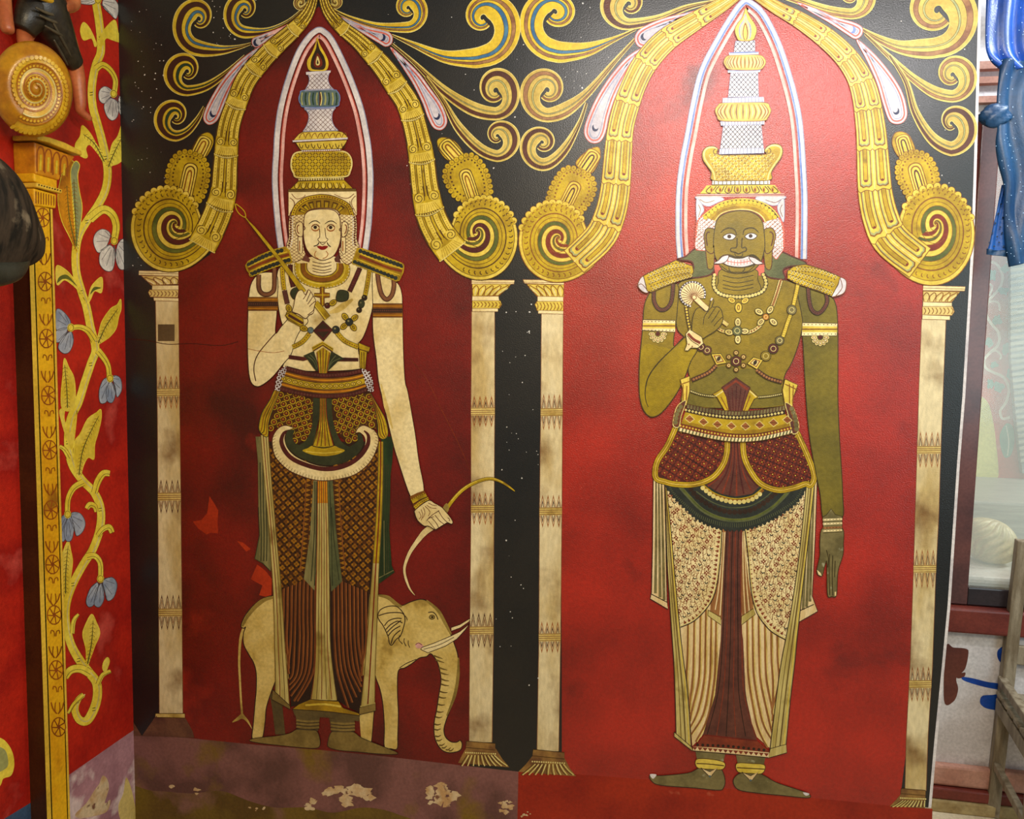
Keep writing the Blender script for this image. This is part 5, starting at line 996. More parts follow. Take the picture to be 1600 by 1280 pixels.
for i in range(6):
    f = i/5; p.line(P(1136+22*f, 826, 1133+24*f, 900, 1129+30*f, 1000, 1122+40*f, 1080, 1104+76*f, 1150), 1.3, 'pleat_dark' if i % 2 == 0 else 'flower_red')
p.done()
for q in (kE(548, 1002, 640, 1055, 642, 1112, 545, 1042), kE(792, 1048, 880, 990, 895, 1032, 792, 1112)): p = Part('pleat_tie', f2); p.outline(q, 'sash', 'gold_ink', 1.0, smooth=False); p.done()
p = Part('hem_band', f2); p.poly(kF(435, 900, 520, 788, 905, 830, 1000, 912, 990, 958, 436, 908), 'flower_red', smooth=False); p.strip(sp(kF(438, 875, 700, 890, 1000, 920), 6), sp(kF(436, 908, 700, 925, 992, 958), 6), 'cream_cloth')
p.polys([[(x-4, y-2.5), (x+4, y-2), (x, y+3)] for x, y, a in along(kF(450, 888, 985, 935), 8)], 'flower_red'); p.discs([(x, y) for x, y, a in along(kF(470, 862, 700, 872, 970, 902), 8)], 2.4, 'ink', k=8); p.line(kF(520, 790, 905, 832), 2.2, 'ink_red', smooth=False); p.line(kF(436, 906, 990, 956), 1.2, 'ink', smooth=False); p.done()
# patterned overskirt panels
whL = kE(232, 60, 650, 400, 640, 600, 615, 800, 580, 920, 520, 1010, 440, 1085, 345, 1128, 310, 850, 270, 450); whR = kE(815, 400, 1262, 80, 1252, 250, 1215, 650, 1170, 900, 1118, 1222, 1000, 1150, 905, 1020, 862, 850, 840, 600)
for pan, brd, x0, x1 in ((whL, kE(632, 400, 605, 620, 585, 800, 540, 940, 460, 1045, 345, 1102), 1040, 1122), (whR, kE(828, 400, 848, 620, 878, 850, 930, 990, 1010, 1105, 1112, 1185), 1172, 1255)):
    p = Part('flowered_panel', f2); p.poly(pan, 'cream', smooth=False)
    cols = [x0+i*6.6 for i in range(17)]
    dots, dark, reds, lines = [], [], [], []
    for k, cx in enumerate(cols):
        sl = 0.10 if pan is whL else -0.03; ys = range(750, 1000, 3)
        wav = [(cx+(y-860)*sl+2.2*math.sin(y*0.22+k), y) for y in ys]; seg = []
        for q in wav:
            if inside(pan, q): seg.append(q)
            else:
                if len(seg) > 3: lines.append(seg)
                seg = []
        if len(seg) > 3: lines.append(seg)
        for y in range(752, 1000, 4):
            q = (cx+(y-860)*sl+4.5, y)
            if inside(pan, q): dots.append(q)
        for y in range(758, 1000, 9):
            q = (cx+(y-860)*sl+random.uniform(-2, 2), y+random.uniform(-3, 3))
            if inside(pan, q): (reds if (k+y//9) % 4 == 0 else dark if (k+y//9) % 4 == 2 else dots).append(q)
    p.lines(lines, 0.9, 'cream_shadow', smooth=False); cu_ = [(x, y) for x, y in p.grid(pan, 7.5, 20, 2.0)]; p.lines([[(x+2.4*math.cos(t), y+2.4*math.sin(t)) for t in (0, 1, 2, 3, 4)] for x, y in cu_], 0.8, 'brown_mid'); p.discs(dots, 0.75, 'brown_mid', k=5)
    p.discs([(x+2.2*math.cos(a), y+2.2*math.sin(a)) for x, y in reds for a in (0, 1.57, 3.14, 4.71)], 1.5, 'flower_red', k=6); p.discs(reds, 1.0, 'cream', k=5)
    p.lines([[(x-2.4, y-2), (x, y+0.6), (x+2.6, y-1.2)] for x, y in dark], 1.5, 'blackgreen')
    p.line(brd, 9.5, 'cream'); q = ev(p, brd, 7.2)
    s_ = 1 if pan is whL else -1
    p.polys([[(x+math.cos(a+s_*b)*3.6, y+math.sin(a+s_*b)*3.6) for b in (math.pi/2+0.0, math.pi*1.5-0.75, math.pi*1.5+0.75)] for x, y, a in q], 'redbrown')
    p.line(brd[:], 0.6, 'cream_shadow'); p.line(pan[1:8] if pan is whL else [pan[0]]+list(reversed(pan[5:])), 1.6, 'ink'); p.line([(x+(-1.6 if pan is whL else 1.6), y-1.5) for x, y in (pan[1:8] if pan is whL else [pan[0]]+list(reversed(pan[5:])))], 1.4, 'gold_pale'); p.done()
for nm, q1, q2, cor in (('skirt_trim', kE(222, 0, 232, 100, 245, 600, 262, 900, 285, 1230)+kF(298, 300, 308, 600, 312, 775), kE(236, 0, 242, 100, 278, 450, 312, 850, 345, 1190)+kF(368, 250, 398, 480, 425, 900), kF(298, 768, 428, 880, 432, 908, 298, 802)),
                        ('skirt_trim', kE(1268, 60, 1262, 150, 1215, 600, 1165, 950, 1120, 1200)+kF(1085, 250, 1050, 500, 1000, 905), kE(1330, 60, 1305, 300, 1270, 600, 1235, 900, 1202, 1200)+kF(1185, 250, 1155, 500, 1118, 880), kF(1003, 890, 1120, 858, 1126, 920, 992, 958))):
    p = Part(nm, f2); A_, B_ = sp(q1, 5), sp(q2, 5); p.strip(A_, B_, 'sash')
    for f, w_, m in ((0.0, 1.4, 'ink'), (0.33, 1.2, 'sash_dark'), (0.62, 2.2, 'sash_dark'), (0.85, 1.4, 'gold_light'), (1.0, 1.3, 'ink')): p.line(mixp(A_, B_, f), w_, m, smooth=False)
    p.outline(cor, 'sash', 'ink', 1.1, smooth=False); p.done()
# dark crescent apron
p = Part('dark_apron', f2); ap = kD(228, 905, 280, 1000, 380, 1105, 480, 1190, 600, 1242, 740, 1262, 880, 1242, 1020, 1182, 1120, 1122, 1212, 1042, 1265, 940, 1180, 900, 1000, 860, 800, 800, 600, 820, 400, 860)
z = p.poly(ap, 'blackgreen'); p.discs([(x, y) for x, y, a in along(sp(ap[:11], 6), 7)], 2.6, 'blackgreen', k=8)
arc = kD(330, 930, 400, 1010, 500, 1110, 620, 1170, 745, 1190, 880, 1172, 1000, 1110, 1090, 1030, 1150, 960); p.line(arc, 6, 'bluegreen'); p.line([(x, y-1) for x, y in arc], 2.2, 'leaf_green')
arc2 = kD(400, 930, 460, 1010, 560, 1080, 660, 1120, 750, 1130, 860, 1115, 960, 1060, 1040, 990, 1090, 940); p.line(arc2, 9, 'blackgreen'); beads(p, arc2, 8, 4.2, 'ink'); p.line([(x, y-7) for x, y in arc2[1:-1]], 1.4, 'bluegreen')
p.lines([[(x+(1152-x)*0.02, y+(760-y)*0.06), (x+(1152-x)*0.05, y+(760-y)*0.16)] for x, y, a in along(sp(ap[:11], 6), 3.5)], 0.8, 'bluegreen', smooth=False); p.done()
p = Part('fan_fold', f2); fan = kD(703, 600, 787, 600, 800, 720, 850, 830, 935, 930, 870, 995, 750, 1015, 640, 995, 525, 925, 620, 840, 680, 740); p.poly(fan, 'purple_brown', smooth=False)
for i in range(8):
    f = i/7; q = kD(708+74*f, 605, 700+94*f, 720, 650+185*f, 850, 545+370*f, 940+70*math.sin(math.pi*f)); p.line(q, [1.2, 1.6, 2.2, 2.6], 'maroon' if i % 2 else 'flower_red')
rim = kD(508, 938, 600, 1005, 740, 1042, 870, 1022, 950, 962); p.line(rim, 6, 'gold_brown'); beads(p, [(x, y+3) for x, y in rim], 7, 3.6, 'gold_pale'); p.line([(x, y-2.5) for x, y in rim], 1.6, 'gold'); p.done()
# hip panels
hpL = kD(312, 520, 500, 585, 690, 605, 680, 700, 640, 790, 560, 870, 450, 915, 310, 915, 225, 895, 165, 870, 165, 830, 185, 750, 255, 640); hpR = kD(802, 605, 960, 595, 1195, 545, 1255, 680, 1305, 800, 1318, 880, 1300, 925, 1262, 915, 1180, 940, 1060, 960, 945, 918, 865, 825, 818, 720)
for hp, ang in ((hpL, 32), (hpR, 22)):
    p = Part('flowered_tunic', f2); p.poly(hp, 'maroon', smooth=False); p.lattice(hp, 11.2, (ang, ang+88), 1.8, 'ink'); g = p.grid(hp, 11.2, ang, 0.3)
    p.discs([(x+2.9*math.cos(math.radians(ang+45+90*k)), y+2.9*math.sin(math.radians(ang+45+90*k))) for x, y in g for k in range(4)], 2.7, 'flower_red', k=9); p.discs([(x+5.6*math.cos(math.radians(ang)), y+5.6*math.sin(math.radians(ang))) for x, y in g], 1.1, 'flower_red', k=6); p.discs(g, 1.0, 'gold_light', k=6); p.done()
for q in (kD(312, 500, 250, 640, 180, 745, 158, 830, 170, 885, 225, 905, 310, 925, 450, 925, 575, 878, 655, 785, 685, 690, 688, 600), kD(802, 600, 812, 720, 858, 825, 935, 922, 1060, 968, 1180, 950, 1262, 922, 1300, 932, 1325, 880, 1310, 800, 1262, 680, 1200, 545)):
    p = Part('tunic_edge', f2); p.line(q, 9.5, 'gold_ink'); p.line(q, 8.2, 'gold'); p.line(q, 3.6, 'gold_brown'); p.line([(x, y) for x, y in q], 1.8, 'gold_light'); p.done()
# torso, arms
p = Part('torso', f2); q = p.poly(kC(570, 235, 440, 262, 330, 300, 305, 440, 312, 560, 325, 640, 380, 700, 430, 800, 420, 870, 400, 930, 415, 1010, 400, 1100, 388, 1200, 1092, 1200, 1096, 1060, 1112, 965, 1160, 880, 1205, 760, 1235, 640, 1245, 520, 1260, 330, 1200, 305, 1080, 262, 940, 230), 'olive', n=4); p.line(q, 1.3, 'olive_ink', smooth=False, closed=True)
p.poly(kC(420, 1030, 560, 930, 700, 900, 760, 930, 900, 930, 1080, 1040, 1090, 1190, 392, 1190), 'olive_dark'); p.done()
p = Part('arm', f2); q = p.poly(kC(320, 300, 150, 345, 100, 400, 76, 480, 70, 580, 60, 700, 45, 850, 40, 1000, 45, 1130, 70, 1222, 110, 1270, 150, 1277, 210, 1242, 300, 1130, 370, 1000, 420, 870, 470, 770, 380, 690, 300, 762, 296, 690, 310, 600, 322, 470), 'olive', n=4); p.line(q, 1.4, 'olive_ink', smooth=False, closed=True)
p.poly(kC(70, 760, 200, 760, 300, 780, 380, 700, 455, 775, 415, 870, 365, 1000, 295, 1128, 208, 1236, 150, 1268, 112, 1262, 76, 1215, 52, 1130, 48, 1000), 'olive_bright'); p.line(kC(375, 692, 280, 782, 180, 882, 110, 982, 86, 1080, 90, 1155, 108, 1205), [1.2, 1.6, 2, 2, 1.6, 1.4, 1], 'olive_ink'); p.done()
armR = kC(1200, 312, 1300, 332, 1440, 390, 1480, 440, 1495, 530, 1500, 700, 1500, 1000)+kD(1500, 300, 1510, 560, 1525, 800, 1535, 1000, 1530, 1180, 1400, 1190, 1370, 1000, 1340, 850, 1295, 600, 1270, 350, 1250, 0)+kC(1245, 750, 1240, 680, 1240, 560)
p = Part('arm', f2); q = p.poly(armR, 'olive_dark', n=4); p.line(q, 1.4, 'olive_ink', smooth=False, closed=True); p.done()
p = Part('hand', f2); q = p.poly(kE(1392, 395, 1530, 395, 1540, 520, 1536, 600, 1500, 720, 1490, 890, 1455, 902, 1425, 895, 1420, 750, 1418, 640, 1400, 690, 1382, 752, 1345, 722, 1368, 600, 1368, 500), 'olive_hand', n=4); p.line(q, 1.2, 'olive_ink', smooth=False, closed=True)
for l in (kE(1440, 590, 1435, 700, 1440, 890), kE(1462, 600, 1458, 740, 1462, 895), kE(1480, 640, 1475, 760), kE(1415, 560, 1430, 620, 1425, 690)): p.line(l, 1.4, 'olive_ink')
p.poly(kE(1346, 706, 1372, 728, 1382, 752, 1358, 742), 'cream', smooth=False); p.poly(kE(1476, 868, 1488, 866, 1487, 896, 1476, 898), 'cream', smooth=False); p.done()
p = Part('bracelet', f2); p.outline(kD(1388, 1165, 1415, 1150, 1450, 1105, 1482, 1148, 1530, 1160, 1532, 1272, 1395, 1282), 'olive_hand', 'olive_ink', 1.2, smooth=False)
for y, m in ((1180, 'cream'), (1210, 'cream'), (1240, 'cream_shadow'), (1262, 'cream')): p.line(kD(1390, y+6, 1531, y), 3.0, m, smooth=False); p.discs([(x, yy) for x, yy, a in along(kD(1395, y+6, 1528, y), 5)], 0.8, 'ink', k=5)
p.done()
for q, rc, nm in ((kC(68, 563, 306, 568, 306, 655, 64, 642), kC(178, 690)[0], 0), (kC(1238, 585, 1496, 590, 1492, 682, 1234, 682), kC(1370, 715)[0], 1)):
    p = Part('armlet', f2); p.poly(q, 'cream', smooth=False); x0, x1, y0, y1 = q[0][0], q[1][0], q[0][1], q[2][1]
    p.poly(P(x0, y0+5.5, x1, y0+6, x1, y1-5.5, x0, y1-6), 'gold_light', smooth=False); p.line(P(x0, (y0+y1)/2, x1, (y0+y1)/2), 2.2, 'gold_brown', smooth=False)
    for yy in (y0+2.8, y1-2.8): p.discs([(x0+(x1-x0)*(i+0.5)/9, yy) for i in range(9)], 0.9, 'ink', k=6)
    p.line(q, 1.1, 'ink', smooth=False, closed=True); p.done()
    p = Part('armlet_rosette', f2)
    for a in (0.05, 0.55, 1.05, 1.57, 2.09, 2.59, 3.09):
        c_ = (rc[0]+9.5*math.cos(a), rc[1]-5+9.5*math.sin(a)); p.disc(c_, 5.6, 'ink', 3.8, a); p.disc(c_, 4.9, 'gold_pale', 3.1, a); p.disc(c_, 3.2, 'flower_red', 1.7, a); p.disc(c_, 2.0, 'cream', 0.9, a)
    p.disc((rc[0], rc[1]-5), 3.4, 'maroon'); p.done()
# neck, head
p = Part('cape_collar', f2); p.outline(kC(320, 122, 380, 100, 440, 50, 500, 28, 545, 50, 560, 150, 600, 165, 565, 232, 450, 256, 425, 240, 440, 180, 420, 135), 'bluegreen', 'maroon', 2.4); p.done()
p = Part('cape_collar', f2); p.outline(kC(950, 180, 1005, 150, 1020, 90, 1080, 65, 1160, 98, 1262, 142, 1245, 165, 1150, 172, 1098, 200, 1112, 262, 1060, 265, 980, 245), 'bluegreen', 'maroon', 2.4); p.done()
p = Part('neck', f2); p.poly(kC(590, 160, 960, 160, 960, 230, 940, 240, 600, 240), 'pink_line', smooth=False); q = p.poly(kC(645, 195, 622, 290, 608, 342, 660, 382, 760, 396, 880, 378, 935, 342, 912, 270, 890, 195), 'olive'); p.line(q, 1.2, 'olive_ink', smooth=False, closed=True)
for y in (245, 280, 310, 335): p.line(kC(655, y-5, 760, y+14, 880, y-8), 1.3, 'olive_ink')
p.done()
p = Part('bead_necklace', f2); q = kC(594, 235, 588, 310, 618, 362, 680, 388, 780, 397, 880, 383, 950, 350, 972, 290, 946, 220); p.line(q, 6.8, 'olive_ink'); beads(p, q, 5.0, 2.5, 'gold_pale'); p.done()
for x, y, a, sc in ((720, 420, 0.5, 1.0), (818, 424, -0.5, 1.0), (770, 474, 1.57, 1.3)): petal(kC(x, y)[0], a, sc, ('olive_ink', 'gold_light', 'gold_brown', 'ink'), f2, 'pendant_drop')
p = Part('headdress_drape', f2); p.poly(kB(360, 660, 1200, 655, 1200, 990, 1190, 1180, 350, 1180, 355, 920), 'red_field_b', smooth=False)
for q in (kB(360, 662, 560, 662, 620, 690, 560, 720, 480, 755, 420, 740, 365, 690), kB(358, 690, 400, 720, 430, 790, 400, 840, 362, 905), kB(1200, 660, 960, 662, 930, 690, 1010, 720, 1090, 750, 1150, 735, 1195, 690), kB(1198, 690, 1150, 720, 1135, 780, 1160, 850, 1196, 900)): p.outline(q, 'white', 'grey_blue', 1.0)
for q in (kB(390, 690, 450, 720, 530, 700), kB(375, 740, 395, 790, 375, 860), kB(1170, 690, 1110, 720, 1020, 695), kB(1180, 740, 1160, 790, 1185, 860)): p.line(q, 1.0, 'brown_mid')
p.done()
lpL = kB(352, 1165, 350, 1050, 362, 930, 392, 868, 450, 838, 530, 850, 565, 890, 560, 980, 540, 1160, 470, 1180); lpR = kB(985, 880, 1060, 838, 1130, 850, 1170, 900, 1192, 985, 1196, 1150, 1150, 1230, 1120, 1262, 1070, 1200, 1000, 1100, 985, 980)
for lp in (lpL, lpR):
    p = Part('hair_lappet', f2); q = p.poly(lp, 'white'); p.lattice(q, 5.0, (40, -40), 0.9, 'cream_shadow'); g = p.grid(q, 5.0, 40); p.discs(g, 1.1, 'white', k=6); p.discs([(x+1, y+1.2) for x, y in g], 0.7, 'pink_line', k=5)
    beads(p, lp[1:7] if lp is lpL else lp[0:6], 4.2, 1.9, 'pink_line'); p.line(q, 1.0, 'pink_line', smooth=False, closed=True); p.done()
p = Part('cap', f2, label='gold scalloped cap'); O, I = sp(kB(412, 850, 500, 780, 580, 725, 700, 690, 800, 682, 920, 695, 1020, 730, 1100, 790, 1155, 860), 6), sp(kB(545, 900, 590, 840, 650, 812, 720, 798, 800, 795, 870, 802, 940, 830, 985, 870, 1005, 910), 6)
p.strip(O, I, 'gold'); p.strip(mixp(O, I, 0), mixp(O, I, 0.25), 'ink'); g = along(mixp(O, I, 0.24), 6.5); p.discs([(x, y) for x, y, a in g], 3.9, 'gold_ink', k=10); p.discs([(x, y+0.4) for x, y, a in g], 3.3, 'yellow', k=10); p.line(mixp(O, I, 0.03), 1.7, 'gold_light', smooth=False); p.strip(mixp(O, I, 0.62), mixp(O, I, 0.85), 'gold_deep'); p.line(I, 3.4, 'redbrown', smooth=False); p.line(mixp(O, I, 0.92), 1.6, 'gold_pale', smooth=False); p.done()
for e_, lo in ((kB(535, 1000, 495, 966, 452, 974, 430, 1030, 436, 1100, 452, 1180, 520, 1200), kC(528, -30, 588, -30, 592, 130, 580, 186, 555, 192, 540, 160)), (kB(1005, 1000, 1050, 964, 1092, 974, 1117, 1030, 1105, 1100, 1082, 1180, 1020, 1200), kC(955, -30, 1012, -30, 1016, 130, 1005, 190, 980, 192, 962, 150))):
    p = Part('ear', f2); p.poly(lo, 'olive'); p.line(sp(lo, 5, True), 1.4, 'brown', smooth=False, closed=True); p.outline(e_, 'olive', 'brown', 1.4); cx = sum(a[0] for a in e_)/7; cy = sum(a[1] for a in e_)/7
    p.line([(cx+(x-cx)*0.55, cy+(y-cy)*0.62) for x, y in e_[1:6]], 2.2, 'brown'); p.done()
hd = Part('head', f2); q = hd.poly(kB(535, 960, 550, 900, 590, 850, 650, 820, 730, 802, 800, 800, 880, 812, 950, 850, 990, 910, 1005, 990, 1012, 1080)+kC(962, 40, 945, 110, 930, 145, 890, 192, 840, 216, 760, 224, 700, 216, 650, 192, 620, 140, 595, 90, 588, 20)+kB(520, 1150, 522, 1060), 'olive', n=4); hd.line(q, 1.5, 'olive_ink', smooth=False, closed=True)
hd.line(kC(700, 178, 702, 200, 715, 212), 1.3, 'olive_ink'); hd.line(kC(812, 176, 815, 195, 800, 210), 1.3, 'olive_ink'); hd.line(kC(640, 165, 700, 208, 770, 215, 840, 208, 890, 165), 1.3, 'olive_ink'); H2 = hd.done()
for w_, pu, br in ((kB(612, 1052, 645, 1024, 695, 1018, 735, 1042, 702, 1076, 648, 1076), kB(672, 1046)[0], kB(588, 1012, 630, 976, 680, 965, 725, 985, 742, 1030)), (kB(822, 1046, 858, 1018, 905, 1016, 938, 1040, 905, 1070, 855, 1072), kB(877, 1041)[0], kB(805, 1030, 815, 985, 862, 965, 912, 970, 956, 1010))):
    p = Part('eye', f2, H2); p.outline(w_, 'white', 'ink', 1.3); p.disc(pu, 3.1, 'ink'); p.done()
    p = Part('eyebrow', f2, H2); p.line(br, [1.2, 2.4, 2.4, 1.4], 'olive_ink'); p.done()
p = Part('nose', f2, H2); p.line(kB(746, 1060, 742, 1148, 692, 1158, 688, 1188, 725, 1198, 760, 1212, 800, 1196, 836, 1180, 826, 1150, 792, 1152, 796, 1060), 2.0, 'olive_ink'); p.line(kB(724, 1205, 738, 1234, 790, 1236, 802, 1206), 1.3, 'olive_ink'); p.done()
p = Part('mouth', f2, H2); p.poly(kC(625, 130, 650, 92, 700, 84, 760, 102, 820, 98, 880, 84, 932, 132, 890, 165, 820, 182, 760, 184, 690, 172), 'olive_ink'); p.poly(kC(642, 128, 690, 102, 745, 116, 800, 114, 850, 100, 905, 130, 880, 152, 820, 172, 760, 174, 690, 162), 'white'); p.line(kC(660, 128, 720, 140, 770, 146, 830, 138, 885, 122), 1.2, 'pink_line')
p.lines([[(x, y-4), (x, y+4)] for x, y, a in along(sp(kC(670, 134, 760, 146, 880, 128), 6), 5)], 0.8, 'pink_line', smooth=False); p.done()
for q in (kC(698, 92, 655, 98, 622, 128, 588, 150, 640, 152, 682, 132), kC(846, 104, 882, 108, 920, 130, 948, 150, 900, 158, 862, 132)): p = Part('tusk', f2, H2); p.outline(q, 'white', 'brown', 1.2); p.done()
# crown
p = Part('crown_slab', f2); p.poly(kB(362, 640, 1200, 632, 1200, 660, 358, 666), 'pale_pink', smooth=False); p.line(kB(362, 652, 1200, 645), 1.4, 'redbrown', smooth=False); p.done()
p = Part('crown_petal_tier', f2); p.poly(kB(455, 556, 1108, 552, 1168, 632, 392, 634), 'gold_light', smooth=False)
for i in range(8):
    x = 480+i*90; xt = 780+(x-780)*0.86; p.line(kB(xt-26, 562, x-30, 610, x, 630, x+30, 610, xt+26, 562), 1.5, 'gold_ink'); p.disc(kB((x+xt)/2, 596)[0], 2.8, 'gold', 5); p.disc(kB((x+xt)/2, 600)[0], 1.4, 'redbrown', 3)
p.done()
def dentil(q, n_, a='white', b='grey_blue'):
    p = Part('crown_dentil_row', f2); p.poly(q, a, smooth=False); (x0, y0), (x1, y1), (x2, y2), (x3, y3) = q
    p.lines([[(x0+(x1-x0)*(i+0.5)/n_, y0+(y1-y0)*(i+0.5)/n_), (x3+(x2-x3)*(i+0.5)/n_, y3+(y2-y3)*(i+0.5)/n_)] for i in range(n_)], 1.6, b, smooth=False); p.line(q, 0.9, b, smooth=False, closed=True); p.done()
dentil(kB(510, 510, 1062, 508, 1062, 546, 508, 549), 14, 'white', 'olive_hand')
p = Part('crown_vase', f2); vz = kB(572, 262, 560, 205, 520, 180, 452, 190, 415, 240, 420, 310, 460, 370, 500, 430, 515, 508, 780, 510, 1060, 506, 1076, 430, 1120, 360, 1170, 290, 1186, 222, 1160, 170, 1100, 158, 1042, 180, 1008, 222, 1015, 258, 780, 262)
q = p.poly(vz, 'gold', n=4); core = kB(470, 250, 560, 265, 780, 265, 1020, 262, 1110, 240, 1120, 290, 1060, 370, 1030, 440, 1020, 505, 550, 505, 540, 430, 500, 350); p.lattice(core, 6.4, (38, -38), 1.3, 'gold_pale'); p.discs(p.grid(core, 6.4, 38), 1.1, 'gold_brown', k=6)
for c_, s_ in ((kB(545, 238)[0], 1), (kB(1045, 230)[0], -1)): p.line([(c_[0]+s_*(6.5*(1-i/16))*math.cos(i*0.55), c_[1]-(6.5*(1-i/16))*math.sin(i*0.55)) for i in range(15)], 1.2, 'gold_ink', smooth=False)
p.line(kB(560, 205, 520, 190, 460, 200, 430, 245, 440, 305, 485, 375, 520, 430, 535, 505), 2.6, 'gold_pale'); p.line(kB(1020, 215, 1060, 180, 1110, 172, 1160, 190, 1170, 230, 1150, 290, 1095, 370, 1055, 440, 1040, 505), 2.6, 'gold_pale'); p.line(q, 1.1, 'gold_ink', smooth=False, closed=True); p.done()
def lat(q):
    p = Part('crown_lattice_tier', f2); p.poly(q, 'white', smooth=False); p.lattice(q, 5.2, (48, -48), 1.0, 'navy'); p.line(q, 1.0, 'grey_blue', smooth=False, closed=True); p.done()
lat(kB(618, -25, 978, -28, 1000, 198, 585, 208)); dentil(kB(582, 205, 1004, 200, 1006, 246, 574, 256), 12)
dentil(kA(525, 1175, 950, 1165, 946, 1200, 530, 1212), 14)
def pumpkin(q, c_, rx, n_, ry):
    p = Part('crown_ribbed_ring', f2); z = p.poly(q, 'ring_gold'); p.line(z, 1.2, 'gold_brown', smooth=False, closed=True)
    for i in range(-n_, n_+1):
        f = i/(n_+0.6); x = c_[0]+rx*math.sin(f*1.45)
        p.line(P(c_[0]+(x-c_[0])*0.82, c_[1]-ry*0.92, x, c_[1], c_[0]+(x-c_[0])*0.82, c_[1]+ry*0.92), [0.8, 2.2, 0.8], 'gold_brown')
        x2 = c_[0]+rx*math.sin((i+0.5)/(n_+0.6)*1.45)
        if i < n_: p.line(P(c_[0]+(x2-c_[0])*0.82, c_[1]-ry*0.85, x2, c_[1], c_[0]+(x2-c_[0])*0.82, c_[1]+ry*0.85), [0.6, 3.2*abs(math.cos(f)), 0.6], 'gold_pale')
    p.done()
pumpkin(kA(545, 995, 760, 988, 965, 995, 1000, 1035, 1010, 1075, 980, 1135, 940, 1166, 740, 1172, 530, 1166, 490, 1115, 475, 1062, 500, 1020), kA(742, 1080)[0], 41, 5, 13)
dentil(kA(550, 950, 940, 940, 945, 985, 545, 992), 12); lat(kA(625, 708, 885, 703, 892, 937, 600, 940))
p = Part('crown_slab', f2); p.poly(kA(595, 683, 912, 677, 906, 700, 598, 706), 'white', smooth=False); p.line(kA(595, 690, 910, 684), 1.4, 'blue_line', smooth=False); p.done()
pumpkin(kA(610, 540, 760, 534, 905, 538, 950, 570, 961, 608, 940, 650, 900, 676, 760, 682, 610, 674, 572, 640, 557, 602, 572, 562), kA(760, 607)[0], 30, 6, 10)
p = Part('crown_slab', f2); p.poly(kA(605, 515, 892, 508, 890, 530, 610, 538), 'white', smooth=False); p.line(kA(610, 518, 890, 511), 1.6, 'blue_line', smooth=False); p.done(); lat(kA(672, 405, 856, 400, 858, 500, 655, 510))
p = Part('crown_flame', f2); q = p.poly(kA(768, 82, 752, 130, 732, 182, 692, 232, 665, 292, 680, 360, 712, 400, 828, 396, 860, 350, 873, 290, 850, 232, 810, 172, 785, 122), 'gold_light'); p.line(q, 1.0, 'gold_brown', smooth=False, closed=True); p.poly(kA(765, 140, 745, 200, 708, 260, 702, 320, 725, 385, 800, 385, 822, 320, 815, 250, 785, 200), 'grey_blue'); p.poly(kA(765, 165, 748, 220, 718, 270, 715, 325, 735, 388, 792, 388, 810, 320, 800, 255, 780, 205), 'gold_pale'); p.poly(kA(764, 225, 742, 280, 738, 340, 752, 390, 778, 390, 792, 330, 785, 270), 'gold_brown'); p.poly(kA(764, 248, 750, 295, 748, 345, 758, 388, 772, 388, 780, 330, 775, 285), 'gold_light'); p.done()
# loops, straps, gems
for q in (kC(150, 340, 150, 420, 175, 475, 210, 492, 250, 475, 280, 420, 292, 300), kC(1280, 320, 1288, 420, 1308, 490, 1350, 517, 1390, 490, 1420, 430, 1410, 360)): p = Part('shoulder_loop', f2); p.line(q, 6.6, 'ink'); p.line(q, 4.2, 'purple_brown'); beads(p, q, 3.4, 1.0, 'brown'); p.done()
def strap2(pts, wid, m, bead=None, gap=4.6, edge='olive_ink', name='strap'):
    p = Part(name, f2); p.line(pts, wid+1.6, edge); p.line(pts, wid, m)
    if bead: beads(p, pts, gap, wid*0.36, bead)
    p.done()
strap2(kC(385, 465, 398, 560, 416, 645), 4.6, 'gold_ink', 'gold_light'); strap2(kC(1080, 275, 1048, 380, 1018, 465), 5.6, 'gold_pale', 'cream_shadow', 3.2); strap2(kC(1205, 305, 1190, 380, 1172, 460), 5.6, 'gold', 'gold_light', 3.4); strap2(kC(1150, 530, 1125, 600, 1095, 690), 5.6, 'gold', 'gold_light', 3.4)
strap2(kC(935, 600, 885, 640, 830, 660), 4.8, 'gold_pale', 'cream_shadow'); strap2(kC(612, 620, 650, 645, 725, 655), 4.6, 'gold_pale', 'cream_shadow'); strap2(kC(605, 900, 545, 955, 425, 1008), 5.4, 'brown', 'cream_shadow'); strap2(kC(905, 935, 985, 990, 1090, 1022), 5.4, 'brown', 'cream_shadow')
strap2(kC(412, 1085, 500, 1115, 592, 1126), 2.6, 'olive_hand', 'gold_pale', 3); strap2(kC(915, 1132, 1000, 1125, 1088, 1108), 2.6, 'olive_hand', 'gold_pale', 3)
def gem2(x, y, r, m, rim='olive_ink'):
    c_ = kC(x, y)[0]; p = Part('gem', f2); p.disc(c_, r+1.1, rim); p.disc(c_, r, m); p.ring(c_, r*0.55, 0.9, 'gold_pale'); p.done()
for a in ((1160, 492, 7, 'olive_hand'), (1072, 716, 6.4, 'olive_hand'), (1025, 776, 7.4, 'maroon'), (970, 830, 7.4, 'olive'), (540, 788, 6.4, 'purple_brown'), (495, 764, 6.4, 'maroon')): gem2(*a)
PF = ('olive_ink', 'gold_pale', 'brown', 'ink')
for x, y, a in ((1002, 490, -1.0), (920, 505, 0.5), (934, 580, -0.8), (1026, 580, 0.7), (765, 582, 1.57), (765, 708, 1.57), (815, 648, 0.0), (700, 655, 0.2)): petal(kC(x, y)[0], a, 1.1, PF, f2)
gem2(970, 543, 4.6, 'orange'); gem2(760, 645, 7.2, 'bluegreen')
for k in range(6): a = math.pi/6+k*math.pi/3; gem2(752+62*math.sin(k*math.pi/3), 868+62*math.cos(k*math.pi/3), 3.4, 'gold_brown')
gem2(752, 868, 7.6, 'maroon')
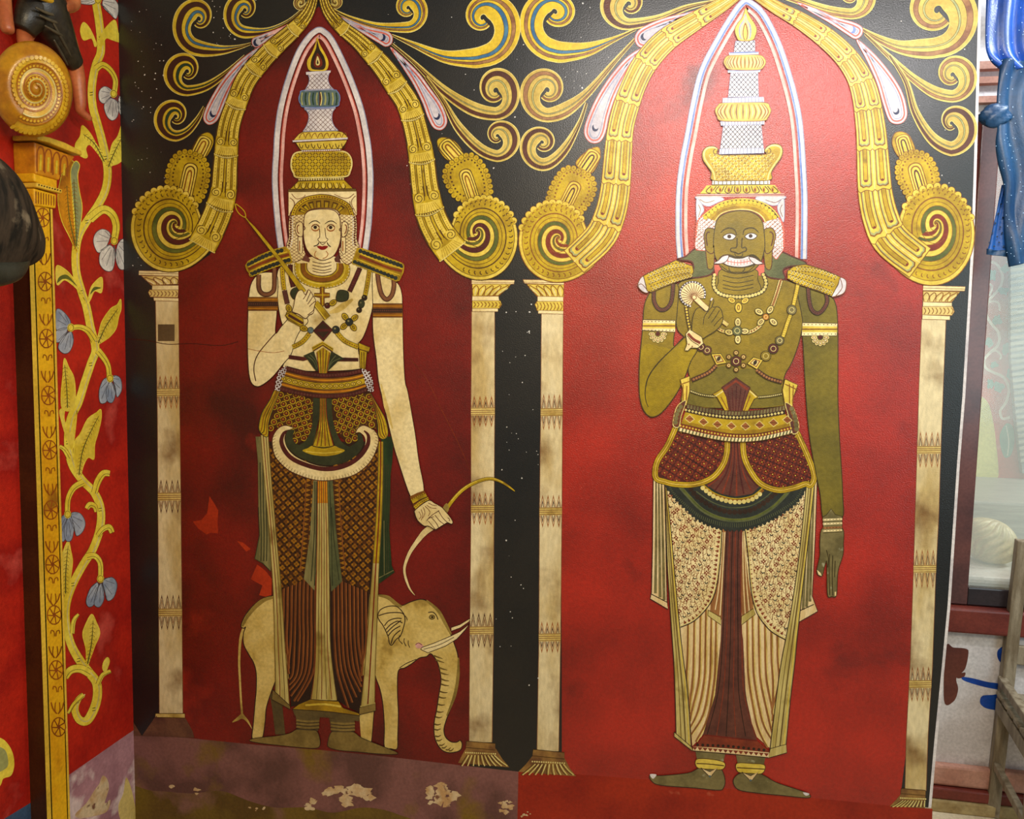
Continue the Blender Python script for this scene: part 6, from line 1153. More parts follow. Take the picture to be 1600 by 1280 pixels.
for q in (kC(568, 815, 640, 812, 682, 880, 606, 895), kC(832, 886, 880, 838, 948, 860, 905, 928)):
    p = Part('diamond_clasp', f2); p.outline(q, 'gold_light', 'olive_ink', 1.2, smooth=False); cx = sum(a[0] for a in q)/4; cy = sum(a[1] for a in q)/4; p.poly([(cx+(x-cx)*0.68, cy+(y-cy)*0.68) for x, y in q], 'redbrown', smooth=False); p.poly([(cx+(x-cx)*0.52, cy+(y-cy)*0.52) for x, y in q], 'gold_pale', smooth=False); p.disc((cx, cy), 2.6, 'ink', 4, 0.5); p.done()
# waist
p = Part('waist_tab', f2); p.outline(kC(578, 1110, 655, 1068, 692, 1140, 718, 1225, 668, 1232, 612, 1132), 'gold', 'gold_ink', 1.1, smooth=False); p.line(kC(600, 1125, 660, 1085), 2, 'gold_pale'); p.line(kC(640, 1130, 690, 1225), 1.6, 'gold_brown'); p.done()
p = Part('waist_tab', f2); p.outline(kC(848, 1068, 914, 1130, 885, 1145, 835, 1240, 785, 1225, 810, 1150), 'gold', 'gold_ink', 1.1, smooth=False); p.line(kC(850, 1085, 900, 1130), 2, 'gold_pale'); p.line(kC(855, 1120, 812, 1232), 1.6, 'gold_brown'); p.done()
p = Part('waist_pendant', f2); p.outline(kC(648, 1060, 750, 988, 855, 1062, 830, 1125, 788, 1262, 706, 1262, 682, 1130), 'purple_brown', 'maroon', 1.4, smooth=False)
p.line(kC(665, 1075, 752, 1012, 838, 1078), 4, 'flower_red', smooth=False)
for i in range(5): f = i/4; p.line(kC(690+130*f, 1080-30*(1-abs(2*f-1)), 715+66*f, 1255), 1.5, 'maroon')
p.done()
for q in (kC(342, 1002, 412, 978, 412, 1092, 388, 1195, 352, 1160, 358, 1070), kC(1110, 998, 1204, 1042, 1165, 1150, 1168, 1205, 1108, 1182, 1092, 1080)):
    p = Part('side_tab', f2); p.outline(q, 'gold_light', 'gold_ink', 1.2, smooth=False); cx = (q[0][0]+q[1][0])/2; p.line(P(cx-3, q[0][1]+8, cx-3, q[4][1]), 1.6, 'gold_brown'); p.line(P(cx+3, q[0][1]+10, cx+2, q[4][1]), 1.6, 'gold_brown'); p.line([(q[0][0], q[0][1]+8), (q[1][0], q[1][1]+8)], 1.6, 'gold_brown', smooth=False); p.done()
for q, bd in ((kD(385, 312, 330, 340, 302, 400, 290, 490, 332, 502, 350, 420), kD(345, 355, 318, 410, 306, 480)), (kD(1112, 328, 1165, 355, 1197, 430, 1212, 500, 1200, 545, 1160, 545, 1138, 430), kD(1160, 370, 1185, 440, 1195, 520))):
    p = Part('scalloped_tab', f2); p.outline(q, 'purple_brown', 'gold_pale', 1.3); beads(p, bd, 6.5, 3.6, 'olive_hand', 'gold_brown'); p.done()
p = Part('belt', f2)
T0 = sp(kD(392, 335, 560, 368, 740, 388, 930, 378, 1108, 345), 6); T1 = sp(kD(388, 365, 560, 400, 740, 418, 930, 408, 1110, 378), 6); T2 = sp(kD(380, 392, 560, 430, 740, 448, 930, 438, 1114, 408), 6); T3 = sp(kD(348, 480, 560, 528, 745, 555, 930, 548, 1150, 500), 6); T4 = sp(kD(338, 508, 560, 560, 742, 582, 930, 574, 1158, 524), 6); T5 = sp(kD(330, 534, 560, 588, 740, 612, 940, 602, 1168, 548), 6)
p.strip(T0, T1, 'olive_hand'); p.lines([[(T0[0][0]+0, 0), (1, 1)]][:0]+[[a, b] for a, b in zip([(x, y) for x, y, _ in along(T0, 5)], [(x, y) for x, y, _ in along(T1, 5)])], 1.6, 'brown', smooth=False); p.strip(T1, T2, 'ink'); g = along(mixp(T1, T2, 0.5), 5.4); p.discs([(x, y) for x, y, a in g], 2.3, 'gold_pale', k=4)
p.strip(T2, T3, 'gold'); p.strip(mixp(T2, T3, 0.72), T3, 'gold_deep'); g = along(mixp(T2, T3, 0.45), 22, -10)
p.polys([[(x-8, y), (x, y-7), (x+8, y+1), (x, y+7)] for x, y, a in g], 'gold_pale'); p.polys([[(x-6.6, y), (x, y-5.6), (x+6.6, y+1), (x, y+5.6)] for x, y, a in g], 'tan_line'); p.lines([[(x-6, y), (x+6, y+0.6)] for x, y, a in g], 0.9, 'gold_ink', smooth=False)
p.strip(T3, T4, 'redbrown'); p.discs([(x, y) for x, y, a in along(mixp(T3, T4, 0.5), 5)], 1.6, 'gold_light', k=7); p.strip(T4, T5, 'cream'); p.lines([[a, b] for a, b in zip([(x, y) for x, y, _ in along(T4, 5.5)], [(x, y) for x, y, _ in along(T5, 5.5)])], 2.2, 'bluegreen', smooth=False)
for t_ in (T0, T2, T3, T5): p.line(t_, 1.1, 'gold_ink', smooth=False)
p.done()
# epaulettes
for q, rows, e_ in ((kC(72, 242, 200, 180, 310, 128, 365, 148, 432, 170, 440, 212, 418, 252, 300, 292, 200, 332, 130, 362, 100, 352), [kC(110, 238, 250, 180, 370, 160), kC(120, 285, 260, 230, 420, 200), kC(135, 335, 280, 280, 415, 240)], kC(32, 312, 58, 252, 92, 258, 108, 358, 68, 358)),
                    (kC(1128, 205, 1180, 170, 1262, 158, 1400, 200, 1514, 250, 1500, 302, 1452, 392, 1350, 352, 1200, 302, 1128, 262), [kC(1190, 190, 1340, 205, 1490, 255), kC(1150, 215, 1300, 260, 1475, 310), kC(1145, 250, 1290, 310, 1450, 365)], kC(1512, 255, 1558, 280, 1546, 362, 1480, 392, 1452, 386, 1500, 305))):
    p = Part('epaulette_fringe', f2); p.outline(e_, 'white', 'brown_mid', 1.2); p.line([e_[0], ((e_[2][0]+e_[0][0])/2, (e_[2][1]+e_[0][1])/2+4), e_[3]], 1.2, 'brown_mid'); p.done()
    p = Part('epaulette', f2); z = p.poly(q, 'gold', smooth=False); p.line(z, 1.3, 'gold_ink', smooth=False, closed=True)
    for r_ in rows:
        g = ev(p, r_, 5.2); p.lines([[(x-2.2, y-4), (x+1.8, y-1.5), (x+1.8, y+1.8), (x-1.6, y+4)] for x, y, a in g], 1.8, 'gold_ink'); p.lines([[(x-0.5, y-3), (x+3.2, y), (x, y+3)] for x, y, a in g], 1.0, 'gold_pale')
    p.done()
# fan and hand
fn = Thing('painted_fan', 'small round ribbed white fan held up in the green figure\'s hand', 'fan', (1130, 515), surf_back, f2.z+0.0001)
p = Part('blade', fn); c_ = kC(432, 376)[0]; pts = [(c_[0]+19.5*math.cos(math.radians(a)), c_[1]+19*math.sin(math.radians(a))) for a in range(100, 385, 8)]; hub = kC(445, 400)[0]
p.poly(pts+[hub], 'cream', smooth=False); p.line(pts, 3.4, 'ink', smooth=False); p.discs([(x, y) for x, y, a in along(pts, 4.4)], 1.4, 'white', k=6)
p.lines([[(hub[0]+(x-hub[0])*0.18, hub[1]+(y-hub[1])*0.18), (hub[0]+(x-hub[0])*0.88, hub[1]+(y-hub[1])*0.88)] for x, y in pts[::2]], 1.2, 'brown_mid', smooth=False); p.done()
p = Part('handle', fn); q = kC(438, 388, 480, 430, 548, 492); p.line(q, 8.6, 'brown_mid'); p.line(q, 7.2, 'cream'); p.ring(hub, 3.4, 1.4, 'cream_shadow'); p.done(); p = Part('handle_end', fn); q = kC(630, 560, 692, 604); p.line(q, 6.6, 'brown_mid', smooth=False); p.line(q, 5.2, 'gold_pale', smooth=False); p.done()
p = Part('hand', f2, z=fn.z+0.0001); q = p.poly(kC(428, 645, 432, 560, 455, 492, 490, 475, 520, 500, 545, 495, 560, 450, 572, 405, 588, 428, 575, 470, 620, 470, 645, 500, 655, 560, 635, 612, 590, 652, 540, 682, 500, 702, 445, 668), 'olive', n=4); p.line(q, 1.4, 'olive_ink', smooth=False, closed=True)
for l in (kC(575, 470, 545, 500, 525, 530), kC(600, 475, 570, 520, 548, 555), kC(630, 495, 600, 545, 570, 585), kC(650, 545, 615, 580, 590, 610), kC(550, 500, 520, 540, 510, 600)): p.line(l, 1.3, 'olive_ink')
p.poly(kC(562, 420, 572, 402, 582, 408, 572, 426), 'white', smooth=False); p.done()
p = Part('bracelet', f2); q = kC(382, 668, 412, 634, 500, 690, 512, 738, 470, 772, 420, 770, 398, 792, 374, 788, 392, 740); p.outline(q, 'cream', 'olive_ink', 1.2, smooth=False); p.line(kC(398, 665, 440, 708, 490, 735), 4.2, 'flower_red'); p.line(kC(392, 680, 430, 722, 480, 752), 1.2, 'gold_ink'); p.discs(kC(405, 745, 430, 760), 1.4, 'brown_mid', k=7); p.done()
# ------------------------------------------------------------------ vine painted on the side wall
vn = Thing('painted_vine', 'yellow painted vine with leaves and pale drooping flowers on the red side wall', 'vine', (135, 1130), surf_side, 0.0006)
def leafp(pts, mid=None, m='vine_leaf', name='leaf', edge='vine', green=None):
    p = Part(name, vn); q = p.poly(pts, m, n=5); p.line(q, 1.2, edge, smooth=False, closed=True)
    if green: p.poly(green, 'leaf_green')
    if mid:
        p.line(mid, [1.8, 1.6, 0.8], 'leaf_green'); g = along(sp(mid, 6), 6, -4)
        p.lines([[(x, y), (x+5*math.cos(a+2.2), y+5*math.sin(a+2.2))] for x, y, a in g]+[[(x, y), (x+5*math.cos(a-2.2), y+5*math.sin(a-2.2))] for x, y, a in g], 0.7, 'gold_brown', smooth=False)
    p.done()
def flower(petals, cal, m='petal', cc='vine'):
    p = Part('flower', vn)
    for q in petals:
        q = [(cal[0]+(x-cal[0])*1.12, cal[1]+(y-cal[1])*1.12) for x, y in q]; z = p.poly(q, m); p.line(z, 0.9, 'petal_ink', smooth=False, closed=True); cx = sum(a[0] for a in q)/len(q); cy = sum(a[1] for a in q)/len(q)
        p.lines([[(cal[0]+(x-cal[0])*0.3, cal[1]+(y-cal[1])*0.3), (cal[0]+(x-cal[0])*0.85, cal[1]+(y-cal[1])*0.85)] for x, y in q[::1]], 0.7, 'petal_ink', smooth=False)
    p.disc(cal, 5.5, cc, 6.5); p.ring(cal, 4.2, 0.8, 'gold_ink', 5); p.done()
v1, v2, v3, v4 = crop(0, 0, 4), crop(0, 320, 4), crop(0, 640, 4), crop(0, 960, 4)
stem = P(147, -20, 150, 5, 154, 30, 157, 58, 157, 82, 150, 100, 145, 122, 143, 145, 145, 168, 151, 190, 158, 215, 165, 245, 168, 272, 164, 298, 152, 322, 136, 345, 123, 368, 118, 395, 119, 425, 127, 455, 135, 480, 141, 510, 149, 545, 142, 568, 132, 598, 122, 630, 110, 655, 106, 690, 112, 725, 128, 750, 147, 770, 157, 795, 156, 825, 145, 858, 130, 882, 114, 912, 104, 942, 103, 972, 110, 1005, 123, 1030, 138, 1050, 150, 1066, 152, 1086, 147, 1107, 136, 1126, 124, 1125, 117, 1110, 121, 1095, 130, 1085)
p = Part('stem', vn); w_ = [12.5]*40+[12, 12, 13, 14, 14, 14, 14, 14, 14, 13, 12, 11, 9, 6]
p.line(stem, [x+1.0 for x in w_], 'gold_brown'); p.line(stem, w_, 'vine'); p.line([(x+2.6, y) for x, y in stem], 2.0, 'gold_pale'); p.lines([[(x-3, y+d), (x+2, y+d-1)] for x, y in stem[3::4] for d in (0, 4)], 1.2, 'leaf_green', smooth=False); p.done()
def twig(pts, w_=(8, 7, 6, 6)):
    w_ = [x*1.25 for x in w_]
    p = Part('twig', vn); p.line(pts, [x+1.4 for x in w_], 'gold_brown'); p.line(pts, list(w_), 'vine'); p.line([(x+1, y+1.5) for x, y in pts], 0.8, 'leaf_green'); p.done()
twig(v1(600, 430, 640, 405, 690, 440, 720, 500, 715, 570)); twig(v2(560, 90, 640, 30, 700, 60, 725, 130, 715, 210), (11, 10, 9, 8)); twig(v2(590, 850, 550, 790, 500, 765, 450, 768)); twig(v2(610, 910, 650, 960, 675, 1010, 682, 1075))
twig(v3(520, 455, 460, 490, 425, 560, 420, 650)); twig(v3(540, 920, 590, 915, 625, 960, 628, 1050)); twig(v3(590, 520, 610, 450, 645, 400, 685, 400), (7, 8, 8, 7)); twig(v3(600, 640, 590, 605, 560, 595, 540, 620), (4, 6, 7, 5)); twig(v3(610, 790, 640, 750, 680, 735, 700, 770), (5, 6, 7, 6))
twig(v4(560, 370, 500, 340, 440, 350, 405, 395), (10, 10, 9, 8)); twig(v4(450, 120, 460, 40, 490, 0), (5, 5, 3)); twig(v4(610, 440, 640, 380, 690, 355), (5, 5, 4)); twig(v4(425, 620, 460, 560, 520, 505), (3, 4, 5)); twig(v3(370, 230, 400, 250, 430, 300), (4, 5, 6))
leafp(v1(640, 960, 600, 900, 560, 830, 512, 785, 500, 850, 470, 900, 475, 950, 520, 985, 545, 980, 535, 930, 560, 905, 610, 960, 650, 1020), v1(650, 1010, 590, 900, 520, 840), m='vine'); leafp(v1(672, 1050, 680, 980, 700, 900, 735, 850, 765, 765, 785, 830, 780, 900, 780, 980, 740, 1020, 700, 1035), v1(675, 1045, 710, 960, 765, 850), m='vine')
leafp(P(120, 395, 108, 370, 96, 345, 90, 315, 92, 290, 100, 262, 110, 250, 118, 262, 112, 290, 114, 330, 118, 370), P(119, 390, 108, 340, 104, 290), m='orange'); leafp(P(119, 390, 117, 350, 112, 300, 110, 268, 117, 252, 124, 258, 121, 275, 124, 300, 128, 325, 124, 360), P(119, 385, 117, 330, 115, 280), m='scroll_sage')
leafp(v2(350, 385, 400, 400, 450, 450, 490, 520, 530, 600, 500, 550, 450, 500, 400, 470, 355, 500), None, green=v2(355, 490, 370, 450, 420, 440, 480, 510, 430, 470, 390, 465)); leafp(v2(545, 620, 555, 560, 570, 510, 610, 465, 635, 455, 640, 500, 630, 550, 590, 540, 565, 590), None, green=v2(562, 560, 585, 515, 630, 520, 590, 535))
leafp(v2(605, 870, 620, 780, 640, 720, 690, 650, 730, 625, 752, 590, 755, 650, 740, 700, 725, 770, 690, 820, 650, 850), v2(612, 865, 660, 760, 735, 650)); leafp(v2(385, 1270, 380, 1180, 390, 1070, 400, 960, 430, 1020, 460, 1080, 470, 1180, 465, 1260, 430, 1290), v2(420, 1270, 415, 1150, 402, 1000))
leafp(v3(480, 420, 460, 300, 465, 200, 500, 150, 545, 60, 600, 20, 628, 0, 630, 60, 610, 150, 590, 220, 585, 310, 550, 300, 520, 350, 500, 420), v3(492, 410, 520, 240, 615, 40)); leafp(v3(370, 20, 400, 0, 400, 60, 430, 150, 470, 60, 480, 0, 470, 120, 450, 250, 420, 200), None)
leafp(v3(405, 1170, 385, 1050, 380, 950, 395, 880, 425, 820, 440, 880, 452, 950, 440, 1050, 430, 1150), v3(408, 1150, 410, 1000, 424, 850)); leafp(v4(540, 330, 535, 220, 515, 130, 530, 70, 570, 0, 600, 50, 622, 120, 590, 200, 565, 270), v4(545, 310, 570, 180, 580, 40)); leafp(v4(640, 340, 645, 300, 668, 270, 682, 290, 672, 330, 655, 360), None); leafp(v1(590, 290, 570, 240, 520, 250, 500, 190, 520, 140, 560, 180, 600, 270), None, m='vine'); leafp(v1(610, 280, 640, 200, 690, 140, 720, 130, 735, 200, 750, 260, 700, 250, 660, 240, 630, 300), None, m='vine')
flower([v1(700, 570, 660, 545, 628, 570, 628, 620, 655, 640, 690, 610), v1(690, 610, 655, 650, 670, 710, 700, 735, 730, 710, 735, 640), v1(735, 620, 740, 690, 765, 720, 780, 690, 770, 630, 745, 600)], v1(708, 585)[0])
flower([v1(600, -20, 540, -30, 500, 10, 540, 25, 590, 20), v1(640, 0, 640, 40, 680, 80, 710, 105, 725, 60, 720, 20, 690, -10)], v1(610, 0)[0])
flower([v2(690, 190, 650, 160, 610, 180, 595, 230, 620, 290, 660, 270), v2(680, 250, 635, 290, 630, 350, 660, 390, 700, 390, 715, 330, 710, 270), v2(730, 250, 720, 320, 740, 380, 775, 380, 800, 320, 790, 240, 760, 215)], v2(712, 225)[0])
flower([v2(440, 740, 400, 680, 362, 665, 355, 720, 360, 780, 400, 780), v2(420, 770, 355, 790, 360, 850, 400, 830), v2(440, 790, 390, 830, 370, 880, 400, 912, 435, 900, 455, 840)], v2(440, 768)[0], 'petal_blue')
flower([v2(680, 1090, 650, 1090, 625, 1150, 630, 1220, 665, 1215, 680, 1150), v2(690, 1100, 665, 1150, 670, 1210, 700, 1218, 715, 1160), v2(700, 1080, 715, 1140, 725, 1190, 750, 1150, 745, 1090, 720, 1070)], v2(685, 1085)[0], 'petal_blue')
flower([v3(410, 660, 380, 680, 372, 740, 375, 790, 400, 805, 420, 740), v3(425, 670, 400, 740, 410, 800, 440, 800, 455, 740, 450, 680), v3(440, 650, 455, 720, 470, 775, 505, 750, 518, 700, 490, 650)], v3(420, 655)[0], 'petal_blue')
flower([v3(610, 1080, 570, 1110, 545, 1180, 560, 1215, 590, 1200, 610, 1140), v3(625, 1085, 600, 1140, 590, 1200, 620, 1215, 645, 1170, 640, 1110), v3(640, 1070, 650, 1130, 665, 1180, 700, 1160, 718, 1090, 690, 1050)], v3(625, 1058)[0], 'petal_blue')
bl = Thing('painted_bloom', 'pale yellow-green painted bloom low on the red side wall, cut by blue band', 'painted flower', (-10, 1240), surf_side, 0.0006)
bl.o['label'] = 'pale yellow-green painted bloom low on the red side wall above the blue band'
p = Part('petals', bl); p.poly(P(-30, 1150, -5, 1152, 8, 1158, 19, 1175, 22, 1196, 17, 1212, 5, 1217, 0, 1228, -15, 1240, -40, 1220), 'vine', n=5); p.poly(P(-20, 1165, 5, 1170, 12, 1185, 10, 1200, -10, 1205), 'scroll_sage'); p.done()

# ------------------------------------------------------------------ pilaster standing out of the side wall
lo_, hi_ = 0.0, 0.3
for _ in range(40):
    d_ = (lo_+hi_)/2
    if on_x(55, 640, XC+d_).y > on_x(27, 640, XC).y: lo_ = d_
    else: hi_ = d_
PD = d_
yn = on_x(55, 640, XC+PD).y; yf = on_x(90, 640, XC+PD).y
def surf_pil(x, y, z=0.0): q = on_x(x, y, XC+PD); return Vector((q.x+z, q.y, q.z))
zt = on_x(60, 322, XC+PD).z
pl_ = Thing('pilaster', 'yellow pilaster with a column of red-brown rosettes standing out of the side wall', 'pilaster', (80, 1280), surf_pil, 0.0005)
pl_.o.location = pl_.base = Vector((XC, (yn+yf)/2, FZ))
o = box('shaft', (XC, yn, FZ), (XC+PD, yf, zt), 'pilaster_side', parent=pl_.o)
p = Part('painted_face', pl_)
zz = lambda z, y: Vector((XC+PD+0.0006, y, z))
p.v = [zz(FZ, yn), zz(FZ, yf), zz(zt, yf), zz(zt, yn)]; p.f = [[0, 1, 2, 3]]; p.mi = [0]; p.mats = ['pilaster_face']; p.done()
def vline(f, w_, m, z=0.0009):
    p = Part('border_line', pl_); y = yn+(yf-yn)*f; p.v = [Vector((XC+PD+z, y+s*w_, q)) for q, s in ((FZ, -1), (FZ, 1), (zt, 1), (zt, -1))]; p.f = [[0, 1, 2, 3]]; p.mi = [0]; p.mats = [m]; p.done()
vline(0.07, 0.011, 'pilaster_edge'); vline(0.16, 0.0022, 'ink'); vline(0.95, 0.006, 'pilaster_edge'); vline(0.90, 0.0018, 'gold_ink')
pl_.z = 0.0012
ros = P(66, 340, 70, 440, 72, 529, 75, 618, 77, 703, 79, 797, 81.5, 882, 84, 961, 87, 1047, 91, 1136)
for c_ in ros:
    p = Part('rosette', pl_); p.disc(c_, 11.5, 'pilaster_ink', 15.5); p.disc(c_, 10, 'pilaster_face', 13.8)
    for k in range(7):
        a = k*2*math.pi/7; p.line([(c_[0]+2*math.cos(a), c_[1]+2.5*math.sin(a)), (c_[0]+6*math.cos(a+0.35), c_[1]+8*math.sin(a+0.35)), (c_[0]+10.5*math.cos(a+0.4), c_[1]+14*math.sin(a+0.4))], 1.8, 'pilaster_ink')
    p.disc(c_, 2.6, 'pilaster_ink', 3.4); p.done()
for (x0, y0), (x1, y1) in zip(ros, ros[1:]):
    cx, cy = (x0+x1)/2, (y0+y1)/2
    for s in (-1, 1):
        p = Part('scroll_motif', pl_); p.line(P(cx+s*7, cy-14, cx+s*6, cy-19, cx+s*2, cy-17, cx+s*1, cy-10), 1.2, 'pilaster_ink'); p.done(); p = Part('leaf_motif', pl_); p.line(P(cx+s*10, cy+6, cx+s*7, cy+16, cx+s*1, cy+24), 1.6, 'pilaster_ink'); p.line(P(cx+s*3, cy+6, cx+s*4, cy+18, cx+s*1, cy+24), 1.2, 'pilaster_ink'); p.done()
def slab(name, pts, depth, mat, parent, base, x0=None, bev=0.004):
    """an outline on the pilaster's front plane, given thickness"""
    q = [on_x(x, y, XC+PD) for x, y in pts]; n_ = len(q); x0 = XC if x0 is None else x0
    v = [(x0, a.y, a.z) for a in q]+[(XC+PD+depth, a.y, a.z) for a in q]
    f = [list(range(n_)), list(range(2*n_-1, n_-1, -1))]+[[i, n_+i, n_+(i+1) % n_, (i+1) % n_] for i in range(n_)]
    o = mesh_obj(name, v, f, mat, parent=parent, base=base)
    o.parent = parent; md = o.modifiers.new('bevel', 'BEVEL'); md.width = bev; md.segments = 2; md.limit_method = 'ANGLE'; return o
def slabp(name, pts, depth, mat, bev=0.004):
    q = [on_x(x, y, XC+PD) for x, y in pts]; n_ = len(q)
    v = [(XC, a.y, a.z) for a in q]+[(XC+PD+depth, a.y, a.z) for a in q]
    f = [list(range(n_)), list(range(2*n_-1, n_-1, -1))]+[[i, n_+i, n_+(i+1) % n_, (i+1) % n_] for i in range(n_)]
    me = bpy.data.meshes.new(name); me.from_pydata([tuple(Vector(a)-pl_.base) for a in v], [], f); me.materials.append(M(mat)); o = bpy.data.objects.new(name, me); COL.objects.link(o); o.parent = pl_.o
    md = o.modifiers.new('bevel', 'BEVEL'); md.width = bev; md.segments = 2; md.limit_method = 'ANGLE'; return o
slabp('capital_bell', P(48, 222, 112, 245, 104, 258, 92, 272, 87, 282, 50, 272), 0.012, 'orange')
slabp('capital_slab', P(47, 211, 66, 215, 90, 223, 116, 236, 117, 244, 90, 234, 66, 224, 47, 219), 0.026, 'pilaster_edge')
slabp('capital_band', P(49, 270, 86, 281, 86, 296, 50, 284), 0.008, 'pilaster_face'); slabp('capital_band', P(50, 285, 91, 296, 90, 303, 50, 293), 0.016, 'pilaster_edge'); slabp('capital_band', P(50, 294, 86, 304, 85, 326, 51, 322), 0.006, 'pilaster_face')
pl_.z = 0.0125
p = Part('capital_petals', pl_)
for x, dy in ((58, 0), (70, 4), (83, 9), (95, 14)):
    p.line(P(x-6, 268+dy*0.6, x-6, 240+dy, x-2, 230+dy, x+3, 232+dy, x+5, 245+dy, x+4, 268+dy*0.6), 2.2, 'pilaster_ink'); p.line(P(x-1, 266+dy*0.6, x, 242+dy), 3.4, 'yellow', smooth=False)
p.done(); pl_.z = 0.0166
p = Part('capital_beads', pl_); p.discs([(53+i*4.2, 289+i*1.15) for i in range(9)], 1.3, 'ink', k=6); p.done()
pl_.z = 0.0066
p = Part('capital_flutes', pl_); p.lines([P(53+i*4, 299+i*1.0, 53+i*4, 318+i*0.5) for i in range(8)], 1.4, 'pilaster_ink', smooth=False); p.done()

# ------------------------------------------------------------------ gold spiral boss over the capital
paint('boss_gold', (196, 140, 20), (172, 110, 14), scale=14, rough=0.3, spec=0.6, bump=0.15)
paint('boss_yellow', (224, 182, 44), (204, 156, 30), scale=14, rough=0.3, spec=0.6, bump=0.15)
paint('boss_orange', (176, 108, 14), (150, 84, 12), scale=10, rough=0.35, spec=0.5)
BC = (50, 139); BT = math.radians(-14); BA, BB = 63, 76; BH = 0.045
B0 = on_x(50, 139, XC+0.135); BN = ((CAM-B0).normalized()*0.8+Vector((1, 0, 0))*0.35).normalized()
def bossr(x, y):
    dx, dy = x-BC[0], y-BC[1]; u = dx*math.cos(BT)+dy*math.sin(BT); v = -dx*math.sin(BT)+dy*math.cos(BT); return math.hypot(u/BA, v/BB)
def boss_flat(x, y): d = ray(x, y); return CAM+d*((B0-CAM).dot(BN)/d.dot(BN))
def surf_boss(x, y, z=0.0):
    r = min(1.0, bossr(x, y)); h = BH*math.sqrt(max(0.0, 1-r*r))*(0.8+0.2*math.cos(r*9)); return boss_flat(x, y)+BN*(h+z)
bs = Thing('spiral_boss', 'glossy gold spiral boss with beaded bands on top of the yellow pilaster', 'ornament', (70, 216), surf_boss, 0.0)
def bpt(r, a): u, v = BA*r*math.cos(a), BB*r*math.sin(a); return (BC[0]+u*math.cos(BT)-v*math.sin(BT), BC[1]+u*math.sin(BT)+v*math.cos(BT))
V, Fc = [], []; nr, na = 16, 56
for i in range(nr+1):
    for j in range(na): V.append(surf_boss(*bpt(max(0.001, i/nr), 2*math.pi*j/na)))
for i in range(nr):
    for j in range(na): Fc.append([i*na+j, i*na+(j+1) % na, (i+1)*na+(j+1) % na, (i+1)*na+j])
k0 = len(V)
for j in range(na): q = V[nr*na+j]; V.append(q+(B0-q)*0.12-BN*0.035)
Fc.append([k0+j for j in range(na)])
for j in range(na): Fc.append([nr*na+j, nr*na+(j+1) % na, k0+(j+1) % na, k0+j])
o = mesh_obj('boss_body', V, Fc, 'boss_gold', parent=bs.o, base=bs.base, smooth=True)
bs.z = 0.0015
def sprl(r0, t0=0.0, t1=2.6, n_=130, a0=2.4): return [bpt(r0*0.5**(t0+(t1-t0)*i/n_), a0-2*math.pi*(t0+(t1-t0)*i/n_)) for i in range(n_+1)]
def bband(name, f0, f1, m):
    p = Part(name, bs); p.strip(sprl(f0), sprl(f1), m); p.done(); bs.z += 0.0006
bband('yellow_band', 0.97, 0.80, 'boss_yellow'); bband('gold_band', 0.80, 0.62, 'boss_gold'); bband('inner_band', 0.62, 0.49, 'boss_yellow')
p = Part('bead_row', bs); p.discs([(x, y) for x, y, a in along(sprl(0.71, 0, 2.2), 5.6)], 3.0, 'boss_orange', k=10); bs.z += 0.0008; p.discs([(x, y) for x, y, a in along(sprl(0.71, 0, 2.2), 5.6)], 2.0, 'boss_yellow', k=10); p.done()
p = Part('raised_line', bs); p.line(sprl(0.80), 1.5, 'boss_orange', smooth=False); p.line(sprl(0.62), 2.0, 'gold_pale', smooth=False); p.line(sprl(0.49), 2.8, 'boss_orange', smooth=False); p.done()
p = Part('scallop_row', bs); p.discs([(x, y) for x, y, a in along(sprl(0.97, 0, 1.0), 7)], 3.4, 'boss_yellow', k=10); p.done()

# ------------------------------------------------------------------ small statue standing by the boss
paint('statue_skin', (206, 122, 72), (176, 92, 52), scale=14, rough=0.4, spec=0.5, bump=0.1)
paint('statue_cloth', (46, 42, 32), (30, 28, 22), scale=10, grain=(1, 6, 6), rough=0.4, spec=0.5, bump=0.2)
paint('cloth_highlight', (92, 84, 66), (70, 64, 50), rough=0.4)  # highlights on the loincloth folds put into a lighter cloth colour
def hp_(x, y, h): q = on_x(x, y, XC+h); return q
PXM = (on_x(100, 60, XC).z-on_x(100, 61, XC).z)
def tube(pts, radii, n_=14, flat=1.0, cap=True):
    """a smooth limb through 3-D points"""
    q = sp([(*p_, r) for p_, r in zip([tuple(p_) for p_ in pts], radii)], 6); V, F = [], []
    for i, a in enumerate(q):
        b, c = Vector(q[max(0, i-1)][:3]), Vector(q[min(len(q)-1, i+1)][:3]); t = (c-b).normalized(); u = t.cross(Vector((1, 0, 0)))
        if u.length < 1e-3: u = t.cross(Vector((0, 1, 0)))
        u.normalize(); w2 = t.cross(u)
        for j in range(n_):
            an = 2*math.pi*j/n_; V.append(Vector(a[:3])+u*math.cos(an)*a[3]+w2*math.sin(an)*a[3]*flat)
    m_ = len(q)
    for i in range(m_-1):
        for j in range(n_): F.append([i*n_+j, i*n_+(j+1) % n_, (i+1)*n_+(j+1) % n_, (i+1)*n_+j])
    if cap: F.append(list(range(n_-1, -1, -1))); F.append([(m_-1)*n_+j for j in range(n_)])
    return V, F
sbase = hp_(128, 185, 0.05)
stt = empty('statue', sbase); tag(stt, 'small painted statue in a dark pleated loincloth standing beside the gold spiral boss', 'statue')
